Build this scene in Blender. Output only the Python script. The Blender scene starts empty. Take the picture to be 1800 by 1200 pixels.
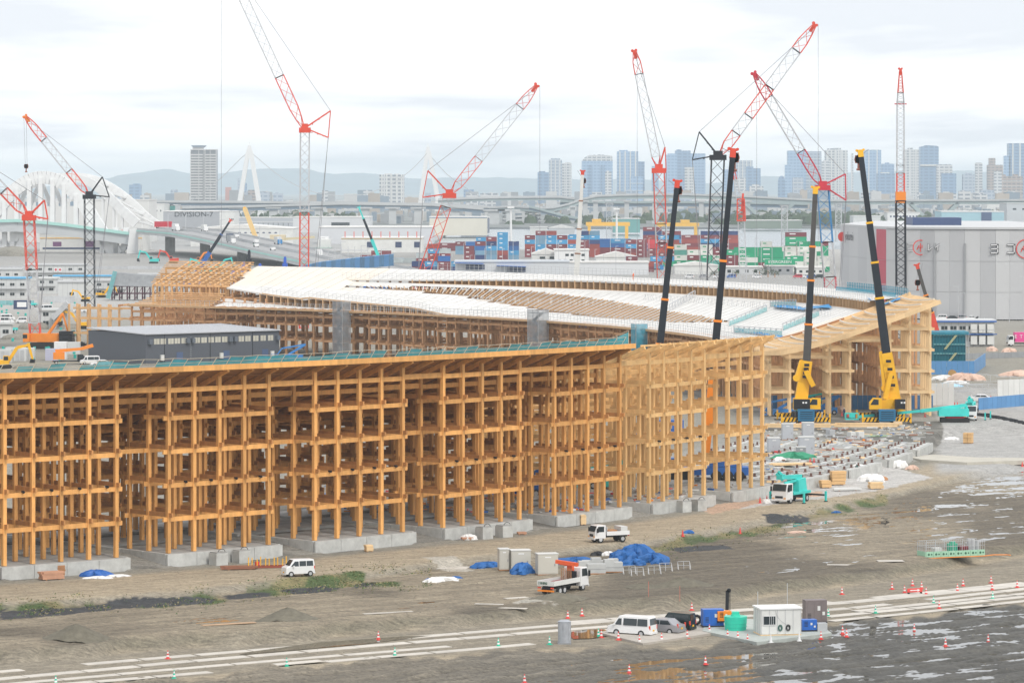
import bpy, math, random
import numpy as np
from mathutils import Vector, Matrix
random.seed(11)
rng = np.random.default_rng(5)
D = bpy.data
SC = bpy.context.scene
COL = SC.collection
PI = math.pi
# ---------------------------------------------------------------- camera
F, H, YH = 6375.0, 40.9, 331.0        # focal length in photo pixels, eye height, horizon row (photo is 1800 x 1200)
cam = D.cameras.new('camera'); camo = D.objects.new('camera', cam); COL.objects.link(camo)
cam.sensor_width = 36; cam.lens = F / 1800 * 36
cam.shift_y = -(600 - YH) / 1800
cam.clip_start = 1; cam.clip_end = 80000
camo.location = (0, 0, H); camo.rotation_euler = (PI / 2, 0, 0)
SC.camera = camo
SC.view_settings.view_transform = 'Standard'; SC.view_settings.look = 'None'
SC.view_settings.exposure = 0.36; SC.view_settings.gamma = 1; SC.view_settings.use_curve_mapping = False
SC.cycles.use_denoising = True
SC.cycles.max_bounces = 6; SC.cycles.diffuse_bounces = 2; SC.cycles.glossy_bounces = 2
SC.cycles.volume_bounces = 2; SC.cycles.transparent_max_bounces = 10; SC.cycles.transmission_bounces = 2
SC.cycles.caustics_reflective = False; SC.cycles.caustics_refractive = False
# ---------------------------------------------------------------- world: overcast sky
SUN_EL, SUN_AZ = math.radians(48), math.radians(148)     # azimuth clockwise from +Y
world = D.worlds.new('World'); SC.world = world; world.use_nodes = True
nt = world.node_tree; nt.nodes.clear()
def N(t, **k):
    n = nt.nodes.new(t)
    for a, b in k.items(): setattr(n, a, b)
    return n
L = nt.links.new
out = N('ShaderNodeOutputWorld'); bgn = N('ShaderNodeBackground'); sky = N('ShaderNodeTexSky')
sky.sky_type = 'NISHITA'; sky.sun_disc = False; sky.sun_elevation = SUN_EL; sky.sun_rotation = SUN_AZ
tc = N('ShaderNodeTexCoord'); sep = N('ShaderNodeSeparateXYZ'); L(tc.outputs['Generated'], sep.inputs[0])
# clouds live on a flat layer: direction / (elevation + small) gives the stretched bands near the horizon
mz = N('ShaderNodeMath', operation='ABSOLUTE'); L(sep.outputs[2], mz.inputs[0])
az = N('ShaderNodeMath', operation='ADD'); L(mz.outputs[0], az.inputs[0]); az.inputs[1].default_value = 0.035
dv = N('ShaderNodeVectorMath', operation='DIVIDE'); cb = N('ShaderNodeCombineXYZ')
L(az.outputs[0], cb.inputs[0]); L(az.outputs[0], cb.inputs[1]); cb.inputs[2].default_value = 1
L(tc.outputs['Generated'], dv.inputs[0]); L(cb.outputs[0], dv.inputs[1])
mp = N('ShaderNodeMapping'); mp.inputs['Scale'].default_value = (1.0, 0.42, 0.0); mp.inputs['Location'].default_value = (3.1, 1.7, 0)
L(dv.outputs[0], mp.inputs[0])
nz = N('ShaderNodeTexNoise'); nz.inputs['Scale'].default_value = 0.55; nz.inputs['Detail'].default_value = 5; nz.inputs['Roughness'].default_value = 0.52
L(mp.outputs[0], nz.inputs['Vector'])
cr = N('ShaderNodeValToRGB'); e = cr.color_ramp.elements
e[0].position = 0.38; e[0].color = (0.72, 0.75, 0.805, 1)
e[1].position = 0.60; e[1].color = (1.02, 1.02, 1.02, 1)
e2 = cr.color_ramp.elements.new(0.48); e2.color = (0.91, 0.925, 0.955, 1)
L(nz.outputs[0], cr.inputs[0])
sk = N('ShaderNodeVectorMath', operation='SCALE'); sk.inputs['Scale'].default_value = 0.10; L(sky.outputs[0], sk.inputs[0])
mx = N('ShaderNodeMix', data_type='RGBA'); mx.inputs[0].default_value = 0.93
L(sk.outputs[0], mx.inputs[6]); L(cr.outputs[0], mx.inputs[7])
L(mx.outputs[2], bgn.inputs[0]); bgn.inputs[1].default_value = 1.0; L(bgn.outputs[0], out.inputs[0])
# ---------------------------------------------------------------- weak sun through the cloud
sun = D.lights.new('sun', 'SUN'); suno = D.objects.new('sun', sun); COL.objects.link(suno)
sun.energy = 1.5; sun.angle = math.radians(14); sun.color = (1.0, 0.955, 0.88)
sd = Vector((math.sin(SUN_AZ) * math.cos(SUN_EL), math.cos(SUN_AZ) * math.cos(SUN_EL), math.sin(SUN_EL)))
suno.rotation_euler = (-sd).to_track_quat('-Z', 'Y').to_euler()

# ---------------------------------------------------------------- helpers
def W(px, py, z=0.0):                      # point at height z that the photo shows at (px, py)
    s = (py - YH) / (H - z); return Vector(((px - 900) / s, F / s, z))
def A(px, py, Y):                          # point at distance Y that the photo shows at (px, py)
    return Vector(((px - 900) * Y / F, Y, H - (py - YH) * Y / F))
def bsdf(m): return m.node_tree.nodes['Principled BSDF']
MATS = {}
def mat(name, col=(.5, .5, .5), rough=0.8, amt=0.12, scale=1.0, rnd=0.08, metal=0.0, stretch=(1, 1, 1), alpha=1.0, emit=None, spec=None):
    if name in MATS: return MATS[name]
    m = D.materials.new(name); m.use_nodes = True; t = m.node_tree; b = bsdf(m); l = t.links.new
    b.inputs['Roughness'].default_value = rough; b.inputs['Metallic'].default_value = metal
    if spec is not None: b.inputs['Specular IOR Level'].default_value = spec
    g = t.nodes.new('ShaderNodeNewGeometry'); mp = t.nodes.new('ShaderNodeMapping'); mp.inputs['Scale'].default_value = stretch
    l(g.outputs['Position'], mp.inputs[0])
    n = t.nodes.new('ShaderNodeTexNoise'); n.inputs['Scale'].default_value = scale; n.inputs['Detail'].default_value = 4; n.inputs['Roughness'].default_value = .65
    l(mp.outputs[0], n.inputs['Vector'])
    oi = t.nodes.new('ShaderNodeObjectInfo')
    a = t.nodes.new('ShaderNodeMapRange'); a.inputs[1].default_value = .25; a.inputs[2].default_value = .75; a.inputs[3].default_value = 1 - amt; a.inputs[4].default_value = 1 + amt
    l(n.outputs[0], a.inputs[0])
    r = t.nodes.new('ShaderNodeMapRange'); r.inputs[3].default_value = 1 - rnd; r.inputs[4].default_value = 1 + rnd
    l(oi.outputs['Random'], r.inputs[0])
    mu = t.nodes.new('ShaderNodeMath'); mu.operation = 'MULTIPLY'; l(a.outputs[0], mu.inputs[0]); l(r.outputs[0], mu.inputs[1])
    v = t.nodes.new('ShaderNodeVectorMath'); v.operation = 'SCALE'; v.inputs[0].default_value = col; l(mu.outputs[0], v.inputs['Scale'])
    l(v.outputs[0], b.inputs['Base Color'])
    if alpha < 1: b.inputs['Alpha'].default_value = alpha
    if emit: b.inputs['Emission Color'].default_value = (*emit, 1); b.inputs['Emission Strength'].default_value = 1
    m['v'] = v.name
    MATS[name] = m
    return m
def mesh_from(name, v, f, mats, mi=None, smooth=False):
    me = D.meshes.new(name); me.from_pydata([tuple(p) for p in v], [], f)
    for m in mats: me.materials.append(m)
    if mi is not None and len(mats) > 1: me.polygons.foreach_set('material_index', mi)
    if smooth: me.polygons.foreach_set('use_smooth', [True] * len(f))
    me.update(); return me
def tag(o, label=None, cat=None, group=None, kind=None):
    if label: o['label'] = label
    if cat: o['category'] = cat
    if group: o['group'] = group
    if kind: o['kind'] = kind
    return o
def thing(name, label, cat, loc=(0, 0, 0), rz=0.0, group=None):
    o = D.objects.new(name, None); COL.objects.link(o); o.location = loc; o.rotation_euler = (0, 0, rz)
    return tag(o, label, cat, group)
class MB:
    def __init__(s): s.v = []; s.f = []; s.m = []; s.mats = []; s.k = 0
    def use(s, m):
        if m not in s.mats: s.mats.append(m)
        s.k = s.mats.index(m); return s
    def add(s, vs, fs):
        n = len(s.v); s.v += [Vector(p) for p in vs]; s.f += [tuple(i + n for i in f) for f in fs]; s.m += [s.k] * len(fs); return s
    def box(s, x0, x1, y0, y1, z0, z1):
        return s.add([(x0, y0, z0), (x1, y0, z0), (x1, y1, z0), (x0, y1, z0), (x0, y0, z1), (x1, y0, z1), (x1, y1, z1), (x0, y1, z1)],
                     [(0, 3, 2, 1), (4, 5, 6, 7), (0, 1, 5, 4), (1, 2, 6, 5), (2, 3, 7, 6), (3, 0, 4, 7)])
    def rbox(s, c, sx, sy, sz, rz=0.0):
        co, si = math.cos(rz), math.sin(rz); P = []
        for dz in (-sz / 2, sz / 2):
            for a, b in ((-1, -1), (1, -1), (1, 1), (-1, 1)):
                x, y = a * sx / 2, b * sy / 2; P.append((c[0] + x * co - y * si, c[1] + x * si + y * co, c[2] + dz))
        return s.add(P, [(0, 3, 2, 1), (4, 5, 6, 7), (0, 1, 5, 4), (1, 2, 6, 5), (2, 3, 7, 6), (3, 0, 4, 7)])
    def bar(s, p, q, w, h=None, w2=None, h2=None, up=(0, 0, 1)):
        p, q = Vector(p), Vector(q); h = w if h is None else h; w2 = w if w2 is None else w2; h2 = h if h2 is None else h2
        d = (q - p)
        if d.length < 1e-6: return s
        d.normalize(); u = Vector(up)
        if abs(d.dot(u)) > .995: u = Vector((0, 1, 0))
        r = d.cross(u).normalized(); u = r.cross(d)
        P = [p + r * a * w / 2 + u * b * h / 2 for a, b in ((-1, -1), (1, -1), (1, 1), (-1, 1))] + [q + r * a * w2 / 2 + u * b * h2 / 2 for a, b in ((-1, -1), (1, -1), (1, 1), (-1, 1))]
        return s.add(P, [(0, 3, 2, 1), (4, 5, 6, 7), (0, 1, 5, 4), (1, 2, 6, 5), (2, 3, 7, 6), (3, 0, 4, 7)])
    def cyl(s, p, q, r, r2=None, n=12):
        p, q = Vector(p), Vector(q); r2 = r if r2 is None else r2; d = (q - p).normalized()
        u = Vector((0, 0, 1)) if abs(d.z) < .99 else Vector((0, 1, 0)); a = d.cross(u).normalized(); b = a.cross(d)
        P = [c + (a * math.cos(2 * PI * i / n) + b * math.sin(2 * PI * i / n)) * rr for c, rr in ((p, r), (q, r2)) for i in range(n)]
        return s.add(P, [(i, i + n, (i + 1) % n + n, (i + 1) % n) for i in range(n)] + [tuple(range(n)), tuple(range(2 * n - 1, n - 1, -1))])
    def prism(s, poly, z0, z1):
        n = len(poly)
        ar = sum(poly[i][0] * poly[(i + 1) % n][1] - poly[(i + 1) % n][0] * poly[i][1] for i in range(n))
        if ar < 0: poly = poly[::-1]
        return s.add([(x, y, z0) for x, y in poly] + [(x, y, z1) for x, y in poly],
                     [tuple(range(n - 1, -1, -1)), tuple(range(n, 2 * n))] + [(i, (i + 1) % n, (i + 1) % n + n, i + n) for i in range(n)])
    def side(s, poly, y0, y1, y0b=None, y1b=None):      # outline in x,z pushed along y
        n = len(poly)
        ar = sum(poly[i][0] * poly[(i + 1) % n][1] - poly[(i + 1) % n][0] * poly[i][1] for i in range(n))
        if ar < 0: poly = poly[::-1]
        return s.add([(x, y0, z) for x, z in poly] + [(x, y1, z) for x, z in poly],
                     [tuple(range(n)), tuple(range(2 * n - 1, n - 1, -1))] + [(i, i + n, (i + 1) % n + n, (i + 1) % n) for i in range(n)])
    def quad(s, a, b, c, d): return s.add([a, b, c, d], [(0, 1, 2, 3)])
    def heap(s, c, rx, ry, h, seed=0, n=22, k=5, bump=.12):     # low mound / bundle with an uneven surface
        R_ = random.Random(seed); ph = [R_.uniform(0, 6.28) for _ in range(6)]; P = []; Fs = []
        for j in range(k + 1):
            t = j / k
            for i in range(n):
                a = 2 * PI * i / n; w = 1 + bump * (math.sin(2 * a + ph[0]) + .7 * math.sin(3 * a + ph[1]) + .5 * math.sin(7 * a + ph[2] + t * 4)) + R_.uniform(-bump, bump) * .4
                rr = math.cos(t * PI / 2) ** .8 * w if j < k else 0.0
                P.append((c[0] + rx * rr * math.cos(a), c[1] + ry * rr * math.sin(a), c[2] + h * math.sin(t * PI / 2) * (1 + R_.uniform(-bump, bump) * .4 * (j > 0))))
        for j in range(k):
            for i in range(n): Fs.append((j * n + i, j * n + (i + 1) % n, (j + 1) * n + (i + 1) % n, (j + 1) * n + i))
        return s.add(P, Fs)
    def build(s, name, m=None, parent=None, smooth=False, world=False):
        mats = s.mats if s.mats else [m]
        v = s.v
        if parent is not None and world:
            pl = parent.location
            if parent.parent is not None: pl = parent.parent.location + pl
            v = [p - pl for p in v]
        o = D.objects.new(name, mesh_from(name, v, s.f, mats, s.m, smooth)); COL.objects.link(o)
        if parent is not None: o.parent = parent
        return o
def solo(mb, name, m, label, cat, group=None, kind=None, smooth=False):
    """one mesh thing: its origin is moved to its base centre"""
    if not mb.v: return None
    xs = [p.x for p in mb.v]; ys = [p.y for p in mb.v]; zs = [p.z for p in mb.v]
    c = Vector(((min(xs) + max(xs)) / 2, (min(ys) + max(ys)) / 2, min(zs)))
    mb.v = [p - c for p in mb.v]; o = mb.build(name, m, None, smooth); o.location = c
    return tag(o, label, cat, group, kind)
CUBES = {}
def cube_mesh(m, name='block'):
    k = (m.name, name)
    if k not in CUBES: CUBES[k] = MB().box(-.5, .5, -.5, .5, -.5, .5).build_mesh(name, m)
    return CUBES[k]
MB.build_mesh = lambda s, name, m: mesh_from(name, s.v, s.f, s.mats or [m], s.m)
def piece(name, m, parent, c, dims, rz=0.0):
    """a block-shaped part sharing one mesh with its like; c in world coordinates"""
    o = D.objects.new(name, cube_mesh(m, name)); COL.objects.link(o)
    pl = parent.location if parent is not None else Vector((0, 0, 0))
    if parent is not None and parent.parent is not None: pl = pl + parent.parent.location
    o.location = Vector(c) - pl; o.scale = dims; o.rotation_euler = (0, 0, rz); o.parent = parent
    return o
def piece_bar(name, m, parent, p, q, w, h):
    p, q = Vector(p), Vector(q); d = q - p; Ln = d.length; d.normalize()
    u = Vector((0, 0, 1)) if abs(d.z) < .99 else Vector((0, 1, 0)); r = u.cross(d).normalized(); u = d.cross(r)
    o = D.objects.new(name, cube_mesh(m, name)); COL.objects.link(o)
    pl = parent.location if parent is not None else Vector((0, 0, 0))
    M3 = Matrix((d, r, u)).transposed()
    o.rotation_euler = M3.to_euler(); o.location = (p + q) / 2 - pl; o.scale = (Ln, w, h); o.parent = parent
    return o
def copy_tree(o, parent=None):
    c = o.copy(); COL.objects.link(c); c.parent = parent
    for ch in list(o.children): copy_tree(ch, c)
    return c
def interp(x, pts):
    return float(np.interp(x, [p[0] for p in pts], [p[1] for p in pts]))
TEXTS = []
def text(body, m, size, loc, rot, parent, name='lettering', ext=0.02, align='CENTER', sx=1.0):
    cu = D.curves.new(name, 'FONT'); cu.body = body; cu.size = size; cu.extrude = ext; cu.align_x = align; cu.align_y = 'CENTER'
    cu.materials.append(m); cu.resolution_u = 2; TEXTS.append(None)
    o = D.objects.new(name, cu); COL.objects.link(o); o.parent = parent; o.location = loc; o.rotation_euler = rot; o.scale = (sx, 1, 1)
    TEXTS[-1] = o
    return o
# shared materials
WOOD = mat('cedar glulam', (.74, .375, .115), .72, .22, 1.3, .17, stretch=(1, 1, .25))
WOOD_SHADE = mat('shaded beam cedar', (.54, .25, .08), .75, .2, 1.3, .18, stretch=(1, 1, .25))  # cross beam cedar, darkened so the frame's interior shade sits in the colour
WOODL = mat('fresh glulam', (.80, .565, .31), .72, .12, 1.3, .10, stretch=(1, 1, .25))
WOODD = mat('old timber', (.45, .22, .10), .8, .2, 2, .15)
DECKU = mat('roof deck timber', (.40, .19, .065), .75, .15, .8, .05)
CONC = mat('concrete', (.50, .50, .475), .85, .2, .9, .06)
CONCD = mat('weathered concrete', (.36, .36, .345), .9, .25, .5, .08)
WHITE = mat('white paint', (.80, .80, .79), .45, .05, .5, .02)
OFFW = mat('off white panel', (.68, .68, .655), .6, .08, .3, .05)
GREY = mat('grey steel', (.33, .34, .35), .5, .1, 1, .08, metal=.3)
LGREY = mat('galvanised steel', (.52, .53, .54), .5, .12, 1, .08, metal=.2)
BLACK = mat('black paint', (.018, .019, .022), .5, .1, 1, .05, spec=.3)
RUBBER = mat('tyre rubber', (.022, .022, .022), .9, .1, 3, .05)
GLASS = mat('dark window glass', (.03, .04, .045), .08, .1, .3, .1)
RED = mat('crane red', (.70, .065, .03), .5, .1, .6, .05)
CRIM = mat('crane crimson', (.58, .02, .045), .5, .1, .6, .05)
ORANGE = mat('machine orange', (.86, .26, .02), .5, .08, .6, .04)
YEL = mat('machine yellow', (.88, .47, .012), .45, .08, .6, .05)
TEAL = mat('turquoise paint', (.05, .60, .55), .5, .1, .6, .05)
BLUE = mat('blue paint', (.02, .12, .42), .5, .1, .6, .06)
TARP = mat('blue tarpaulin', (.012, .115, .36), .6, .25, 1.5, .05)
GTARP = mat('green tarpaulin', (.03, .28, .15), .6, .2, 1.5, .05)
WSHEET = mat('white sheeting', (.78, .77, .75), .6, .08, 1, .05)
CWHITE = mat('crane white', (.52, .53, .55), .5, .05, .5, .02)
CBLUE = mat('crane blue', (.03, .22, .50), .5, .1, .6, .04)
CBLK = mat('crane black', (.02, .021, .028), .6, .1, .6, .04, spec=.2)
NETB = mat('blue safety net', (.03, .30, .42), .8, .25, 1.5, .05, alpha=.72)
NETG = mat('grey scaffold mesh', (.28, .30, .32), .8, .2, 1.5, .05, alpha=.6)
CABLE = mat('steel cable', (.25, .25, .27), .5, .05, 1, .02)
ROOFW = mat('white roof membrane', (.70, .685, .655), .7, .10, .35, .03)
ROOFC = mat('cream roof board', (.78, .71, .61), .7, .06, .25, .03)
# ================================================================ terrain
CX, CY, RO = -264.54, 660.84, 339.77          # centre and outer radius of the timber ring
DU = math.radians(3.62523)                    # one near unit
PHI0 = math.radians(-51.95)
PHE = math.radians(-1.53)                     # open end of the far section
def heading(p): return math.atan2(p.y, p.x)
def berm_v(u): return np.interp(u, [-400, 0, 300, 600, 900, 1200, 1500, 1800, 2400], [1168, 1143, 1120, 1099, 1071, 1048, 1008, 958, 850])
def bank_v(u): return np.interp(u, [-400, 0, 330, 600, 850, 1160, 1330, 1500, 1620, 1800, 2400], [1110, 1062, 1045, 1012, 984, 950, 920, 882, 856, 815, 700])
def sstep(x, a, b):
    t = np.clip((x - a) / (b - a), 0, 1); return t * t * (3 - 2 * t)
def vnoise(x, y, seed=0):
    xi = np.floor(x).astype(np.int64); yi = np.floor(y).astype(np.int64); xf = x - xi; yf = y - yi
    def h(a, b):
        n = (a * 374761393 + b * 668265263 + seed * 1274126177) & 0x7fffffff
        n = ((n ^ (n >> 13)) * 1274126177) & 0x7fffffff
        return ((n ^ (n >> 16)) & 0xffff) / 65535.0
    u = xf * xf * (3 - 2 * xf); v = yf * yf * (3 - 2 * yf)
    return (h(xi, yi) * (1 - u) + h(xi + 1, yi) * u) * (1 - v) + (h(xi, yi + 1) * (1 - u) + h(xi + 1, yi + 1) * u) * v
def fbm(x, y, o=4, seed=0):
    s = 0; a = .5
    for i in range(o): s = s + a * vnoise(x * 2 ** i + 17.3 * i, y * 2 ** i - 9.1 * i, seed + i); a *= .5
    return s / (1 - .5 ** o)
RH = math.radians(36)                          # direction of the haul road
def ground_z(X, Y, detail=True):
    """height of the ground and the zone weights used by its material"""
    r = np.hypot(X - CX, Y - CY); ph = np.arctan2(Y - CY, X - CX)
    s = F / Y; u = 900 + X * s; v = YH + (H + 2.2) * s; vl = YH + (H + 3.3) * s; vt = YH + (H + 1.8) * s
    outside = sstep(r, RO + 1.9, RO + 4.2) * sstep(-(ph - (PHE - .055)), -.015, .02)
    k = (ph - PHI0) / DU; fr = (k - np.floor(k)); gap = ((fr > .69) & (fr < .985)).astype(float)
    ramp = sstep(r, RO - 9, RO + 5) * gap * (k > -3) * (k < 12.2)           # earth ramps between the foundations
    pre = sstep(-(ph - (PHE - .055)), -.015, .02); tight = sstep(r, RO - .2, RO + .7) * pre
    z = -0.30 - 1.15 * np.where(gap * (k > -3) * (k < 12.2) > 0, ramp * pre, np.where(k < 12.2, tight, outside))
    front = (r > RO + 3) & (ph < .3) & (Y < 760)
    fw = sstep(r, RO + 3, RO + 7) * (ph < PHE + .25)
    bank = sstep(vt - bank_v(u), -3 + 3 * np.sin(u * .013), 5 + 3 * np.sin(u * .021 + 1)) * fw
    berm = sstep(v - berm_v(u) - 2 * np.sin(u * .017) - 1.5 * np.sin(u * .05), -3, 5) * fw
    ridge = np.exp(-((v - berm_v(u) + 8) / 8) ** 2) * fw
    z = z - 0.75 * bank - 1.05 * berm + 0.28 * ridge * (1 - .5 * berm)
    rx = X * math.cos(RH) + Y * math.sin(RH); ry = -X * math.sin(RH) + Y * math.cos(RH)
    road = sstep(vl, berm_v(u) + 18, berm_v(u) + 26) * (1 - sstep(vl, rlow(u) - 3, rlow(u) + 5)) * fw
    low = sstep(vl + 5 * np.sin(u * .03) + 3 * np.sin(u * .11), rlow(u) - 2, rlow(u) + 8) * fw
    mud = bank * (1 - berm) * (1 - sstep(-v, -bank_v(u) - 10, -bank_v(u)))
    mud = bank * (1 - berm)
    rut = fbm(rx * .07 + 2 * fbm(rx * .03, ry * .08, 2, 9), ry * 1.35, 3, 3)
    fine = fbm(rx * .28, ry * 2.1, 3, 5)
    swirl = fbm(X * .05, Y * .03, 3, 7)
    rough = fbm(X * .6, Y * .35, 3, 15)
    zf = low * ((rut - .5) * .56 + (fine - .5) * .42 + (rough - .5) * .36 + (swirl - .5) * .30 + .02) \
        + mud * (1 - berm) * ((rut - .5) * .22 + (fine - .5) * .20 + (rough - .5) * .16 + (swirl - .5) * .30) \
        + (1 - low - mud).clip(0, 1) * (1 - berm) * fw * ((fine - .5) * .06 + (swirl - .5) * .10) \
        + (bank * (1 - bank) * 4 + berm * (1 - berm) * 4) * (fbm(X * .5, Y * .25, 3, 21) - .5) * .7
    z = z + zf * fw
    return z, dict(r=r, ph=ph, u=u, v=v, vt=vt, vl=vl, outside=outside, bank=bank, berm=berm, road=road, low=low, mud=mud, rut=rut, fine=fine, swirl=swirl, fw=fw, gap=gap, rough=rough)
def rlow(u): return np.interp(u, [-400, 0, 330, 600, 975, 1240, 1450, 1800, 2400], [1225, 1206, 1190, 1163, 1138, 1134, 1096, 1060, 940])
def gz(x, y):
    z, _ = ground_z(np.array([float(x)]), np.array([float(y)])); return float(z[0])
def G(px, py, z0=-2.2):
    """point on the terrain seen at photo pixel"""
    z = z0
    for _ in range(6):
        p = W(px, py, z); z = .5 * z + .5 * gz(p.x, p.y)
    p = W(px, py, z); p.z = gz(p.x, p.y); return p
def grow(a, b, n, g):
    o = [a]; st = n
    while abs(o[-1]) < b: o.append(o[-1] + st); st *= g
    return o
xs = np.arange(-100, 118, .34); xl = [-100]; st = .5
while xl[-1] > -9000: xl.append(xl[-1] - st); st *= 1.25
xr = [118]; st = .5
while xr[-1] < 9000: xr.append(xr[-1] + st); st *= 1.25
xs = np.array(xl[::-1][:-1] + list(xs) + xr)
ys = [250.0, 262, 272, 280, 286, 291, 295, 299, 302, 305]
while ys[-1] < 640: ys.append(ys[-1] + .42 * (ys[-1] / 320) ** 1.6)
st = 2
while ys[-1] < 2450: ys.append(ys[-1] + st); st *= 1.12
ys = np.array([y for y in ys if y < 2450] + [2450.0])
GX, GY = np.meshgrid(xs, ys)
GZ, zn = ground_z(GX, GY)
nx, ny = len(xs), len(ys)
me = D.meshes.new('ground')
me.vertices.add(nx * ny); co = np.stack([GX, GY, GZ], -1).reshape(-1).astype(np.float32); me.vertices.foreach_set('co', co)
idx = np.arange(nx * ny).reshape(ny, nx); q = np.stack([idx[:-1, :-1], idx[:-1, 1:], idx[1:, 1:], idx[1:, :-1]], -1).reshape(-1)
nf = (nx - 1) * (ny - 1)
me.loops.add(nf * 4); me.polygons.add(nf); me.loops.foreach_set('vertex_index', q)
me.polygons.foreach_set('loop_start', np.arange(nf) * 4); me.polygons.foreach_set('loop_total', np.full(nf, 4)); me.polygons.foreach_set('use_smooth', np.full(nf, True))
me.update(calc_edges=True)
# surface colours by ground type (soil, gravel road, grass, asphalt, concrete) and by berm and bank slope
def C3(a): return np.array(a)[None, None, :]
z = zn; u, v = z['u'], z['v']
base = C3((.27, .25, .205)) * (.80 + .4 * fbm(GX * .08, GY * .05, 4, 31)[..., None])
inside = (1 - z['outside'])[..., None]
ring = ((z['r'] < RO + 2) & (z['r'] > RO - 34))[..., None]
darkp = sstep(fbm(GX * .11, GY * .09, 3, 37), .45, .6)[..., None]
base = np.where(ring, C3((.30, .285, .25)) * (1 - .5 * darkp), base)
dirt = C3((.37, .305, .215)) * (.78 + .44 * z['fine'][..., None]) * (.9 + .25 * z['swirl'][..., None])
fwm = z['fw'][..., None]
colr = base * (1 - fwm) + dirt * fwm
mudc = C3((.27, .225, .16)) * (.62 + .75 * z['rut'][..., None]) * (.75 + .5 * z['fine'][..., None])
dk = sstep(fbm(GX * .045, GY * .03, 3, 41), .44, .60)[..., None]
mudc = mudc * (1 - .45 * dk)
colr = colr * (1 - z['mud'][..., None]) + mudc * z['mud'][..., None]
bs = (4 * z['berm'] * (1 - z['berm']))[..., None]; colr = colr * (1 - .7 * bs) + C3((.155, .145, .105)) * .7 * bs  # berm slope blended towards a darker olive tone
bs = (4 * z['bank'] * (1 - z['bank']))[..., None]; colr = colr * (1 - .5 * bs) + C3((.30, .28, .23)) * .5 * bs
rd = z['road'][..., None]; colr = colr * (1 - rd) + rd * C3((.26, .225, .17)) * (.8 + .5 * z['fine'][..., None])
lw = z['low'][..., None]; rightm = np.clip((u + (v - 1100) * 3 - 650) / 900, 0, 1)[..., None]
lowc = (C3((.21, .18, .135)) * (1 - rightm) + C3((.075, .070, .058)) * rightm) * (.55 + .9 * z['rut'][..., None]) * (.6 + .8 * z['fine'][..., None])
colr = colr * (1 - lw) + lowc * lw
# grass along the bank
gb = np.exp(-((z['vt'] - bank_v(u) - 8) / 9) ** 2) * ((u < 640) | ((u > 1130) & (u < 1560))) + .9 * np.exp(-(((u - 690) / 75) ** 2 + ((v - 1023) / 11) ** 2)) + .3 * np.exp(-(((u - 500) / 130) ** 2 + ((v - 1032) / 12) ** 2))
gm = (sstep(gb * fbm(GX * .45, GY * .18, 3, 51) * 2, .55, .95) * z['fw'])[..., None]
straw = sstep(fbm(GX * .3, GY * .2, 3, 57), .45, .6)[..., None]
colr = colr * (1 - gm) + gm * (C3((.075, .11, .035)) * (1 - straw) + C3((.22, .19, .09)) * straw) * (.7 + .6 * z['rough'][..., None])
# dark asphalt remnants with ragged edges
def inpoly(u, v, P):
    ins = np.zeros(u.shape, bool); n = len(P)
    for i in range(n):
        (x1, y1), (x2, y2) = P[i], P[(i + 1) % n]
        c = ((y1 > v) != (y2 > v)) & (u < (x2 - x1) * (v - y1) / (y2 - y1 + 1e-9) + x1); ins ^= c
    return ins
uu = u + 10 * (z['rough'] - .5) + 6 * (z['fine'] - .5); vv = v + 3 * (z['fine'] - .5)
for P in ([(0, 1074), (120, 1068), (215, 1058), (380, 1052), (375, 1060), (250, 1068), (90, 1082), (0, 1088)], [(392, 1048), (470, 1041), (480, 1048), (400, 1054)], [(492, 1038), (560, 1031), (600, 1036), (520, 1046)],
          [(620, 1027), (660, 1022), (665, 1030), (625, 1035)], [(1170, 962), (1270, 957), (1290, 965), (1190, 970)], [(1340, 914), (1420, 908), (1425, 916), (1350, 920)]):
    m_ = inpoly(uu, vv, P)[..., None]; colr = np.where(m_, C3((.05, .052, .055)) * (.8 + .4 * z['rough'][..., None]), colr)
# pale sandy crust and rust-coloured water stain
for P, c in (([(740, 990), (800, 988), (835, 1003), (790, 1006)], (.48, .44, .37)), ([(930, 1050), (1000, 1046), (980, 1060), (900, 1066)], (.42, .39, .33)),
             ([(1455, 850), (1560, 828), (1640, 848), (1540, 872), (1300, 905), (1290, 900)], (.50, .48, .45)),
             ([(1230, 905), (1340, 885), (1345, 892), (1250, 914)], (.50, .34, .24)), ([(1380, 880), (1440, 872), (1450, 880), (1385, 888)], (.50, .34, .24))):
    m_ = inpoly(uu, vv, P)[..., None]; colr = np.where(m_, C3(c) * (.85 + .3 * z['fine'][..., None]), colr)
# paved and grey apron on the right, behind the end of the ring
ap = sstep(u, 1630, 1660) * sstep(v, 690, 700) * (1 - sstep(v, 830, 850)) * (z['r'] > RO + 1); ap = ap[..., None]
colr = colr * (1 - ap) + ap * C3((.40, .39, .37)) * (.85 + .3 * z['rough'][..., None])
far = sstep(GY, 950, 1300)[..., None]
patch = fbm(GX * .012, GY * .006, 4, 61)[..., None]
colr = colr * (1 - far) + far * (C3((.34, .33, .31)) * (.6 + .8 * patch))
wet = (z['low'] * (.25 + .5 * rightm[..., 0]) + z['mud'] * .25).clip(0, 1)
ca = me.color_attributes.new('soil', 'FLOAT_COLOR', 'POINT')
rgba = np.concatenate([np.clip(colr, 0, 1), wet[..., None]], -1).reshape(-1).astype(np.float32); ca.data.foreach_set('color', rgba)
gm_ = D.materials.new('soil'); gm_.use_nodes = True; t = gm_.node_tree; b = bsdf(gm_); l = t.links.new
at = t.nodes.new('ShaderNodeAttribute'); at.attribute_name = 'soil'
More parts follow.
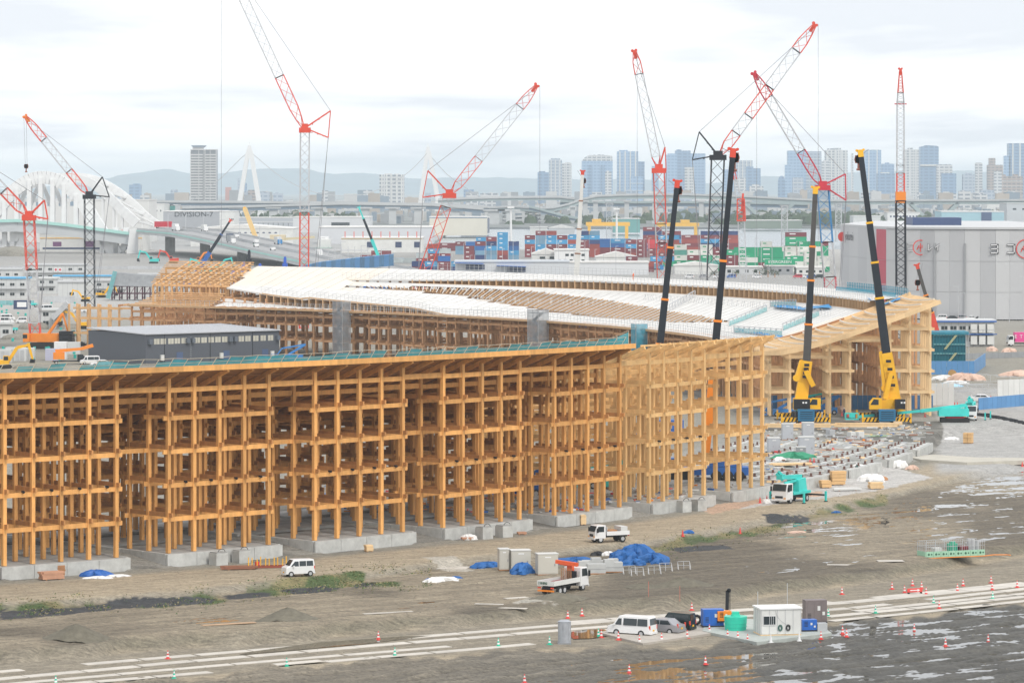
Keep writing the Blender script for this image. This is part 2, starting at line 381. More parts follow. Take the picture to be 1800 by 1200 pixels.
g = t.nodes.new('ShaderNodeNewGeometry'); mp = t.nodes.new('ShaderNodeMapping'); mp.inputs['Rotation'].default_value = (0, 0, -RH); mp.inputs['Scale'].default_value = (.3, 1.9, 1)
l(g.outputs['Position'], mp.inputs[0])
n1 = t.nodes.new('ShaderNodeTexNoise'); n1.inputs['Scale'].default_value = 1.7; n1.inputs['Detail'].default_value = 8; n1.inputs['Roughness'].default_value = .72; l(mp.outputs[0], n1.inputs['Vector'])
n2 = t.nodes.new('ShaderNodeTexNoise'); n2.inputs['Scale'].default_value = 2.6; n2.inputs['Detail'].default_value = 6; n2.inputs['Roughness'].default_value = .8; l(g.outputs['Position'], n2.inputs['Vector'])
ad = t.nodes.new('ShaderNodeMath'); ad.operation = 'ADD'; l(n1.outputs[0], ad.inputs[0]); l(n2.outputs[0], ad.inputs[1])
mr = t.nodes.new('ShaderNodeMapRange'); mr.inputs[1].default_value = .7; mr.inputs[2].default_value = 1.3; mr.inputs[3].default_value = .38; mr.inputs[4].default_value = 1.62; l(ad.outputs[0], mr.inputs[0])
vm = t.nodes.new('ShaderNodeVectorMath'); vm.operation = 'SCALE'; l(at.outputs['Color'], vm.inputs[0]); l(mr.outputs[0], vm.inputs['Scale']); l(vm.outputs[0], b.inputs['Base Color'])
rr = t.nodes.new('ShaderNodeMapRange'); rr.inputs[3].default_value = .95; rr.inputs[4].default_value = .5; l(at.outputs['Alpha'], rr.inputs[0]); l(rr.outputs[0], b.inputs['Roughness'])
bu = t.nodes.new('ShaderNodeBump'); bu.inputs['Strength'].default_value = .8; bu.inputs['Distance'].default_value = .2; l(ad.outputs[0], bu.inputs['Height']); l(bu.outputs[0], b.inputs['Normal'])
me.materials.append(gm_)
go = D.objects.new('ground', me); COL.objects.link(go); tag(go, 'brown rutted site ground reaching back to the port', kind='structure')
# ---- standing water: flat level sheets that show only where the ground dips below them
WAT = D.materials.new('puddle water'); WAT.use_nodes = True; b = bsdf(WAT); b.inputs['Base Color'].default_value = (.10, .085, .06, 1); b.inputs['Roughness'].default_value = .03; b.inputs['Specular IOR Level'].default_value = .9
def puddle(poly, z, label, kind='stuff'):
    mb = MB(); P = [W(x, y, z) for x, y in poly]; mb.add(P, [tuple(range(len(P)))])
    return solo(mb, 'puddle', WAT, label, 'puddle', kind=kind)
puddle([(-200, 1225), (600, 1188), (1000, 1158), (1200, 1158), (1420, 1140), (1445, 1104), (1500, 1075), (1900, 1035), (2000, 1215)], -3.315, 'rainwater lying in the dark ruts in front of the haul road')
puddle([(0, 1095), (600, 1040), (780, 1040), (1150, 1005), (1500, 960), (1850, 850), (1850, 935), (1500, 990), (1200, 1036), (600, 1090), (0, 1135)], -2.275, 'rainwater lying on the mud field behind the berm')
puddle([(1006, 1109), (1030, 1106), (1062, 1105), (1072, 1109), (1066, 1117), (1040, 1121), (1008, 1122), (1000, 1116)], -3.17, 'brown puddle between the grey booth and the white van')
puddle([(560, 1128), (700, 1118), (760, 1116), (640, 1131), (420, 1150), (430, 1146)], -3.2, 'long brown puddle at the foot of the berm left of centre')
puddle([(1380, 905), (1560, 850), (1850, 800), (1850, 850), (1500, 960), (1300, 940)], -2.26, 'thin pale puddles below the bank at the right')
# ================================================================ timber ring
def RP(phi, o, z=0.0):
    r = RO - o; return Vector((CX + r * math.cos(phi), CY + r * math.sin(phi), z))
def h_roof(o):
    return 11.4 + 8.6 * max(0.0, 1 - max(o, -2) / 27.0) ** 1.25
ROWS = (0, 3.6, 7.2, 14.4, 18.0, 25.2, 28.8)
CLUST = ((0, 7.2), (14.4, 18.0), (25.2, 28.8))
LEV = (3.78, 7.56, 11.34, 15.12)
class Parts:
    """keeps the first 300 of a name as parts and joins the rest into one stuff part"""
    def __init__(s, root, cap=300): s.root = root; s.n = {}; s.rest = {}; s.cap = cap
    def block(s, name, m, c, dims, rz=0.0, key=None):
        k = key or name; s.n[k] = s.n.get(k, 0) + 1
        if s.n[k] <= s.cap: return piece(name, m, s.root, c, dims, rz)
        s.rest.setdefault((name, m.name), (MB(), m))[0].rbox(c, dims[0], dims[1], dims[2], rz)
    def bar(s, name, m, p, q, w, h):
        s.n[name] = s.n.get(name, 0) + 1
        if s.n[name] <= s.cap: return piece_bar(name, m, s.root, p, q, w, h)
        s.rest.setdefault((name, m.name), (MB(), m))[0].bar(p, q, w, h)
    def flush(s):
        for (nm, _), (mb, m) in s.rest.items():
            o = mb.build(nm, m, s.root, world=True); o['kind'] = 'stuff'
def unit_frame(phi_mid):
    """tangent (towards larger angle) and inward normal of a straight unit, and its middle on the outer line"""
    t = Vector((-math.sin(phi_mid), math.cos(phi_mid), 0)); n = Vector((-math.cos(phi_mid), -math.sin(phi_mid), 0))
    return RP(phi_mid, 0), t, n
def build_unit(P, phi0, ncol, m, skiprows=(), bay=3.6, gapnext=None, rafters=True, stuffrows=(), joists=False, front='outer', frac=None):
    wid = bay * (ncol - 1); Rf = RO if front == 'outer' else RO - 28.8
    phm = phi0 + wid / 2 / Rf; P0, t, n = unit_frame(phm); rz = math.atan2(t.y, t.x)
    rows = [o for o in ROWS if o not in skiprows]
    def pt(c, o, z=0): return P0 + t * ((c - (ncol - 1) / 2) * bay) + n * o + Vector((0, 0, z))
    order = rows if front == 'outer' else rows[::-1]
    for o in order:
        hr = h_roof(o) - .35
        for c in range(ncol): P.block('column', m, pt(c, o, hr / 2), (.44, .44, hr), rz)
        for z in LEV:
            if z > h_roof(o) - 2.6: continue
            P.block('floor_beam', m, pt((ncol - 1) / 2, o, z), (wid + 1.5, .24, .5), rz)
        zt = h_roof(o) - 1.75
        if o in (0, 3.6) and front == 'outer':
            for z in LEV:
                for c in range(ncol): P.block('joint_plate', GREY, pt(c, o - .1, z + .30) + t * .3, (.16, .3, .12), rz)
        P.block('top_beam', m, pt((ncol - 1) / 2, o, zt), (wid + .44, .24, .55), rz)
    for (a, b) in (CLUST if front == 'outer' else CLUST[::-1]):
        if a in skiprows: continue
        for z in LEV:
            if z + .45 > h_roof(b) - 1.6: continue
            for c in range(ncol):
                P.block('cross_beam', WOOD_SHADE if m is WOOD else m, pt(c, (a + b) / 2, z + .5), (b - a + 1.6, .24, .48), rz + PI / 2)
        # longer beams under the roof
    for c in range(ncol):
        for a, b in ((7.2, 14.4), (18.0, 25.2)):
            za = h_roof(b) - 1.2
            P.block('tie_beam', m, pt(c, (a + b) / 2, za), (b - a + 1.2, .24, .48), rz + PI / 2)
    if rafters:
        cs = [c for c in range(ncol)]
        for c in cs:
            os_ = [-1.7, 2.5, 7.2, 12, 18, 24, 30.2]
            for a, b in zip(os_[:-1], os_[1:]): P.bar('rafter', m, pt(c, a, h_roof(a) - .3), pt(c, b, h_roof(b) - .3), .3, .5)
    return phm, P0, t, n, pt, rz
ZH = 3.6
near = thing('timber_ring_section', 'long orange timber ring frame curving across the foreground on concrete footings', 'timber structure', RP(math.radians(-40), 15))
PN = Parts(near)
near_units = []
for k in (0, 1, 2, 3, 4, 5, 6, -1):
    ph0 = PHI0 + k * DU
    near_units.append(build_unit(PN, ph0, 5 if k < 6 else 4, WOOD if k < 5 else MATS['cedar glulam'] if k < 4 else mat('young cedar glulam', (.76, .475, .20), .72, .15, 1.3, .12, stretch=(1, 1, .25))) + (k,))
# beams and rafters that span the gaps between units
for k in range(-1, 6):
    a = PHI0 + k * DU + 14.4 / RO; b = PHI0 + (k + 1) * DU
    mm = WOOD if k < 4 else MATS['young cedar glulam']
    for o in ROWS:
        zt = h_roof(o) - 1.6
        PN.bar('spanning_beam', mm, RP(a, o, zt), RP(b, o, zt), .24, .62)
        if o in (3.6, 14.4): PN.bar('spanning_beam', mm, RP(a, o, LEV[2]), RP(b, o, LEV[2]), .24, .5)
    am = (a + b) / 2
    os_ = [-1.7, 2.5, 7.2, 12, 18, 24, 30.2]
    for p, q in zip(os_[:-1], os_[1:]): PN.bar('rafter', mm, RP(am, p, h_roof(p) - .3), RP(am, q, h_roof(q) - .3), .3, .5)
# open joists over the unfinished right end
MY = MATS['young cedar glulam']
for i, o in enumerate((-1.4, .6, 2.4, 4.2, 6, 8, 10.2, 12.4, 14.6, 17, 19.5, 22, 24.5, 27, 29.5)):
    a0, a1 = PHI0 + 5 * DU - .012, PHI0 + 6 * DU + 11.4 / RO
    nseg = 5
    for j in range(nseg):
        p, q = a0 + (a1 - a0) * j / nseg, a0 + (a1 - a0) * (j + .97) / nseg
        PN.bar('joist', MY, RP(p, o, h_roof(o) + .02), RP(q, o, h_roof(o) + .02), .12, .24)
for a0 in np.linspace(PHI0 + 5 * DU, PHI0 + 6 * DU + 10.8 / RO, 14):
    PN.bar('short_rafter', MY, RP(a0, -1.9, h_roof(-1.9) - .1), RP(a0, 3.0, h_roof(3.0) - .1), .16, .34)
PN.flush()
# roof deck over the finished part: a sheet with its own thickness, split into boards lengths
def roof_sheet(a0, a1, na, ol, zfun, th, m, mu=None):
    mb = MB(); mb.use(m)
    if mu: mb.use(mu)
    A_ = np.linspace(a0, a1, na + 1); no = len(ol)
    V = [];
    for s_ in (0, 1):
        for a in A_:
            for o in ol: V.append(RP(a, o, zfun(o, a) - s_ * th))
    n1_ = (na + 1) * no; Ft, Fb = [], []
    for i in range(na):
        for j in range(no - 1):
            q_ = (i * no + j, (i + 1) * no + j, (i + 1) * no + j + 1, i * no + j + 1)
            Ft.append(q_); Fb.append(tuple(n1_ + x for x in q_[::-1]))
    side = []
    for i in range(na):
        for j in (0, no - 1):
            a_, b_ = i * no + j, (i + 1) * no + j; side.append((a_, b_, n1_ + b_, n1_ + a_) if j else (b_, a_, n1_ + a_, n1_ + b_))
    for i in (0, na):
        for j in range(no - 1):
            a_, b_ = i * no + j, i * no + j + 1; side.append((a_, b_, n1_ + b_, n1_ + a_))
    mb.v = [Vector(p) for p in V]; mb.f = Ft + Fb + side; k0 = mb.mats.index(m); k1 = mb.mats.index(mu) if mu else k0
    mb.m = [k0] * len(Ft) + [k1] * (len(Fb) + len(side))
    return mb
OL = [-2.0, 0, 2.5, 5, 7.5, 10, 13, 16, 20, 24, 27, 30.6]
na_ = 12
aE = PHI0 + 4 * DU + 15.2 / RO
edges = np.linspace(PHI0 - 1.6 * DU, aE, na_ + 1)
for i in range(na_):
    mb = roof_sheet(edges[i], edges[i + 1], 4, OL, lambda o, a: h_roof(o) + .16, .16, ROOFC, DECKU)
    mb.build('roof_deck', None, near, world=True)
    p, q = edges[i], edges[i + 1]
    piece_bar('eave_board', WOOD, near, RP(p, -2.06, h_roof(-2) - .10), RP(q, -2.06, h_roof(-2) - .10), .12, .62)
    # joists under the deck
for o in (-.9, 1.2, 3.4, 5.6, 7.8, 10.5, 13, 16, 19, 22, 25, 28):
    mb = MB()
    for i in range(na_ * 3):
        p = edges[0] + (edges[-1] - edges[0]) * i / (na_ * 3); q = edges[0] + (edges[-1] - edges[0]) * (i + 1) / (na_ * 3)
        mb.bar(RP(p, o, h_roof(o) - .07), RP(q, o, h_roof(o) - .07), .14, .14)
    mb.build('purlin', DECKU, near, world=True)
# edge protection along the eave: leaning posts, rails, blue net
mb = MB(); net = MB()
aa = np.arange(PHI0 - 1.2 * DU, aE - .004, 2.0 / RO)
for i, a in enumerate(aa):
    b0, t0 = RP(a, -1.85, h_roof(-1.85) + .15), RP(a + .0012, -2.3, h_roof(-1.85) + 1.15 + random.uniform(-.08, .08))
    mb.bar(b0, t0, .07)
    if i:
        mb.bar(pt_, t0, .05); mb.bar((pt_ + pb_) / 2, (b0 + t0) / 2, .04)
        if random.random() < .93:
            dz = random.uniform(.55, .95)
            net.quad(pb_, b0, b0 + (t0 - b0) * dz, pb_ + (pt_ - pb_) * dz)
    pb_, pt_ = b0, t0
mb.build('guard_rail', mat('rail tan', (.50, .44, .33), .6, .2, 1, .1), near, world=True)
net.build('safety_net', mat('teal net', (.05, .38, .45), .7, .3, .35, .05, alpha=.8), near, world=True)['kind'] = 'stuff'
mb = MB(); net = MB()
for o0, o1 in zip(np.linspace(-1.2, 22, 14)[:-1], np.linspace(-1.2, 22, 14)[1:]):
    p, q = RP(aE - .001, o0, h_roof(o0) + .1), RP(aE - .001, o1, h_roof(o1) + .1); up = Vector((0, 0, 2.1 if o0 < 14 else 1.2))
    mb.bar(p, p + up, .07); mb.bar(p + up, q + up, .05); net.quad(p, q, q + up * .9, p + up * .9)
mb.build('guard_rail', MATS['rail tan'], near, world=True); net.build('safety_net', MATS['teal net'], near, world=True)['kind'] = 'stuff'
# small lamps clipped on the second storey beams
for k in range(0, 6):
    ph0 = PHI0 + k * DU
    for c in range(4):
        a = ph0 + (c + .62) * 3.6 / RO; p = RP(a, -.28, LEV[1] + .38)
        mb = MB(); mb.rbox(p, .34, .22, .2, a); mb.bar(p - Vector((0, 0, .25)), p, .06); mb.cyl(p + Vector((math.cos(a) * .1, math.sin(a) * .1, 0)), p + Vector((math.cos(a) * .25, math.sin(a) * .25, -.08)), .12, .14, 8)
        mb.build('floodlight', BLACK, near, world=True)

# ---- concrete foundations
def poly_r(phm, w, o0, o1):
    P0, t, n = unit_frame(phm)
    return [(P0 + t * a * w / 2 + n * o)[:2] for a, o in ((-1, o0), (1, o0), (1, o1), (-1, o1))]
foot_lab = ['grey concrete footing at the far left corner under the leftmost timber unit', 'grey concrete footing behind the steel plates and yellow posts', 'grey concrete footing with a small timber stack before it, left of centre',
            'grey concrete footing with two square blocks in front, at the middle of the frame', 'grey concrete footing behind the small white tipper truck', 'grey concrete footing with paired blocks under the sixth timber unit', 'grey concrete footing beside the turquoise crane truck',
            'bare concrete footing with steel stubs right of the turquoise crane truck', 'second bare concrete footing with steel stubs', 'third bare concrete footing with rows of steel stubs', 'fourth bare concrete footing before the outrigger cranes', 'fifth bare concrete footing nearest the far timber end']
for k in range(-1, 11):
    ph0 = PHI0 + k * DU; phm = ph0 + 7.2 / RO
    ft = thing('concrete_footing', foot_lab[k] if k >= 0 else 'grey concrete footing cut by the left edge of the photo', 'foundation', RP(phm, 15, -1.3))
    nseg = 4
    P0, t, n = unit_frame(phm); rz = math.atan2(t.y, t.x)
    top = 0.0 if k < 6 else -.02
    for j in range(nseg):      # cast wall panels with open joints
        c = P0 + t * ((j + .5) / nseg - .5) * 16.6 + n * (-1.15) + Vector((0, 0, top - .85)); piece('wall_panel', CONC, ft, c, (16.6 / nseg - .05, .3, 1.7), rz)
    for sg in (-1, 1):
        for j in range(3):
            c = P0 + t * sg * 8.15 + n * (1.2 + j * 4.2) + Vector((0, 0, top - .85 + .05)); piece('wall_panel', CONC, ft, c, (.3, 4.1, 1.7), rz)
    mb = MB()
    if k < 7:
        mb.prism(poly_r(phm, 16.0, -1.0, 9.2), -1.5, top - .03); mb.prism(poly_r(phm, 16.0, 12.4, 20), -1.5, top - .03); mb.prism(poly_r(phm, 16.0, 23.2, 30.5), -1.5, top - .03)
        mb.build('slab', CONCD, ft, world=True)
    else:
        for o in np.arange(-.4, 30.5, 3.6):
            mb.bar(P0 + t * -7.9 + n * o + Vector((0, 0, -.30)), P0 + t * 7.9 + n * o + Vector((0, 0, -.30)), .9, .56)
        for c in range(5):
            mb.bar(P0 + t * ((c - 2) * 3.6) + n * -.9 + Vector((0, 0, -.32)), P0 + t * ((c - 2) * 3.6) + n * 30 + Vector((0, 0, -.32)), .7, .56)
        mb.build('grade_beam', CONC, ft, world=True)
        mb = MB()
        mb.prism(poly_r(phm, 16.0, -1.0, 30.5), -1.5, -.5); mb.build('slab', CONCD, ft, world=True)
    if k >= 6:   # pairs of rusty steel stubs that wait for columns
        cc = range(5) if k > 6 else [4]
        for c in cc:
            for o in ROWS:
                p = P0 + t * ((c - 2) * 3.6) + n * o
                if k == 6 and o > 20: continue
                st_ = MB()
                for sg in (-.17, .17):
                    st_.rbox(p + t * sg + Vector((0, 0, .22)), .07, .22, .5, rz)
                st_.rbox(p + Vector((0, 0, .0)), .6, .5, .06, rz)
                st_.build('steel_stub', mat('rusty steel', (.17, .09, .07), .8, .3, 4, .2), ft, world=True)
    if k < 7:    # cover plates and hoses at front
        pass
# square concrete blocks in front of three footings
def cblock(px, py, w, h, label, grp=None):
    p = G(px, py); o = thing('concrete_block', label, 'concrete block', p, math.radians(38))
    MB().box(-w / 2, w / 2, -w / 2, w / 2, 0, h).build('block', CONC, o)
    MB().box(-w / 2 + .08, w / 2 - .08, -w / 2 + .08, w / 2 - .08, h, h + .12).build('lid', CONCD, o)
    mb = MB(); rad = .34
    pts = [Vector((.1 + rad * math.cos(a) * 1.4, -w / 2 + .3, h + .12 + rad * abs(math.sin(a)))) for a in np.linspace(0, PI, 8)]
    for a_, b_ in zip(pts[:-1], pts[1:]): mb.cyl(a_, b_, .035, n=6)
    mb.build('hose', BLACK, o)
for px, py, lab in ((384, 992, 'left square concrete block in front of the footing with steel plates'), (424, 988, 'square concrete block with hose loop beside the yellow posts'),
                    (851, 946, 'left square concrete block before the middle footing'), (886, 943, 'right square concrete block before the middle footing'),
                    (1201, 899, 'left concrete block below the sixth timber unit'), (1228, 897, 'right concrete block below the sixth timber unit')):
    cblock(px, py, 1.55, 1.35, lab)
# ================================================================ far side of the ring
far_ring = thing('timber_ring_section', 'far curve of the timber ring with pale roof, trellis and cut end', 'timber structure', RP(math.radians(45), 15))
PF = Parts(far_ring)
WOODF = mat('far cedar glulam', (.62, .34, .165), .75, .15, 1.0, .13)
ri = RO - 28.8
PHS = np.linspace(PHE, 2.2, 4000)
PXI = 900 + F * (CX + ri * np.cos(PHS)) / (CY + ri * np.sin(PHS))
_k = int(np.argmax(PXI))
def phi_at(px):                                  # azimuth of the inner edge where the photo shows column px
    return float(np.interp(-px, -PXI[_k:], PHS[_k:]))
def px_of(phi, o): 
    r = RO - o; return 900 + F * (CX + r * math.cos(phi)) / (CY + r * math.sin(phi))
# end units (fresh timber), then five-column units, eight three-column units, then five-column units again
phi = PHE + 7.2 / RO * 0 ; units = []
a = PHE
for i in range(40):
    px = float(px_of(a, 28.8))
    units.append((a, 5)); 
    a2 = a + DU
    if 940 < px_of(a2, 28.8) < 1075 and a2 > .3: a = a2; break
    a = a2
for i in range(8): units.append((a, 3)); a += 13.2 / ri
aL = None
while px_of(a, 28.8) > 215: units.append((a, 5)); a += 20.6 / ri
aL = a
for i, (a0, nc) in enumerate(units):
    m = WOODL if i < 1 else WOODF
    build_unit(PF, a0, nc, m, front='inner', rafters=(i < 2), skiprows=() )
    px = px_of(a0, 28.8)
    nxt = units[i + 1][0] if i + 1 < len(units) else None
    if nxt:
        b_ = a0 + (nc - 1) * 3.6 / ri
        for o in ROWS[::-1]:
            zt = h_roof(o) - 1.6; PF.bar('spanning_beam', m, RP(b_, o, zt), RP(nxt, o, zt), .24, .55)
        # ends of the rafters under the inner eave
    for c in np.arange(-.15, (nc - 1) + 1.6, 1.0):
        aa_ = a0 + c * 3.6 / ri; PF.bar('rafter_end', WOODD if i > 1 else m, RP(aa_, 26, h_roof(26) - .3), RP(aa_, 30.4, h_roof(30) - .3), .3, .5)
# last free-standing posts at the broken left end
m = mat('bright far glulam', (.74, .45, .21), .75, .15, 1.0, .13)
for j in range(5):
    for o in (28.8, 25.2):
        p = RP(aL + .002 + j * 3.3 / ri, o); piece('end_post', m, far_ring, p + Vector((0, 0, 5.6)), (.42, .42, 11.2), aL)
for z_ in (3.78, 7.56, 10.2):
    for o in (28.8, 25.2):
        piece_bar('floor_beam', m, far_ring, RP(aL - .01, o, z_), RP(aL + .04, o, z_), .24, .5)
PF.flush()
# --- roof surface of the far part
aR = PHE + DU + 15.6 / RO                       # clad roof begins here; the last units show bare joists
aN = phi_at(300)                                # clad roof ends here on the left (inner side)
def o2_of(px): return interp(px, [(380, 13.5), (500, 18.5), (600, 21.5), (700, 24), (800, 26.5), (860, 28.3)])
def surf(o, a):
    px = px_of(a, 15)
    right = float(sstep(px, 560, 1000)); h = h_roof(o)
    Dk = (20.25 - .33 * o) * (1 - right) + (20.2 - .10 * o) * right
    e1 = o2_of(px) if px < 565 else 6.2
    lo_ = h
    if px < 860:
        o2_ = o2_of(px); off = interp(px, [(380, 1.9), (560, 1.4), (700, .6), (850, 0)]); f_ = (o - o2_) / (30 - o2_)
        if 0 <= f_ <= 1: lo_ = h - off * (1 - f_) ** .7
    if px < 565: return Dk if o <= e1 else lo_
    z = lo_
    if o <= e1: return Dk
    if px < 880:
        o2 = o2_of(px); w = float(1 - sstep(px, 780, 880))
        if o <= o2: z = h + 1.15 * w * float(sstep(o, o2 - 10, o2 - 5))
    return z
mb = MB(); mb.use(ROOFW); mb.use(DECKU); mb.use(ROOFC)
ANG = np.arange(aR, aN, .0085)
def in_trellis(px, o):
    if px < 560 or px > 1330: return False
    lo = interp(px, [(560, 9.5), (700, 8.5), (900, 9.0), (1000, 11), (1080, 13), (1180, 16), (1330, 19)])
    hi = interp(px, [(560, 9.6), (700, 11), (800, 13), (900, 17), (1000, 20.5), (1100, 22.5), (1230, 22), (1300, 19)])
    return lo < o < hi
OS = [-1.6, .5, 2.5, 4.5, 6.2, 6.25, 8, 9, 10, 11, 12, 13, 14, 15, 16, 17, 18, 19, 20, 21, 22, 23, 24, 25, 26, 27, 28, 29.2, 30.6]
fins = []
groups = {}
for i in range(len(ANG) - 1):
    a0, a1 = ANG[i], ANG[i + 1]; pm = px_of((a0 + a1) / 2, 15)
    def olist(p_):
        if pm >= 880: return list(OS)
        o2 = o2_of(p_); return [-1.6, .5, 2.5, 4.5, 6.2, 6.25] + list(np.linspace(6.6, o2, 14)) + [o2 + .05] + list(np.linspace(o2 + .4, 30.6, 8))
    oA, oB = olist(px_of(a0, 15)), olist(px_of(a1, 15)); ol = olist(pm)
    g_ = int(i / 8)
    mbs = groups.setdefault(g_, MB())
    if not mbs.mats: mbs.use(ROOFW); mbs.use(ROOFC)
    for j in range(len(ol) - 1):
        oa, ob = ol[j], ol[j + 1]
        if px_of((a0 + a1) / 2, (oa + ob) / 2) < interp((oa + ob) / 2, [(0, 446), (14, 400), (29, 362)]): continue
        if in_trellis(pm, (oa + ob) / 2): continue
        za, zb = surf(oa + 1e-3, (a0 + a1) / 2) , surf(ob - 1e-3 if ob - oa > .2 else ob + .01, (a0 + a1) / 2)
        A0, A1, B0, B1 = oA[j], oA[j + 1], oB[j], oB[j + 1]
        sh = 1e-3 if pm >= 880 or abs(oa - o2_of(pm) - .05) > .02 else .08
        z00, z01 = surf(A0 + sh, a0), surf(A1 - 1e-3, a0)
        z10, z11 = surf(B0 + sh, a1), surf(B1 - 1e-3, a1)
        if ob - oa < .2:       # riser: left open, fins are set under it
            if pm < 565 and oa < 8: pass
            else: continue
        cream = (pm < 600 and oa < 12) or (pm > 1430 and oa > 9)
        mbs.use(ROOFC if cream else ROOFW)
        t_ = .12 if (ob > 30 or oa < -1 or abs(ob - 6.2) < .01 or (pm < 880 and abs(ob - o2_of(pm)) < .01)) else .0
        mbs.quad(RP(a0, A0, z00), RP(a0, A1, z01), RP(a1, B1, z11), RP(a1, B0, z10))
        if t_:
            mbs.quad(RP(a0, A1, z01), RP(a0, A1, z01 - .35), RP(a1, B1, z11 - .35), RP(a1, B1, z11))
for g_, mbs in groups.items():
    mbs.build('roof_panel', None, far_ring, world=True)
sm_ = MB()
for a in np.arange(aR + .004, phi_at(330), 3.6 / ri):
    px = px_of(a, 15)
    for oa, ob in zip(np.arange(-1.4, 29.5, 1.5), np.arange(.1, 31, 1.5)):
        if in_trellis(px, oa) or in_trellis(px, ob) or px_of(a, oa) < 455: continue
        za, zb = surf(oa, a), surf(ob, a)
        if abs(za - zb) > .9: continue
        sm_.bar(RP(a, oa, za + .015), RP(a, ob, zb + .015), .14, .03)
sm_.build('roof_seam', mat('roof seam', (.42, .40, .37), .8, .1, 1, 0), far_ring, world=True)['kind'] = 'stuff'
# timber fins under the steps
def fin(a, o, z0, z1, ln=2.7):
    if z1 - z0 < .25: return
    p = RP(a, o - ln / 2, (z0 + z1) / 2 - .06); piece('rib', WOODFIN, far_ring, p, (ln, .3, z1 - z0 - .1), a)
WOODFIN = mat('rib timber', (.60, .38, .20), .75, .12, .7, .08)
a = aR + .01
while a < phi_at(600):
    z1 = surf(6.1, a); z0 = surf(6.6, a) - .5
    fin(a, 6.3, z0, z1, 2.6); a += 2.62 / (RO - 6)
a = phi_at(395) - .004
while px_of(a, 22) < 840:
    o2 = o2_of(px_of(a, 15)); z1 = surf(o2 - .1, a); z0 = surf(o2 + .6, a) - .3
    fin(a, o2 + .1, z0, z1, 2.5); a -= 2.9 / (RO - 20)
# trim line along the step edges and the inner eave
def edge_line(name, m, a0, a1, of, dz, w, h, n=60):
    A_ = np.linspace(a0, a1, n)
    for p, q in zip(A_[:-1], A_[1:]):
        piece_bar(name, m, far_ring, RP(p, of(p), surf(of(p) - .05, p) + dz), RP(q, of(q), surf(of(q) - .05, q) + dz), w, h)
edge_line('edge_board', WOODFIN, aR, phi_at(610), lambda a: 6.3, -.1, .16, .3, 50)
edge_line('edge_board', WOODFIN, phi_at(860), phi_at(405), lambda a: o2_of(px_of(a, 15)), -.1, .16, .3, 26)
edge_line('eave_board', WOODFIN, aR, aL - .02, lambda a: 30.7, -.18, .14, .5, 56)
# open trellis: joists along the ring and rafters across
for o in np.arange(8.5, 25.5, 1.15):
    A_ = np.arange(phi_at(1330), phi_at(540), .03)
    for p, q in zip(A_[:-1], A_[1:]):
        if in_trellis(px_of((p + q) / 2, 15), o):
            piece_bar('trellis_joist', WOODFIN, far_ring, RP(p, o, h_roof(o) - .05), RP(q, o, h_roof(o) - .05), .22, .2)
cnt = 0
for a in np.arange(phi_at(1330), phi_at(540), 1.35 / ri):
    px = px_of(a, 15); oo = [o for o in np.arange(8, 26, .5) if in_trellis(px, o)]
    if len(oo) < 2: continue
    p_, q_ = oo[0] - .3, oo[-1] + .3
    cnt += 1
    piece_bar('trellis_rafter', ROOFW if cnt % 2 else WOODFIN, far_ring, RP(a, p_, h_roof(p_) + .18), RP(a - .008, q_, h_roof(q_) + .18), .17, .16)
# box end of the raised walkway at the right
mbx = MB(); pa = [RP(aR - .002, 6.2), RP(aR + .035, 6.2), RP(aR + .035, 2.0), RP(aR - .002, 2.0)]
# white boards over the last metre before the bare joists
# --- bare joists on the end units
a0, a1 = PHE - .006, aR
for i, a in enumerate(np.linspace(a0, a1, 34)):
    os_ = [-1.7, 5, 12, 20, 30.2]
    for p, q in zip(os_[:-1], os_[1:]):
        piece_bar('bare_rafter', WOODL, far_ring, RP(a, p, h_roof(p) - .08), RP(a, q, h_roof(q) - .08), .20, .34)
for i, o in enumerate(np.arange(.6, 29.5, 2.35)):    # bowed trim strips lying over the joists
    am = a0 + (a1 - a0) * .55
    pts = [(am + (a1 - a0) * (.40 * s_), o - .9 * s_ * s_ + .8 * s_) for s_ in np.linspace(-1, 1, 8)]
    for (p, op), (q, oq) in zip(pts[:-1], pts[1:]):
        piece_bar('bowed_strip', ROOFC, far_ring, RP(p, op, h_roof(op) + .48), RP(q, oq, h_roof(oq) + .48), .22, .26)
for p, q in zip(np.linspace(-1.7, 30.2, 11)[:-1], np.linspace(-1.7, 30.2, 11)[1:]):
    piece_bar('verge_board', WOODL, far_ring, RP(a0 - .002, p, h_roof(p) - .05), RP(a0 - .002, q, h_roof(q) - .05), .16, .75)
    piece_bar('verge_board', WOODD if 8 < p < 28 else WOODL, far_ring, RP(a1 + .001, p, h_roof(p) + .3), RP(a1 + .001, q, h_roof(q) + .3), .5, .5)
# --- guard rails and scaffold lines on the roof
def rail(name, m, a0, a1, of, hgt, step=1.8, th=.07, rails=(1.0, .55), jitter=0):
    mb = MB(); last = None
    for a in np.arange(a0, a1, step / ri):
        o = of(a); z_ = surf(o, a); b0 = RP(a, o, z_); t0 = RP(a + random.uniform(-jitter, jitter), o, z_ + hgt)
        mb.bar(b0, t0, th)
        if last:
            for r_ in rails: mb.bar(last[0] + (last[1] - last[0]) * r_, b0 + (t0 - b0) * r_, th * .6)
        last = (b0, t0)
    return mb.build(name, m, far_ring, world=True)
rail('guard_rail', LGREY, aR, aL - .05, lambda a: 29.6, 1.5, 1.6)
rail('guard_rail', LGREY, aR, phi_at(400), lambda a: 24.0 if px_of(a, 15) > 880 else 29, 1.3, 2.4, .06)
rail('guard_rail', LGREY, aR, phi_at(480), lambda a: 5.6, 1.3, 1.5)
rail('guard_rail', LGREY, aR, phi_at(600), lambda a: -1.0, 1.9, 1.5, .08, (1, .66, .33))
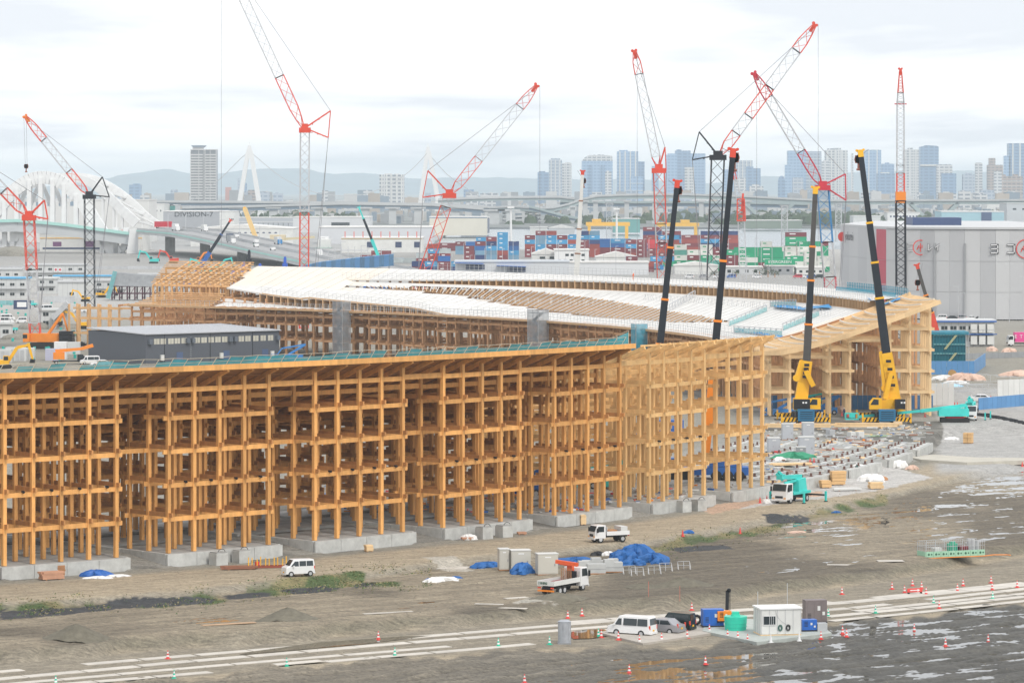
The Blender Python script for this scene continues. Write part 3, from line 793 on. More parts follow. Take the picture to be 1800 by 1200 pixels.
rail('guard_rail', LGREY, phi_at(860), phi_at(400), lambda a: o2_of(px_of(a, 15)) - .6, 1.3, 1.6)
rail('guard_rail', LGREY, aR + .05, phi_at(1000), lambda a: 10.5, 1.2, 1.2, .06, (1,), .004)
nb = MB(); nb.use(NETB)
A_ = np.arange(aR, phi_at(1235), .01)
for p, q in zip(A_[:-1], A_[1:]):
    nb.quad(RP(p, -1.2, 20.3), RP(q, -1.2, 20.3), RP(q, -1.2, 21.9), RP(p, -1.2, 21.9)); nb.quad(RP(p, 1.2, 20.2), RP(q, 1.2, 20.2), RP(q, 1.2, 21.0), RP(p, 1.2, 21.0))
nb.build('safety_net', None, far_ring, world=True)['kind'] = 'stuff'
# blue tarpaulins and stair scaffolds lying on the pale roof at the right
def tarp_strip(pts, w, label):
    mb = MB()
    n_ = len(pts)
    for (p, q) in zip(pts[:-1], pts[1:]):
        for k_ in range(3):
            a_ = p.lerp(q, k_ / 3); b_ = p.lerp(q, (k_ + 1) / 3)
            mb.quad(a_ + Vector((0, -w / 2, random.uniform(.1, .4))), b_ + Vector((0, -w / 2, random.uniform(.1, .4))), b_ + Vector((0, w / 2, random.uniform(.2, .7))), a_ + Vector((0, w / 2, random.uniform(.2, .7))))
    return solo(mb, 'tarpaulin', TARPR, label, 'tarpaulin')
TARPR = mat('sky blue tarpaulin', (.02, .24, .52), .6, .3, .6, .05)
def roofpt(px, py):
    best = None
    for a in np.linspace(PHE, aL, 500):
        for o in np.arange(-1, 30, .75):
            p = RP(a, o, surf(o, a) if a > aR else h_roof(o)); u = 900 + F * p.x / p.y; v = YH + (H - p.z) * F / p.y
            d = (u - px) ** 2 + 4 * (v - py) ** 2
            if best is None or d < best[0]: best = (d, p)
    return best[1]
tarp_strip([roofpt(1360, 540), roofpt(1410, 545), roofpt(1460, 541)], 8, 'blue tarpaulin on the pale roof below the second rib line near the outrigger crane boom')
tarp_strip([roofpt(1520, 536), roofpt(1552, 538), roofpt(1580, 528)], 6, 'blue tarpaulin at the top of the roof next to the bare joists')
tarp_strip([roofpt(1295, 582), roofpt(1340, 590), roofpt(1378, 594)], 3, 'narrow blue tarpaulin at the inner edge of the pale roof')
def lying_scaffold(p, q, wd, label, m=LGREY, net_=None):
    mb = MB(); d = (q - p); n_ = 9; s_ = Vector((0, wd, 0)); up = Vector((0, 0, 1.3))
    for off in (Vector((0, 0, 0)), s_):
        mb.bar(p + off, q + off, .12); mb.bar(p + off + up, q + off + up, .09)
    for i in range(n_ + 1):
        c_ = p + d * i / n_
        mb.bar(c_, c_ + up, .09); mb.bar(c_ + s_, c_ + s_ + up, .09); mb.bar(c_, c_ + s_, .09)
        if i < n_: mb.bar(c_, c_ + d / n_ + up, .06)
    if net_: mb.use(net_); mb.quad(p + Vector((0, .05, .05)), q + Vector((0, .05, .05)), q + up * .8, p + up * .8)
    mb.mats = [m] + [x for x in mb.mats if x is not m] if not mb.mats else mb.mats
    return mb
def scaf(p, q, wd, label, net_=None):
    mb = MB(); mb.use(LGREY); mb2 = lying_scaffold(p, q, wd, label)
    mb.v, mb.f = mb2.v, mb2.f; mb.m = [0] * len(mb2.f)
    if net_: mb.use(net_); up = Vector((0, 0, 1.0)); mb.quad(p + Vector((0, -.1, .05)), q + Vector((0, -.1, .05)), q + up, p + up)
    return solo(mb, 'scaffold_walkway', None, label, 'scaffold')
NETT = mat('pale teal net', (.20, .48, .50), .8, .2, 1, .05, alpha=.7)
scaf(roofpt(1282, 572), roofpt(1348, 548), 2.5, 'long scaffold walkway with teal net across the pale roof', NETT)
scaf(roofpt(1378, 580), roofpt(1440, 555), 2.5, 'scaffold walkway with teal net beside the bare joists', NETT)
scaf(roofpt(1355, 540), roofpt(1400, 537), 1.5, 'short scaffold walkway at the top of the pale roof', NETT)
scaf(roofpt(1290, 585), roofpt(1375, 590), 1.5, 'scaffold walkway along the inner roof edge', NETT)
scaf(roofpt(1178, 545), roofpt(1222, 520), 2.5, 'grey scaffold walkway leaning over the open trellis')
# stair towers wrapped in mesh against the inner face
def stair_tower(px, w, ztop, m, label, o=31.6):
    a = phi_at(px); c = RP(a, o); r = thing('scaffold_tower', label, 'scaffold tower', c, a)
    mb = MB()
    for sx in (-1, 1):
        for sy in (-1, 0, 1): mb.bar((sx * 1.3, sy * w / 2, 0), (sx * 1.3, sy * w / 2, ztop), .12)
    for z_ in np.arange(1.8, ztop, 1.9):
        mb.bar((-1.3, -w / 2, z_), (-1.3, w / 2, z_), .1); mb.bar((1.3, -w / 2, z_), (1.3, w / 2, z_), .1); mb.bar((-1.3, -w / 2, z_), (1.3, -w / 2, z_), .1); mb.bar((-1.3, w / 2, z_), (1.3, w / 2, z_), .1)
    mb.build('tube_frame', LGREY, r)
    mb = MB()
    for i, z_ in enumerate(np.arange(0, ztop - 1.9, 1.9)):
        s_ = 1 if i % 2 else -1; mb.bar((0, -s_ * w / 2.4, z_), (0, s_ * w / 2.4, z_ + 1.9), .9, .12)
    mb.build('stair_flight', GREY, r)
    mb = MB()
    for z_ in np.arange(0, ztop - .2, 3.8):
        z2 = min(z_ + 3.75, ztop)
        mb.quad((-1.42, -w / 2, z_), (-1.42, w / 2, z_), (-1.42, w / 2, z2), (-1.42, -w / 2, z2)); mb.quad((-1.42, -w / 2 - .06, z_), (1.3, -w / 2 - .06, z_), (1.3, -w / 2 - .06, z2), (-1.42, -w / 2 - .06, z2))
    mb.build('mesh_cladding', m, r)
stair_tower(616, 3.4, 13.8, NETG, 'grey mesh covered scaffold tower on the inner face, left of the two grey ones')
stair_tower(965, 4.8, 14.0, NETG, 'wider grey mesh covered scaffold tower near the middle of the inner face')
stair_tower(1146, 2.6, 12.5, NETB, 'blue mesh covered scaffold tower beside the leftmost dark telescopic boom')
# --- unfinished outer fragment at the far left end
frag = thing('timber_roof_frame', 'open unclad timber roof frame with bare joists at the far left end of the ring', 'timber structure', RP(phi_at(330), 10))
mm = m
def phi_o(px, o):
    A_ = np.linspace(.8, 1.9, 1200); r_ = RO - o; U_ = 900 + F * (CX + r_ * np.cos(A_)) / (CY + r_ * np.sin(A_)); return float(np.interp(-px, -U_, A_))
def pxl(o): return interp(o, [(-1, 300), (2, 292), (14, 268), (30, 195)])
def pxr(o): return interp(o, [(0, 446), (14, 400), (29, 362)])
for o in (13.4, 9.8, 6, 2):
    n_ = 8
    for i in range(n_ + 1):
        a = phi_o(pxl(o) + (pxr(o) - pxl(o)) * i / n_, o); z_ = h_roof(o) + 1.0; piece('column', mm, frag, RP(a, o, z_ / 2), (.42, .42, z_), a)
    for z_ in (3.8, 7.6, 11.4, h_roof(o) + .9): piece_bar('floor_beam', mm, frag, RP(phi_o(pxl(o), o), o, z_), RP(phi_o(pxr(o), o), o, z_), .24, .6 if z_ > 12 else .45)
for o in np.arange(-1, 14, 1.25):
    A_ = np.linspace(phi_o(pxl(o) - 4, o), phi_o(pxr(o), o), 5)
    for p, q in zip(A_[:-1], A_[1:]): piece_bar('joist', mm, frag, RP(p, o, h_roof(o) + 1.3), RP(q, o, h_roof(o) + 1.3), .34, .25)
for i in range(12):
    u_ = 272 + i * 13; oo = [o for o in np.arange(-1, 14, .5) if px_of(phi_o(u_, 13.8), o) < pxr(o)]
    if len(oo) > 2: a = phi_o(u_, 13.8); piece_bar('rafter', mm, frag, RP(a, 13.8, h_roof(13.8) + 1.1), RP(a, oo[0], h_roof(oo[0]) + 1.1), .25, .4)
for o in np.arange(16, 30, 1.5):      # lower joist field in front of the fragment
    piece_bar('joist', mm, frag, RP(phi_o(pxl(o) + 20, o), o, h_roof(o) - .1), RP(phi_o(pxr(o), o), o, h_roof(o) - .1), .5, .25)
# ================================================================ water, far land, hills, haze
SEA = D.materials.new('harbour water'); SEA.use_nodes = True; b = bsdf(SEA); b.inputs['Base Color'].default_value = (.16, .20, .22, 1); b.inputs['Roughness'].default_value = .22
t = SEA.node_tree; n_ = t.nodes.new('ShaderNodeTexNoise'); n_.inputs['Scale'].default_value = .15; n_.inputs['Detail'].default_value = 5; g = t.nodes.new('ShaderNodeNewGeometry'); t.links.new(g.outputs['Position'], n_.inputs['Vector'])
bu = t.nodes.new('ShaderNodeBump'); bu.inputs['Strength'].default_value = .3; bu.inputs['Distance'].default_value = .5; t.links.new(n_.outputs[0], bu.inputs['Height']); t.links.new(bu.outputs[0], b.inputs['Normal'])
mb = MB(); mb.quad((-11000, 2300, -2.5), (11000, 2300, -2.5), (11000, 4000, -2.5), (-11000, 4000, -2.5)); o = mb.build('water', SEA); tag(o, 'pale harbour water behind the port', kind='structure')
LAND = mat('far land', (.20, .21, .20), .95, .45, .012, 0)
mb = MB(); mb.quad((-11000, 3900, -1), (11000, 3900, -1), (11000, 27000, -1), (-11000, 27000, -1)); mb.quad((-11000, 3900, -3), (11000, 3900, -3), (11000, 3900, -1), (-11000, 3900, -1))
o = mb.build('far_land', LAND); tag(o, 'flat built-up land beyond the harbour', kind='structure')
mb = MB(); mb.box(-3000, -60, 2440, 3910, -3, -.4); o = mb.build('quay', mat('quay apron', (.33, .33, .32), .9, .2, .02, 0)); tag(o, 'grey quay with warehouses behind the arch bridge', kind='structure')
# hills
HM = mat('forested hill', (.09, .16, .20), 1, .3, .004, 0)
def hills(Y, pts, label, depth=1500):
    mb = MB(); us = np.arange(pts[0][0], pts[-1][0] + 1, 6); rows = []
    for k_, (dy, fz) in enumerate(((-depth, 0), (-depth * .6, .45), (-depth * .3, .78), (0, 1), (depth * .5, .6), (depth, 0))):
        row = []
        for u_ in us:
            zt = H - (interp(u_, pts) - YH) * Y / F + (fbm(np.array([u_ * .03]), np.array([k_ * 1.7]), 4, 3)[0] - .5) * 26
            row.append(Vector(((u_ - 900) * Y / F, Y + dy, -5 + (zt + 5) * fz * (1 if k_ == 3 else .8 + .4 * fbm(np.array([u_ * .05]), np.array([k_ * 3.1]), 3, 8)[0]))))
        rows.append(row)
    n_ = len(us); mb.v = [p for r_ in rows for p in r_]
    mb.f = [(j * n_ + i, j * n_ + i + 1, (j + 1) * n_ + i + 1, (j + 1) * n_ + i) for j in range(5) for i in range(n_ - 1)]; mb.m = [0] * len(mb.f)
    o = mb.build('hills', HM, smooth=True); tag(o, label, kind='structure')
hills(25000, [(-300, 345), (60, 330), (190, 313), (240, 302), (280, 297), (320, 303), (380, 306), (440, 300), (500, 295), (545, 298), (590, 307), (660, 305), (720, 312), (800, 314), (860, 314), (900, 311), (940, 313), (1100, 316), (1250, 322), (1340, 309), (1400, 308), (1500, 302), (1600, 300), (1700, 300), (1800, 303), (2100, 320)], 'low blue hills along the horizon')
# air
hb = MB(); hb.box(-12000, 12000, -600, 28500, -9, 215); ho = hb.build('haze', None); ho.data.materials.clear()
hm = D.materials.new('air'); hm.use_nodes = True; t = hm.node_tree; t.nodes.clear(); oo = t.nodes.new('ShaderNodeOutputMaterial'); pv = t.nodes.new('ShaderNodeVolumePrincipled')
pv.inputs['Color'].default_value = (.84, .94, 1.0, 1); pv.inputs['Density'].default_value = 0.00006; pv.inputs['Anisotropy'].default_value = .1
t.links.new(pv.outputs[0], oo.inputs['Volume']); ho.data.materials.append(hm); tag(ho, 'thin haze over the harbour', kind='stuff')
# ================================================================ skyline
def facade_mat(name, c1, c2, sx, sz, rough=.35):
    if name in MATS: return MATS[name]
    m = D.materials.new(name); m.use_nodes = True; t = m.node_tree; b = bsdf(m); l = t.links.new; b.inputs['Roughness'].default_value = rough
    tcn = t.nodes.new('ShaderNodeTexCoord'); sp = t.nodes.new('ShaderNodeSeparateXYZ'); l(tcn.outputs['Object'], sp.inputs[0])
    def stripe(axis, per, duty):
        d = t.nodes.new('ShaderNodeMath'); d.operation = 'DIVIDE'; l(axis, d.inputs[0]); d.inputs[1].default_value = per
        f = t.nodes.new('ShaderNodeMath'); f.operation = 'FRACT'; l(d.outputs[0], f.inputs[0])
        g_ = t.nodes.new('ShaderNodeMath'); g_.operation = 'LESS_THAN'; l(f.outputs[0], g_.inputs[0]); g_.inputs[1].default_value = duty; return g_.outputs[0]
    ax = t.nodes.new('ShaderNodeMath'); ax.operation = 'ADD'; l(sp.outputs[0], ax.inputs[0]); l(sp.outputs[1], ax.inputs[1])
    a = stripe(sp.outputs[2], sz, .45); b2 = stripe(ax.outputs[0], sx, .72)
    mu = t.nodes.new('ShaderNodeMath'); mu.operation = 'MULTIPLY'; l(a, mu.inputs[0]); l(b2, mu.inputs[1])
    mxn = t.nodes.new('ShaderNodeMix'); mxn.data_type = 'RGBA'; mxn.inputs[6].default_value = (*c1, 1); mxn.inputs[7].default_value = (*c2, 1); l(mu.outputs[0], mxn.inputs[0]); l(mxn.outputs[2], b.inputs['Base Color'])
    MATS[name] = m; return m
FG = facade_mat('blue glass facade', (.30, .44, .62), (.16, .30, .48), 9, 8)
FD = facade_mat('dark blue facade', (.20, .32, .48), (.11, .20, .34), 14, 8)
FWH = facade_mat('pale apartment facade', (.62, .62, .62), (.20, .23, .27), 12, 7, .7)
FGR = facade_mat('grey office facade', (.42, .47, .54), (.22, .29, .38), 10, 8, .6)
FBR = facade_mat('brown apartment facade', (.40, .32, .28), (.16, .15, .16), 10, 7, .7)
def tower(px0, px1, yt, Y, m, label, cat='tower', name='skyscraper', caps=(), slabs=0, depth=None, fins=0, rot=0.0, ybase=350, group=None):
    k = Y / F; w = (px1 - px0) * k; x = ((px0 + px1) / 2 - 900) * k; zt = H - (yt - YH) * k; dp = depth or w * .8
    r = thing(name, label, cat, (x, Y, 0), rot, group)
    MB().box(-w / 2, w / 2, 0, dp, -1, zt).build('body', m, r)
    for (a, b_, dh, mm) in caps: MB().box((a - .5) * w, (b_ - .5) * w, dp * .1, dp * .8, zt, zt + dh * k).build('roof_block', mm or m, r)
    if slabs:
        mb = MB()
        for i in range(slabs): zz = zt * (i + 1) / (slabs + 1); mb.box(-w / 2 - .5, w / 2 + .5, -.7, .0, zz, zz + 1.2)
        o = mb.build('balcony_bands', OFFW, r); o['kind'] = 'stuff'
    for i in range(fins):
        xx = -w / 2 + w * (i + .5) / fins; MB().box(xx - w * .03, xx + w * .03, -1.2, 0, 0, zt).build('pilaster', OFFW, r)
    return r
T = tower
T(945, 967, 303, 9000, FD, 'short blue grey tower at the left end of the right-hand skyline', caps=((.1, .6, 2, None),))
T(965, 988, 281, 8900, FGR, 'slim grey tower with rounded top, taller of the adjoining pair', caps=((.15, .85, 2.5, None),), fins=3)
T(988, 1005, 287, 9050, FWH, 'pale slim tower joined to the right of the taller slim tower', caps=((.3, .9, 1.5, None),), fins=2)
r = T(1023, 1077, 283, 9200, FG, 'wide blue glass tower with sloping crown between two yellowish masts')
k = 9200 / F; ck = MB(); ck.side([(-27 * k, 0), (-22 * k, 6 * k), (-15 * k, 10 * k), (8 * k, 11 * k), (26 * k, 9 * k), (27 * k, 0)], 0, 30 * k); o = ck.build('crown', FWH, r); o.location = (0, 0, H + (YH - 283) * k)
for a_ in (-.28, .12): MB().box(54 * k * a_, 54 * k * (a_ + .12), -3, 0, 0, H + (YH - 290) * k).build('glass_strip', FD, r)
T(1064, 1075, 302, 8700, FWH, 'small white tower standing before the wide crowned tower', caps=((.2, .6, 2, None),))
r = T(1085, 1122, 266, 9300, FG, 'tallest square glass tower left of the red lattice crane', caps=((.1, .5, 2, None),), fins=4)
T(1122, 1133, 284, 9350, FD, 'narrow blue annex right of the tallest square glass tower')
T(1109, 1130, 310, 8600, FG, 'low glass block in front of the tallest square tower', slabs=3)
T(1146, 1158, 292, 9300, FG, 'slim blue tower hidden partly behind the red lattice crane')
T(1170, 1190, 272, 9200, FG, 'blue tower just right of the red lattice crane mast', caps=((.2, .9, 2, None),))
T(1187, 1214, 265, 9400, FD, 'tall dark blue tower behind the left dark telescopic boom', caps=((.1, .4, 2, None),))
T(1204, 1220, 294, 8700, FWH, 'white slab tower left of the black lattice crane', fins=2)
T(1214, 1240, 270, 9500, FG, 'broad blue glass tower behind the black gantry crane')
T(1272, 1296, 298, 9100, FG, 'glass tower between the black crane and dark boom')
T(1295, 1323, 282, 9300, FGR, 'grey striped tower right of the tall dark telescopic boom', fins=4)
T(1312, 1337, 296, 9000, FD, 'dark blue tower with stepped top right of the striped grey tower', caps=((.0, .5, 3, None),))
T(1291, 1311, 313, 8600, FWH, 'small white block before the grey striped tower')
T(1318, 1342, 327, 8300, FWH, 'white stepped hospital-like block low on the skyline', caps=((.2, .7, 3, None),), ybase=345)
r = T(1368, 1380, 320, 8800, FD, 'small round-topped dark building left of the tall glass pair')
k = 8800 / F; ck = MB(); ck.side([(6 * k * math.cos(a_), 11 * k * math.sin(a_)) for a_ in np.linspace(0, PI, 12)], 0, 8 * k); o = ck.build('dome_roof', FD, r); o.location = (0, 0, H + (YH - 320) * k)
T(1385, 1417, 265, 9400, FG, 'tall pale glass tower behind the white crossing crane booms')
T(1380, 1392, 290, 9200, FG, 'low wing left of the tall pale glass tower')
T(1417, 1444, 266, 9500, FGR, 'tall grey tower right of the pale glass tower', slabs=6)
T(1445, 1458, 284, 9200, FWH, 'short pale tower beside the twin-crowned apartment tower', caps=((.2, .8, 2, None),))
T(1452, 1490, 264, 9300, FWH, 'apartment tower with vertical ribs and rounded roof crowns', caps=((.1, .35, 3, None), (.4, .7, 4, None)), fins=6)
T(1394, 1412, 312, 8700, FGR, 'square grey office block in front of the glass tower', slabs=4)
T(1496, 1500, 270, 9200, FWH, 'very thin pale tower right of the ribbed apartment tower')
T(1520, 1549, 264, 9300, FG, 'blue glass tower behind the leaning right telescopic boom', caps=((.1, .9, 1.5, OFFW),), fins=2)
T(1550, 1572, 288, 9350, FG, 'lower blue glass tower right of the leaning boom', caps=((.3, .6, 2, None),))
T(1543, 1573, 305, 8700, FD, 'dark low office block below the blue glass tower', caps=((.2, .7, 2, OFFW),))
T(1589, 1615, 263, 9200, FWH, 'tall white apartment tower right of the thin lattice mast', caps=((.3, .6, 3, None),), fins=4)
r = T(1618, 1650, 258, 9300, FD, 'dark glass tower with slanted roof, most prominent on the right', fins=0)
k = 9300 / F; ck = MB(); ck.side([(-14 * k, 0), (-6 * k, 2.5 * k), (12 * k, 1.5 * k), (16 * k, 0)], 0, 20 * k); o = ck.build('slanted_roof', FD, r); o.location = (0, 0, H + (YH - 258) * k)
MB().box(-16.5 * k, 16.5 * k, -3, 0, H + (YH - 292) * k, H + (YH - 289) * k).build('sky_lobby', OFFW, r)
T(1648, 1674, 290, 9000, FWH, 'white grid-faced tower right of the dark slanted tower', caps=((.1, .9, 1, None),), slabs=7)
T(1656, 1681, 305, 8800, FD, 'dark slate block before the white grid tower')
T(1693, 1713, 307, 8800, FGR, 'mid grey stepped block right of the slate block', caps=((.3, .8, 3, None),))
T(1715, 1727, 287, 9200, FWH, 'slender grey-white tower standing alone on the right', caps=((.1, .9, 1, None),))
T(1737, 1763, 290, 9100, FBR, 'brown-grey slab tower with antenna, right part of the skyline', caps=((.1, .5, 12, None),))
T(1765, 1776, 274, 9300, FG, 'thin blue tower left of the tower cut by the right edge')
T(1774, 1812, 252, 9300, FD, 'tall dark tower cut by the right edge of the photo', fins=3)
T(1748, 1761, 301, 8000, FWH, 'thin white tower in front of the brown-grey slab')
T(1761, 1798, 310, 8000, FBR, 'beige terraced apartment block near the right edge', caps=((.0, .2, 3, None), (.6, .8, 4, None)), slabs=5)
T(227, 248, 325, 9000, FD, 'small dark block behind the right end of the arch bridge', caps=((.3, .9, 2, None),))
T(396, 406, 329, 7800, mat('salmon render', (.55, .28, .24), .8, .1, .02, 0), 'little salmon-coloured block right of the lone apartment tower')
T(417, 421, 314, 9000, FGR, 'needle-thin grey tower left of the first bridge pylon')
T(430, 434, 322, 9000, FD, 'thin dark tower between the legs of the first bridge pylon')
T(436, 449, 334, 7500, FBR, 'low brown block behind the first bridge pylon')
T(300, 312, 333, 8000, FGR, 'small grey block left of the lone apartment tower')
T(815, 833, 333, 8500, FD, 'low dark block right of the leaning red crane boom foot')
T(667, 710, 307, 6800, FWH, 'white gridded apartment slab left of the second bridge pylon', caps=((.2, .5, 2, None), (.6, .8, 1.5, None)), fins=5)
# lone tall apartment tower
Y = 5200; k = Y / F
r = thing('apartment_tower', 'lone tall white apartment tower with flared roof cap, left of the first bridge pylon', 'tower', ((357.5 - 900) * k, Y, 0))
LW = mat('tower off white', (.62, .61, .60), .7, .05, .05, 0); LD = mat('tower window band', (.20, .215, .24), .3, .1, .05, 0)
z0_, zt_ = 0, H + (YH - 264) * k
MB().box(-22.5 * k, 22.5 * k, 0, 36 * k, -1, zt_).build('body', LD, r)
fl = int((zt_ - 4) / 3.9)
for i in range(fl):
    zz = 3 + i * 3.9; piece('floor_band', LW, r, (r.location.x - 11.4 * k, Y - .4, zz), (21.0 * k, 1.6, 2.0)); piece('floor_band', LW, r, (r.location.x + 12.4 * k, Y - .4, zz), (19.5 * k, 1.6, 2.0))
for x_ in (-22.4, -8, 1.2, 3.2, 12, 22.4): MB().box((x_ - .5) * k, (x_ + .5) * k, -1.6, 0, 0, zt_ + 1).build('pier', LW, r)
MB().box(-22.8 * k, 22.8 * k, -1, 37 * k, zt_, zt_ + 1.4).build('roof_slab', LW, r)
ck = MB(); ck.box(-19 * k, -2 * k, 2, 30 * k, zt_ + 1.4, zt_ + 5 * k); ck.build('plant_room', LW, r)
ck = MB(); ck.side([(-19 * k, 0), (-22 * k, 3.4 * k), (3 * k, 3.4 * k), (0, 0)], 0, 33 * k); o = ck.build('flared_cap', mat('slate cap', (.22, .27, .33), .6, .1, .1, 0), r); o.location = (0, 0, zt_ + 5 * k)
MB().box(-25 * k, 25 * k, -3, 20 * k, -1, 14 * k).build('podium', LW, r)
for i in range(7): MB().box((-24 + i * 7) * k, (-20 + i * 7) * k, -3.4, -3, 6 * k, 11 * k).build('window', LD, r)
# low-rise fabric near the horizon
pal = [mat('rooftop pale', (.55, .55, .54), .9, .1, .05, .1), mat('rooftop grey', (.33, .34, .35), .9, .1, .05, .1), mat('rooftop tan', (.42, .36, .30), .9, .1, .05, .1), FWH, FGR, mat('rooftop blue grey', (.22, .28, .34), .8, .1, .05, .1)]
R_ = random.Random(4)
names_ = ['white', 'grey', 'tan', 'windowed white', 'windowed grey', 'blue grey']
for i in range(120):
    u_ = R_.uniform(180, 1815); w_ = R_.uniform(9, 26); k_ = R_.randrange(6); Yq = R_.uniform(6200, 7800); yt_ = R_.uniform(334, 344.5)
    if 640 < u_ < 900: yt_ += 3
    side_ = 'left of the lone apartment tower' if u_ < 330 else 'between the lone tower and second pylon' if u_ < 750 else 'below the middle of the skyline' if u_ < 1250 else 'below the right skyline'
    T(u_, u_ + w_, yt_, Yq, pal[k_], f'low {names_[k_]} block on the far shore {side_}', 'low building', 'low_building', caps=((.2, .5, 1.2, None),) if i % 2 else (), group='low blocks on the far shore')
mb = MB()
for i in range(1500):
    u_ = R_.uniform(100, 1850); Yq = R_.uniform(4300, 9500); k_ = Yq / F; w_ = R_.uniform(4, 14) * k_ * 1.1; hh = R_.uniform(4, 13); x_ = (u_ - 900) * k_
    mb.use(pal[R_.choice((0, 0, 1, 2, 5))]); mb.box(x_, x_ + w_, Yq, Yq + R_.uniform(15, 50), -1, hh)
o = mb.build('rooftops', None); tag(o, 'dense low rooftops on the far shore', 'rooftops', kind='stuff')
mb = MB(); TREEF = mat('distant foliage', (.05, .075, .035), 1, .3, .1, 0)
for i in range(1100):
    u_ = R_.choice((R_.uniform(330, 620), R_.uniform(1290, 1520), R_.uniform(1290, 1480), R_.uniform(900, 1800), R_.uniform(1700, 1800))); Yq = R_.uniform(3930, 5000); k_ = Yq / F; x_ = (u_ - 900) * k_; h_ = R_.uniform(4, 11); w_ = R_.uniform(4, 10)
    P = [(x_ + w_ * math.cos(a_) * R_.uniform(.7, 1.2), Yq + w_ * math.sin(a_), h_ * .25) for a_ in np.linspace(0, 2 * PI, 7)[:-1]]
    Q = [(x_ + w_ * .6 * math.cos(a_ + .4) * R_.uniform(.7, 1.2), Yq + w_ * .6 * math.sin(a_ + .4), h_ * R_.uniform(.75, 1.05)) for a_ in np.linspace(0, 2 * PI, 7)[:-1]]
    mb.add(P + Q + [(x_, Yq, h_ * 1.15)], [(j, (j + 1) % 6, (j + 1) % 6 + 6, j + 6) for j in range(6)] + [(j + 6, (j + 1) % 6 + 6, 12) for j in range(6)])
o = mb.build('shoreline_trees', TREEF); tag(o, 'dark scrubby trees along the far shore', 'trees', kind='stuff')
# ================================================================ elevated highways and suspension bridge
DK = mat('highway concrete', (.52, .53, .53), .85, .1, .05, .03); DKG = mat('highway girder grey green', (.36, .43, .43), .8, .1, .05, .03); DKB = mat('girder blue grey', (.24, .30, .37), .7, .1, .05, .03)
def deck_part(r, pts, wy, th, m, mg, name='deck', par=2.0):
    """pts: (px, py, Y) of the top edge; a deck slab with parapet and girder"""
    P = [A(*p) for p in pts]
    for p, q in zip(P[:-1], P[1:]):
        mb = MB(); mb.use(m); s_ = Vector((0, wy, 0))
        def seg(z0, z1, y0, y1):
            a = [p + Vector((0, y0, z0)), q + Vector((0, y0, z0)), q + Vector((0, y1, z0)), p + Vector((0, y1, z0)), p + Vector((0, y0, z1)), q + Vector((0, y0, z1)), q + Vector((0, y1, z1)), p + Vector((0, y1, z1))]
            mb.add(a, [(0, 3, 2, 1), (4, 5, 6, 7), (0, 1, 5, 4), (1, 2, 6, 5), (2, 3, 7, 6), (3, 0, 4, 7)])
        seg(-par - .5, 0, 0, .5); seg(-par - .5, 0, wy - .5, wy); seg(-par - 1.0, -par, .5, wy - .5)
        mb.use(mg); seg(-par - 1 - th, -par - 1.0, 1.5, wy - 1.5)
        mb.build(name, None, r, world=True)
def pier(r, px, ytop, Y, w, m=DK, name='pier', hammer=0, zb=-2):
    p = A(px, ytop, Y); mb = MB(); mb.box(p.x - w / 2, p.x + w / 2, Y + 3, Y + 9, zb, p.z)
    if hammer: mb.box(p.x - hammer / 2, p.x + hammer / 2, Y + 1, Y + 12, p.z - 2, p.z)
    mb.build(name, m, r, world=True)
Yh = 4300
DKB = mat('girder slate', (.15, .21, .28), .7, .1, .05, .03)
r = thing('elevated_highway', 'long elevated highway crossing the whole view from behind the arch bridge to the right edge', 'highway', A(900, 360, Yh))
deck_part(r, [(235, 352, Yh), (420, 353, Yh), (600, 354.5, Yh), (760, 357, Yh), (860, 362, Yh)], 20, 3.0, DK, DKB)
deck_part(r, [(320, 363, Yh - 60), (420, 361, Yh - 60), (600, 356, Yh - 60), (760, 358, Yh - 60), (850, 365, Yh - 60)], 16, 3.5, DK, DKB)
for x_ in (455, 490, 540): pass
for x_, w_ in ((350, 7), (415, 7), (480, 8), (560, 8), (641, 9), (690, 7), (735, 8), (800, 8)): pier(r, x_, 364, Yh - 60, w_ * 1.2, hammer=18)
for x_, w_ in ((868, 17), (895, 9)): pier(r, x_, 368, Yh - 60, w_ * .75, name='pier', hammer=26)
r = thing('elevated_highway', 'upper curving highway ramp rising in an S over the port, middle to right', 'highway', A(1000, 350, Yh))
deck_part(r, [(770, 349, Yh + 40), (830, 346, Yh + 40), (900, 344.5, Yh + 40), (985, 344, Yh + 40), (1010, 347, Yh + 40)], 18, 2.5, DK, DKG)
deck_part(r, [(850, 364, Yh + 20), (900, 361, Yh + 10), (945, 364, Yh), (972, 363.5, Yh), (1000, 357, Yh), (1025, 348, Yh), (1050, 343, Yh), (1090, 341, Yh), (1200, 340, Yh), (1300, 343, Yh), (1400, 348.5, Yh), (1460, 351, Yh), (1600, 350.5, Yh), (1820, 350, Yh)], 20, 3.4, DK, DKG, par=1.6)
deck_part(r, [(985, 352, Yh + 70), (1060, 354, Yh + 70), (1200, 353.5, Yh + 70), (1340, 355, Yh + 70), (1420, 357, Yh + 70)], 18, 3.5, DKG, DKB)
for x_ in (980, 1007, 1029, 1047, 1102, 1151, 1233, 1315): pier(r, x_, 352 if x_ > 1010 else 362, Yh, 5.5, hammer=9)
for x_, dx in ((1643, -42), (1643, 42), (1352, -42)):           # V-shaped struts
    p, q = A(x_ + dx, 357, Yh), A(x_ + (-5 if dx < 0 else 5), 391, Yh)
    for yy in (4, 14): piece_bar('v_strut', DKG, r, p + Vector((0, yy, 0)), Vector((q.x, q.y + yy, -1)), 5, 4)
piece_bar('v_strut', DKG, r, A(1396, 357, Yh), Vector((A(1357, 391, Yh).x, Yh + 4, -1)), 5, 4)
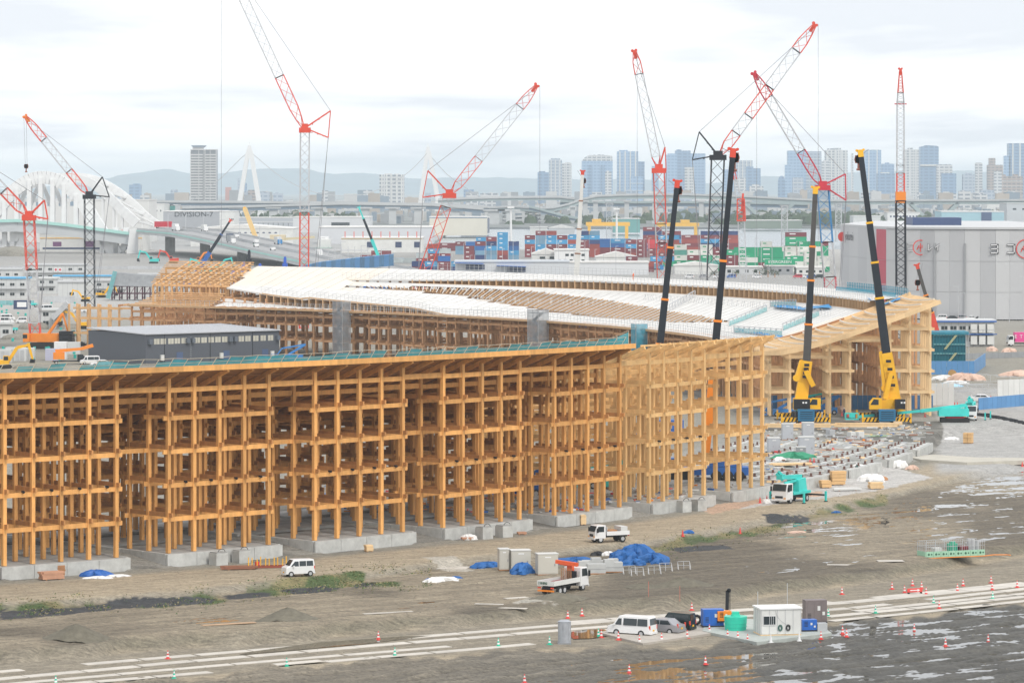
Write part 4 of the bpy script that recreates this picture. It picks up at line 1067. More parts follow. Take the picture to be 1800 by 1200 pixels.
# spiral ramps
r = thing('spiral_ramp', 'stacked spiral road ramps under the highway, right of the twin concrete piers', 'ramp', A(915, 390, Yh + 10))
for i in range(5):
    mb = MB(); c_ = A(917, 371 + i * 6.5, Yh + 30); n_ = 20
    for j in range(n_):
        a0_, a1_ = -PI * 1.05 + PI * 1.1 * j / n_, -PI * 1.05 + PI * 1.1 * (j + 1) / n_; R1, R2 = 23, 15
        f = lambda a, R, z: Vector((c_.x + R * math.cos(a), c_.y + R * math.sin(a), c_.z + a * .7 + z))
        for za, zb_, Ra in ((-1.6, 1.0, R1),): mb.quad(f(a0_, Ra, za), f(a1_, Ra, za), f(a1_, Ra, zb_), f(a0_, Ra, zb_))
        mb.quad(f(a0_, R1, 0), f(a1_, R1, 0), f(a1_, R2, 0), f(a0_, R2, 0)); mb.quad(f(a0_, R1, -1.6), f(a1_, R1, -1.6), f(a1_, R2, -1.6), f(a0_, R2, -1.6))
        mb.quad(f(a0_, R2, -1.6), f(a1_, R2, -1.6), f(a1_, R2, 1), f(a0_, R2, 1))
    mb.build('ramp_deck', DK, r, world=True)
for x_ in (903, 920, 938): pier(r, x_, 372, Yh + 4, 3.5)
deck_part(r, [(930, 361, Yh - 20), (950, 366, Yh - 20), (990, 377, Yh - 20), (1030, 384, Yh - 20)], 12, 2, DKG, DKB, 'descending_ramp')
# suspension bridge: two A pylons and single cables
r = thing('suspension_bridge', 'white suspension bridge with two tall A-shaped pylons far behind the site', 'bridge', A(595, 350, 4500))
def pylon(top, l1, l2, Y):
    m_ = WHITE; t_ = A(*top, Y)
    mb = MB()
    for l_ in (l1, l2):
        e_ = A(*l_, Y); mid = A(top[0] + (l_[0] - top[0]) * .16, top[1] + 13, Y)
        mb.bar(t_ + Vector((0, 0, -4)), mid, 4.2, 5); mb.bar(mid, e_, 4.6, 5.0, 7, 6); mb.bar(e_, Vector((e_.x, e_.y, -1)), 7, 6, 8, 7)
    mb.build('pylon', m_, r, world=True)
    mb = MB(); mb.bar(t_ + Vector((0, 0, -16)), t_, 6.5, 5, 4, 4); mb.bar(t_, t_ + Vector((0, 0, 5)), 1, 1); mb.build('pylon_head', m_, r, world=True)
pylon((438.3, 256), (421, 358), (458, 372), 4500); pylon((752.3, 258), (740, 352), (770, 352), 4700)
def cable(pts, Y, hang=None):
    P = [A(x_, y_, Y) for x_, y_ in pts]; mb = MB()
    for p, q in zip(P[:-1], P[1:]): mb.bar(p, q, .9)
    mb.build('main_cable', LGREY, r, world=True)
    if hang:
        for i in range(hang[2]):
            x_ = hang[0] + (hang[1] - hang[0]) * i / (hang[2] - 1); y_ = interp(x_, sorted(pts)); p = A(x_, y_, Y); piece_bar('hanger', LGREY, r, p, A(x_, min(355, y_ + 4 + abs(y_ - 330) * .3), Y), .45, .45)
cable([(437, 268), (425, 277), (408, 294), (389, 313), (365, 332), (345, 347), (322, 362)], 4500)
cable([(441, 268), (455, 280), (475, 297), (495, 312), (515, 323), (535, 333), (560, 340), (600, 345), (640, 342), (670, 332), (700, 317), (725, 297), (740, 282), (750, 270)], 4600)
cable([(755, 272), (770, 290), (785, 306), (800, 318), (830, 338), (850, 352)], 4700)
# ================================================================ port: warehouses, arch bridge, containers
def Yb(yb, z=0): return F * (H - z) / (yb - YH)
def hall(px0, px1, yt, yb, depth, m, label, name='warehouse', cat='warehouse', roof=None, z0=0.0, rz=0.0, wins=None, winm=None, doors=(), bands=(), gable=0, group=None, eave=.4):
    Y = Yb(yb, z0); k = Y / F; w = (px1 - px0) * k; zt = H - (yt - YH) * k - z0; x = ((px0 + px1) / 2 - 900) * k
    r = thing(name, label, cat, (x, Y, z0), rz, group)
    MB().box(-w / 2, w / 2, 0, depth, -.5, zt).build('wall', m, r)
    mb = MB()
    if gable: mb.side([(-w / 2 - eave, 0), (w / 2 + eave, 0), (w / 2 + eave, .3), (0, gable), (-w / 2 - eave, .3)], -eave, depth + eave); 
    else: mb.box(-w / 2 - eave, w / 2 + eave, -eave, depth + eave, 0, .6)
    o = mb.build('roof', roof or ROOFW, r); o.location = (0, 0, zt)
    if wins:     # (u0, u1, count, height px from top, h px)
        for (u0, u1, cnt, dy, hh, ww) in wins:
            for i in range(cnt):
                xc = -w / 2 + ((u0 + (u1 - u0) * (i + .5) / cnt) - px0) * k
                f = MB().box(xc - ww * k / 2, xc + ww * k / 2, -.12, 0, zt - (dy + hh) * k, zt - dy * k).build('window', winm or GLASS, r)
    for (u0, u1, dy, hh, dm) in doors:
        MB().box(-w / 2 + (u0 - px0) * k, -w / 2 + (u1 - px0) * k, -.15, 0, zt - (dy + hh) * k, zt - dy * k).build('door', dm, r)
    for (dy, hh, bm) in bands:
        MB().box(-w / 2 - .05, w / 2 + .05, -.3, 0, zt - (dy + hh) * k, zt - dy * k).build('band', bm, r)
    return r, w, zt, k
PGREY = mat('pale grey cladding', (.55, .56, .565), .6, .05, .05, 0); MGREY = mat('mid grey cladding', (.36, .37, .39), .6, .06, .05, 0)
CREAM = mat('cream wall', (.72, .68, .58), .7, .06, .05, 0); LBLUE = mat('light blue wall', (.36, .56, .62), .6, .06, .05, 0); DBLUE = mat('navy door', (.03, .05, .12), .5, .1, .1, 0)
MAROON = mat('maroon paint', (.24, .03, .045), .6, .12, .3, .1)
# mid-left quay warehouses
r, w, zt, k = hall(287, 386, 372, 404, 120, MGREY, 'mid grey windowless warehouse with small dark lettering behind the bridge ramp')
text('DIVISION-7', BLACK, 7, (4 * k, -.3, zt - 5 * k), (PI / 2, 0, 0), r, sx=1.1)
r, w, zt, k = hall(263, 288, 359, 398, 60, OFFW, 'off-white block with dark vents left of the mid grey warehouse', wins=[(265, 286, 3, 10, 3, 2)])
r, w, zt, k = hall(286, 308, 361, 397, 60, PGREY, 'pale block with rooftop sign panel and green square behind the grey warehouse')
MB().box(2 * k, 11 * k, -1, 0, zt - 11 * k, zt - 1 * k).build('green_panel', mat('deep green', (.02, .22, .19), .6, .1, .1, 0), r); text('QUD', BLACK, 9, (-5 * k, -.4, zt - 4 * k), (PI / 2, 0, 0), r)
hall(386, 412, 372, 404, 60, OFFW, 'narrow white block at the right end of the grey warehouse', wins=[(406, 411, 2, 12, 3, 1.6)])
hall(412, 545, 383, 400, 60, mat('shed grey', (.42, .44, .47), .6, .05, .05, 0), 'long grey shed with ribbed bays right of the white block', bands=((7, 1, OFFW),), wins=[(414, 520, 12, 9, 5, .8)])
hall(515, 650, 382, 408, 70, mat('pale shed', (.60, .61, .62), .6, .05, .05, 0), 'pale shed behind the red and white crane mast', wins=[(582, 615, 1, 9, 8, 32)])
r, w, zt, k = hall(335, 515, 402, 432, 70, OFFW, 'long low white warehouse with row of small square windows', wins=[(352, 490, 13, 6, 2, 4)], winm=DBLUE, gable=3)
r, w, zt, k = hall(560, 760, 400, 428, 80, mat('white shed wall', (.62, .63, .65), .6, .05, .05, 0), 'very long pale warehouse with pale roof behind the leaning red crane', gable=0)
r, w, zt, k = hall(600, 742, 419, 443, 60, OFFW, 'white freight shed with red roof poles and navy loading doors', bands=((0, 1.2, mat('ochre trim', (.50, .36, .12), .6, .1, .1, 0)),), doors=[(645, 656, 6, 10, DBLUE), (695, 706, 6, 10, DBLUE), (728, 739, 6, 10, DBLUE)])
for i in range(9): piece('roof_pole', RED, r, (r.location.x - w / 2 + (i + .4) * w / 9, r.location.y + 2, zt + 6 * k), (.5, .5, 12 * k))
hall(755, 856, 382, 413, 60, CREAM, 'cream warehouse across the harbour behind the leaning red crane', bands=((0, 1, mat('blue trim', (.1, .2, .35), .6, .1, .1, 0)),))
hall(810, 860, 383, 409, 40, mat('slate cladding', (.20, .22, .27), .6, .06, .05, 0), 'dark slate hall in front of the cream warehouse')
mb = MB(); a_, b_ = A(780, 405, 3870), A(1300, 405, 3870); mb.box(a_.x, b_.x, 3860, 3880, -2.5, H - (405 - YH) * 3870 / F + 3)
solo(mb, 'sea_wall', mat('dark quay wall', (.17, .18, .19), .9, .3, .03, 0), 'long dark harbour wall across the water', 'sea wall')
hall(932, 962, 400, 411, 20, OFFW, 'low white sheds with curved roof on the far quay', name='shed', cat='shed'); hall(965, 1010, 401, 411, 20, PGREY, 'second low pale shed on the far quay', name='shed', cat='shed', gable=3)
hall(1078, 1125, 385, 408, 40, mat('teal roof wall', (.16, .38, .36), .7, .1, .05, 0), 'teal warehouse behind the yellow gantry cranes')
hall(1310, 1410, 388, 401, 50, mat('dull green shed', (.22, .27, .22), .7, .1, .05, 0), 'dull green long shed on the far shore between the lattice masts')
hall(1560, 1617, 374, 394, 40, WHITE, 'white office block with square windows left of the V-shaped bridge pier', name='office_block', cat='office', wins=[(1563, 1614, 9, 5, 3, 3)], winm=DBLUE)
hall(1500, 1548, 380, 400, 40, OFFW, 'plain beige block behind the leaning telescopic boom', name='office_block', cat='office')
r, w, zt, k = hall(1655, 1765, 372, 400, 60, LBLUE, 'light blue warehouse behind the big grey cold store', bands=((0, 1.2, WHITE),)); MB().box(15 * k, 33 * k, -.5, 0, 0, zt - 1 * k).build('dark_bay', mat('navy cladding', (.05, .08, .18), .5, .1, .1, 0), r)
hall(1770, 1830, 358, 398, 60, PGREY, 'pale stepped factory behind the cold store at the right edge', wins=[(1775, 1825, 3, 8, 3, 6)])
hall(1735, 1768, 356, 380, 60, OFFW, 'small beige factory left of the pale stepped factory')
# left-edge shore building under the arches
r, w, zt, k = hall(70, 250, 411, 440.5, 60, OFFW, 'long white quay shed with yellow roof trim and purple doors under the arch bridge', bands=((7, 1.2, YEL),), doors=[(93, 108, 14, 8, mat('purple door', (.16, .05, .15), .6, .1, .1, 0)), (150, 165, 13, 10, MATS['purple door']), (75, 240, 24, 3, DBLUE)])
for i in range(8): piece('roof_pole', RED, r, (r.location.x - w / 2 + (i + .4) * w / 8, r.location.y + 2, zt + 4 * k), (.3, .3, 8 * k))
hall(-60, 262, 352, 425, 60, mat('cream block', (.66, .655, .635), .7, .06, .03, 0), 'large pale block with window row seen behind the white arches', wins=[(20, 140, 6, 2, 8, 13)], winm=mat('grey blue window', (.20, .27, .34), .3, .1, .1, .1))
# ---- white arch bridge
r = thing('arch_bridge', 'big white double arch bridge with teal-edged deck at the left edge', 'bridge', A(90, 400, 2330))
AW = mat('bridge white', (.78, .785, .78), .5, .06, .05, .02)
YA, YBk = 2300, 2420
def arch(pts, Y, w0, w1):
    us = np.linspace(pts[0][0], pts[-1][0], 44); px_, py_ = [p[0] for p in pts], [p[1] for p in pts]
    P = [A(u_, sm(u_, px_, py_), Y) for u_ in us]
    for i in range(0, 43):
        piece_bar('arch_segment', AW, r, P[i] , P[i + 1] + (P[i + 1] - P[i]) * .04, 5.0, interp(us[i], [(pts[0][0], w1), (pts[len(pts) // 2][0], w0), (pts[-1][0], w1)]))
    return us, P
def sm(u_, X_, Y_):
    # cubic through points
    i = int(np.clip(np.searchsorted(X_, u_) - 1, 0, len(X_) - 2)); x0, x1 = X_[i], X_[i + 1]; t = (u_ - x0) / (x1 - x0)
    m = lambda j: (Y_[min(j + 1, len(X_) - 1)] - Y_[max(j - 1, 0)]) / (X_[min(j + 1, len(X_) - 1)] - X_[max(j - 1, 0)])
    return (2 * t ** 3 - 3 * t * t + 1) * Y_[i] + (t ** 3 - 2 * t * t + t) * (x1 - x0) * m(i) + (-2 * t ** 3 + 3 * t * t) * Y_[i + 1] + (t ** 3 - t * t) * (x1 - x0) * m(i + 1)
arch1 = [(-90, 470), (-50, 425), (-10, 375), (20, 340), (50, 318), (77, 312), (105, 319), (130, 338), (150, 362), (168, 392), (190, 425), (205, 448)]
arch2 = [(-60, 420), (-20, 372), (20, 340), (60, 320), (100, 312), (128, 312), (160, 322), (190, 345), (215, 370), (240, 393)]
arch3 = [(-40, 400), (20, 345), (80, 316), (128, 310), (165, 314), (200, 331), (230, 354), (260, 383), (292, 405)]
_, P1 = arch(arch1, YA, 8, 9); us2, P2 = arch(arch2, YA + 60, 5, 6.5); us3, P3 = arch(arch3, YBk, 4.2, 5.5)
def yarch(a, u_): return sm(u_, [p[0] for p in a], [p[1] for p in a])
deckline = [(-120, 388), (-20, 386), (30, 385), (70, 388), (120, 393), (170, 400), (230, 408)]
for u_ in (8, 30, 52, 72, 93, 113, 134): 
    p, q = A(u_, yarch(arch1, u_), YA), A(u_, interp(u_, deckline), YA); piece_bar('hanger', AW, r, p, q, 2.6, 7.0)
for u0_, u1_ in ((52, 30), (72, 50), (72, 93), (93, 112)):
    p, q = A(u0_, yarch(arch1, u0_) + 4, YA + 10), A(u1_, interp(u1_, [(0, 372), (130, 366)]), YA + 10); piece_bar('brace', AW, r, p, q, 1.5, 2.5)
piece_bar('brace', AW, r, A(20, 352, YA + 20), A(125, 352, YA + 20), 1.5, 2.2)
for u_ in (181, 200, 215): p, q = A(u_, yarch(arch2, u_), YA + 60), A(u_, 402, YA + 60); piece_bar('hanger', AW, r, p, q, 1.5, 4)
for i in range(14, 43, 4):       # wind bracing between the two ribs
    j = min(i, 43); piece_bar('wind_brace', AW, r, P2[i], P3[min(43, i)], 1.3, 1.3)
    if i + 4 < 44: piece_bar('wind_brace', AW, r, P2[i], P3[i + 4], 1.0, 1.0); 
for u_ in (205, 228, 250, 270): p = A(u_, yarch(arch3, u_), YBk); piece_bar('hanger', AW, r, p, A(u_, 400, YBk), .9, .9)
TE = mat('bridge teal edge', (.38, .66, .60), .6, .06, .1, 0)
for (a_, b_) in zip(deckline[:-1], deckline[1:]):
    p, q = A(*a_, YA - 10), A(*b_, YA - 10)
    piece_bar('deck_edge', TE, r, p + Vector((0, 0, -1)), q + Vector((0, 0, -1)), 1, 1.9)
    piece_bar('deck_girder', mat('deck underside', (.50, .52, .53), .7, .08, .1, 0), r, p + Vector((0, 12, -5)), q + Vector((0, 12, -5)), 22, 6)
for u_, y2 in ((8, 455), (22, 455), (38, 455), (180, 452), (204, 450), (222, 430)): piece_bar('leg', AW, r, A(u_, 400, YA), A(u_, y2, YA), 3, 3.6 if u_ < 100 else 5)
for p_, q_ in (((35, 402), (12, 455)), ((4, 420), (30, 455)), ((230, 408), (207, 455)), ((170, 402), (198, 455)), ((0, 430), (45, 430))): piece_bar('leg', AW, r, A(*p_, YA), A(*q_, YA), 3, 4)
mb = MB(); mb.add([A(228, 403, YA - 14), A(243, 401, YA - 14), A(243, 458, YA - 14), A(221, 458, YA - 14), A(228, 403, YA + 20), A(243, 401, YA + 20), A(243, 458, YA + 20), A(221, 458, YA + 20)], [(0, 3, 2, 1), (4, 5, 6, 7), (0, 1, 5, 4), (1, 2, 6, 5), (2, 3, 7, 6), (3, 0, 4, 7)]); mb.build('abutment', AW, r, world=True)
# approach road falling to the right
ar = thing('approach_road', 'wide concrete approach road sloping down from the arch bridge towards the site', 'road ramp', A(400, 430, 2100))
pathp = [(238, 404, 2290), (300, 409, 2200), (360, 421, 2080), (430, 437, 1960), (500, 452, 1840), (570, 468, 1720), (640, 484, 1620)]
ASP = mat('road asphalt', (.33, .33, .33), .9, .1, .1, 0)
for a_, b_ in zip(pathp[:-1], pathp[1:]):
    p, q = A(*a_), A(*b_); s_ = Vector((22, 85, 0)) 
    mb = MB(); mb.use(ASP); mb.quad(p, q, q + s_, p + s_); mb.use(DK)
    for f_ in (0, .48, .52, 1):
        mb.quad(p + s_ * f_, q + s_ * f_, q + s_ * f_ + Vector((0, 0, 1.2)), p + s_ * f_ + Vector((0, 0, 1.2)))
    mb.quad(p + Vector((0, 0, -2.6)), q + Vector((0, 0, -2.6)), q, p); mb.quad(p + Vector((0, 0, -2.6)), q + Vector((0, 0, -2.6)), q + s_ + Vector((0, 0, -2.6)), p + s_ + Vector((0, 0, -2.6)))
    mb.build('road_deck', None, ar, world=True)
    m_ = (p + q) / 2
    piece('pier', CONCD, ar, (m_.x + 8, m_.y + 30, m_.z / 2 - 2), (5, 14, max(.8, m_.z - 1)))
    for f_ in (.25, .75):
        lp = p.lerp(q, f_) + s_ * .5; piece('lamp_post', LGREY, ar, lp + Vector((0, 0, 5)), (.28, .28, 10)); piece('lamp_arm', LGREY, ar, lp + Vector((1.2, 0, 10)), (2.6, .3, .25))
    lo = p.lerp(q, .5)
    piece_bar('green_edge', TE, ar, p + Vector((0, -.4, -.5)), q + Vector((0, -.4, -.5)), .4, .8)
def roadpt(px): 
    xs_ = [a[0] for a in pathp]; Y_ = np.interp(px, xs_, [a[2] for a in pathp]); y_ = np.interp(px, xs_, [a[1] for a in pathp]); return A(px, float(y_), float(Y_))
def far_truck(px, frac, Ln, hh, m, label, cabm=WHITE, name='box_truck'):
    p = roadpt(px) + Vector((22, 85, 0)) * frac; d = math.atan2(-130, 34) * 0 ; p2 = roadpt(px + 10) + Vector((22, 85, 0)) * frac; hd = math.atan2(p2.y - p.y, p2.x - p.x)
    r = thing(name, label, 'truck', p, hd); MB().box(-Ln / 2, Ln / 2 - 2.6, -1.2, 1.2, 1.0, hh).build('cargo_box', m, r); MB().box(Ln / 2 - 2.4, Ln / 2, -1.2, 1.2, .5, min(hh, 2.9)).build('cab', cabm, r)
    mb = MB()
    for x_ in (-Ln / 2 + 1.5, -Ln / 2 + 2.8, Ln / 2 - 1.2):
        for y_ in (-1.15, 1.15): mb.cyl((x_, y_ - .15, .5), (x_, y_ + .15, .5), .5, n=8)
    mb.build('wheels', RUBBER, r)['kind'] = 'stuff'
far_truck(275, .4, 12, 4.4, WHITE, 'white box truck at the top of the approach road'); far_truck(296, .75, 11, 4.2, OFFW, 'off-white truck cresting the approach road')
far_truck(393, .15, 15, 4.6, GREY, 'grey trailer truck leading on the approach road'); far_truck(414, .85, 13, 4.4, OFFW, 'pale covered truck on the far lane of the approach road', CBLUE)
far_truck(378, .3, 13, 4.4, mat('navy cargo', (.06, .08, .13), .5, .1, .1, 0), 'dark blue container truck halfway down the approach road'); far_truck(405, .5, 6, 2.6, WHITE, 'white pickup behind the pale covered truck'); far_truck(505, .6, 9, 3.4, WHITE, 'white tanker truck near the foot of the approach road')
far_truck(215, .9, 14, 4.6, CRIM, 'crimson container truck on the arch bridge deck')
far_truck(452, .3, 4.6, 1.8, WHITE, 'white car low on the approach road'); far_truck(355, .7, 4.6, 1.8, GREY, 'dark car on the approach road'); far_truck(423, .3, 4.4, 1.8, mat('green car paint', (.1, .3, .22), .4, .05, 1, 0), 'green car low on the approach road')
# ---- ship with large letters
r = thing('cargo_ship', 'green-hulled cargo ship with white letters moored beyond the approach road', 'ship', A(520, 447, 2500)); k = 2500 / F
HG = mat('hull green', (.02, .23, .16), .5, .08, .1, 0)
hullp = [(-52 * k, 0), (50 * k, 0), (62 * k, 11 * k), (-70 * k, 11 * k)]
mb = MB(); mb.side(hullp, 0, 20); o = mb.build('hull', HG, r); mb = MB(); mb.side([(-51 * k, 0), (49 * k, 0), (52 * k, 3 * k), (-56 * k, 3 * k)], -.3, 0); mb.build('waterline', MAROON, r)
text('DONGJIN', WHITE, 7 * k, (10 * k, -.5, 6 * k), (PI / 2, 0, 0), r, sx=1.6)
MB().box(-38 * k, -26 * k, 4, 16, 11 * k, 32 * k).build('deck_crane_post', mat('ship beige', (.66, .55, .36), .6, .1, .1, 0), r); MB().box(-46 * k, -20 * k, 2, 18, 24 * k, 34 * k).build('crane_house', MATS['ship beige'], r)
mb = MB(); mb.bar((-30 * k, 8, 26 * k), (32 * k, 8, 30 * k), 1.6); mb.build('derrick', MATS['ship beige'], r)
MB().box(38 * k, 60 * k, 2, 18, 11 * k, 26 * k).build('bridge_house', OFFW, r); MB().box(42 * k, 56 * k, 4, 16, 26 * k, 31 * k).build('wheelhouse', WHITE, r)
# ---- containers
cont_cols = {'maroon': (.20, .035, .045), 'brick red': (.33, .06, .045), 'red': (.62, .04, .055), 'sky blue': (.05, .30, .55), 'blue': (.02, .13, .38), 'navy': (.02, .045, .16), 'green': (.01, .33, .16), 'white': (.68, .68, .63), 'pale grey': (.45, .50, .50), 'teal green': (.09, .33, .27), 'grey blue': (.16, .30, .42)}
def cont_mesh(col, Ln):
    m = mat('container ' + col, cont_cols[col], .6, .14, .35, .14); mb = MB(); mb.use(m)
    mb.box(-Ln / 2 + .06, Ln / 2 - .06, -1.16, 1.16, .1, 2.53)
    for x_ in (-Ln / 2 + .09, Ln / 2 - .09):
        for y_ in (-1.17, 1.17): mb.box(x_ - .09, x_ + .09, y_ - .06, y_ + .06, 0, 2.59)
    for z_ in (.09, 2.5):
        for y_ in (-1.17, 1.17): mb.box(-Ln / 2 + .18, Ln / 2 - .18, y_ - .055, y_ + .055, z_ - .09, z_ + .09)
    for x_ in np.arange(-Ln / 2 + .5, Ln / 2 - .4, .75 if Ln < 8 else 1.1): mb.box(x_, x_ + .3, -1.2, -1.16, .2, 2.4)
    mb.use(WHITE if col not in ('white', 'pale grey') else mat('container print green', (.02, .30, .14), .6, .1, 1, 0))
    if col in ('sky blue', 'maroon', 'green', 'white'): mb.box(-Ln * .3, -Ln * .02, -1.225, -1.21, 1.35, 1.9)
    mb.use(BLACK)
    if col == 'white': mb.box(-Ln / 2 - .02, -Ln / 2 + .0, -.6, .6, .4, 1.6)
    me = mesh_from('container', mb.v, mb.f, mb.mats, mb.m); return me
CM = {}
tiers = ['ground', 'second', 'third', 'fourth', 'top', 'top']
def stack(px0, px1, yb, prof, pal_, where, Ln=6.06, rz=0.0, seed=0, gap=.35, rows=2):
    R2 = random.Random(seed); Y = Yb(yb); k = Y / F; x = (px0 - 900) * k; x1 = (px1 - 900) * k; i = 0; n_ = max(1, int((x1 - x) / (Ln + gap)))
    for i in range(n_):
        hmax = int(round(interp(i / max(1, n_ - 1), prof)))
        hmax = max(1, hmax + R2.choice((0, 0, 0, -1, 1)))
        for row in range(rows):
            for t_ in range(hmax if row == 0 else min(hmax + 0, hmax)):
                if row > 0 and t_ < hmax - 1: continue
                c_ = R2.choice(pal_); key = (c_, Ln)
                if key not in CM: CM[key] = cont_mesh(c_, Ln)
                o = D.objects.new('shipping_container', CM[key]); COL.objects.link(o); o.location = (x + (i + .5) * (Ln + gap), Y + row * 2.7 + 1.2, t_ * 2.6); o.rotation_euler = (0, 0, rz)
                tag(o, f'{c_} shipping container on the {tiers[min(t_, 4)]} tier {where}', 'container', 'shipping containers stacked in the port')
bl = ['sky blue', 'maroon', 'sky blue', 'blue', 'maroon', 'brick red', 'grey blue', 'navy']; rdp = ['maroon', 'maroon', 'brick red', 'maroon', 'red', 'sky blue']; gr = ['green', 'green', 'white', 'white', 'maroon', 'green', 'teal green']
stack(815, 930, 456, [(0, 3), (.2, 5), (.9, 5), (1, 4)], bl, 'of the leftmost blue and maroon block', seed=1)
stack(922, 1062, 452, [(0, 5), (1, 5)], bl + ['maroon'], 'of the mixed block behind the offices', seed=2)
stack(1000, 1112, 450, [(0, 5), (1, 4)], ['sky blue', 'maroon', 'maroon', 'blue'], 'of the block under the left gantry', Ln=12.2, seed=3)
stack(1100, 1200, 452, [(0, 4), (.5, 5), (1, 5)], rdp, 'of the block left of red crane', seed=4)
stack(1130, 1300, 441, [(0, 5), (1, 5)], ['maroon', 'maroon', 'sky blue', 'navy', 'brick red'], 'of the maroon row before the water', Ln=12.2, seed=5, rows=1)
stack(1185, 1300, 476, [(0, 4), (.5, 5), (1, 4)], gr, 'around the black lattice crane', seed=6)
stack(1315, 1445, 468, [(0, 3), (.4, 4), (1, 5)], ['white', 'green', 'white', 'green', 'white'], 'of the block above EVERGREEN', seed=7)
stack(1290, 1390, 470, [(0, 4), (1, 4)], ['maroon', 'green', 'green', 'white'], 'behind the small mast', Ln=12.2, seed=8, rows=1)
stack(1390, 1462, 478, [(0, 4), (1, 4)], ['white', 'green', 'white', 'white'], 'of the white block right of EVERGREEN', seed=9)
stack(1380, 1478, 456, [(0, 5), (1, 5)], ['green', 'green', 'green', 'maroon'], 'of the green row beside the cold store', Ln=12.2, seed=10, rows=1)
stack(690, 800, 462, [(0, 2), (1, 3)], ['maroon', 'maroon', 'brick red', 'sky blue', 'pale grey'], 'behind the leaning red crane', seed=11)
stack(700, 860, 478, [(0, 2), (.4, 2), (1, 2)], ['blue', 'maroon', 'sky blue', 'navy', 'maroon'], 'at the leaning red crane foot', seed=12)
stack(770, 865, 441, [(0, 2), (1, 2)], ['maroon', 'pale grey', 'maroon', 'pale grey'], 'of the low row behind the sheds', Ln=12.2, seed=20, rows=1)
stack(800, 880, 447, [(0, 3), (1, 4)], bl, 'right of the leaning red crane', seed=21)
stack(652, 720, 448, [(0, 1), (1, 1)], ['maroon'], 'of the row before the navy doors', Ln=12.2, seed=13, rows=1)
stack(610, 700, 476, [(0, 2), (1, 2)], ['maroon', 'navy', 'maroon'], 'beside the blue netted ramp', seed=14, rows=1)
stack(1060, 1180, 478, [(0, 1), (1, 1)], ['maroon', 'brick red', 'maroon', 'sky blue'], 'of the row behind the ring', Ln=12.2, seed=15, rows=1)
stack(1100, 1200, 468, [(0, 2), (1, 2)], ['green', 'teal green', 'sky blue', 'maroon', 'white'], 'left of the dark booms', seed=16)
for i, (px, c_, nm) in enumerate(((1108, 'blue', 'blue'), (1128, 'red', 'red'), (1148, 'grey blue', 'pale blue'), (1200, 'brick red', 'orange'), (1240, 'green', 'green'))):
    Y = Yb(476); p = A(px, 476, Y); r = thing('container_truck', f'{nm} container truck parked behind the outer railing', 'truck', (p.x, Y, 0)); o = D.objects.new('cargo_container', CM.get((c_, 6.06)) or cont_mesh(c_, 6.06)); COL.objects.link(o); o.parent = r; o.location = (0, 0, 1.1)
    MB().box(3.4, 5.2, -1.1, 1.1, .6, 2.9).build('cab', WHITE if i % 2 else CBLUE, r); MB().box(5.2, 5.24, -1, 1, 1.8, 2.6).build('windscreen', GLASS, r); MB().box(-3.2, 4.8, -.9, .9, .5, 1.05).build('chassis', BLACK, r)
r, w, zt, k = hall(1348, 1394, 468, 482, 18, GREY, 'grey site office with long green container lettered EVERGREEN on it', name='office_block', cat='office', wins=[(1350, 1392, 3, 5, 4, 5)])
ev = thing('shipping_container', 'long green container with white EVERGREEN lettering above a grey office', 'container', (r.location.x, r.location.y + 1, zt + .7)); m_ = mat('container green', cont_cols['green']); MB().box(-7.2, 7.2, -1.2, 1.2, 0, 2.7).build('body', m_, ev)
for i in range(24): MB().box(-7.0 + i * .6, -6.75 + i * .6, -1.24, -1.2, .15, 2.55).build('corrugation', m_, ev)
text('EVERGREEN', WHITE, 1.9, (0, -1.28, 1.35), (PI / 2, 0, 0), ev, sx=1.1)
# yellow yard gantry cranes
def gantry(px0, px1, yt, yb, label, trolley):
    Y = Yb(yb); k = Y / F; c_ = A((px0 + px1) / 2, yb, Y); r = thing('yard_gantry_crane', label, 'gantry crane', (c_.x, Y, 0)); w = (px1 - px0) * k; h_ = (yb - yt) * k
    YG = mat('gantry yellow', (.86, .50, .09), .5, .08, .3, .03)
    for sx in (-1, 1):
        for yy in (0, 14): MB().box(sx * w / 2 - .9, sx * w / 2 + .9, yy - .8, yy + .8, 0, h_ - 2).build('leg', YG, r)
        MB().box(sx * w / 2 - .7, sx * w / 2 + .7, 0, 14, 2, 3.4).build('sill_beam', YG, r)
    for yy in (0, 14): MB().box(-w / 2 - 2, w / 2 + 2, yy - .9, yy + .9, h_ - 2, h_ + .5).build('girder', YG, r)
    MB().box(w * trolley - 3, w * trolley + 3, -1, 15, h_ + .5, h_ + 2.6).build('trolley', YG, r)
gantry(1036, 1102, 392, 438, 'left yellow gantry crane standing over the container stacks', -.3); gantry(1160, 1224, 393, 432, 'right yellow gantry crane behind the red lattice crane', .2)
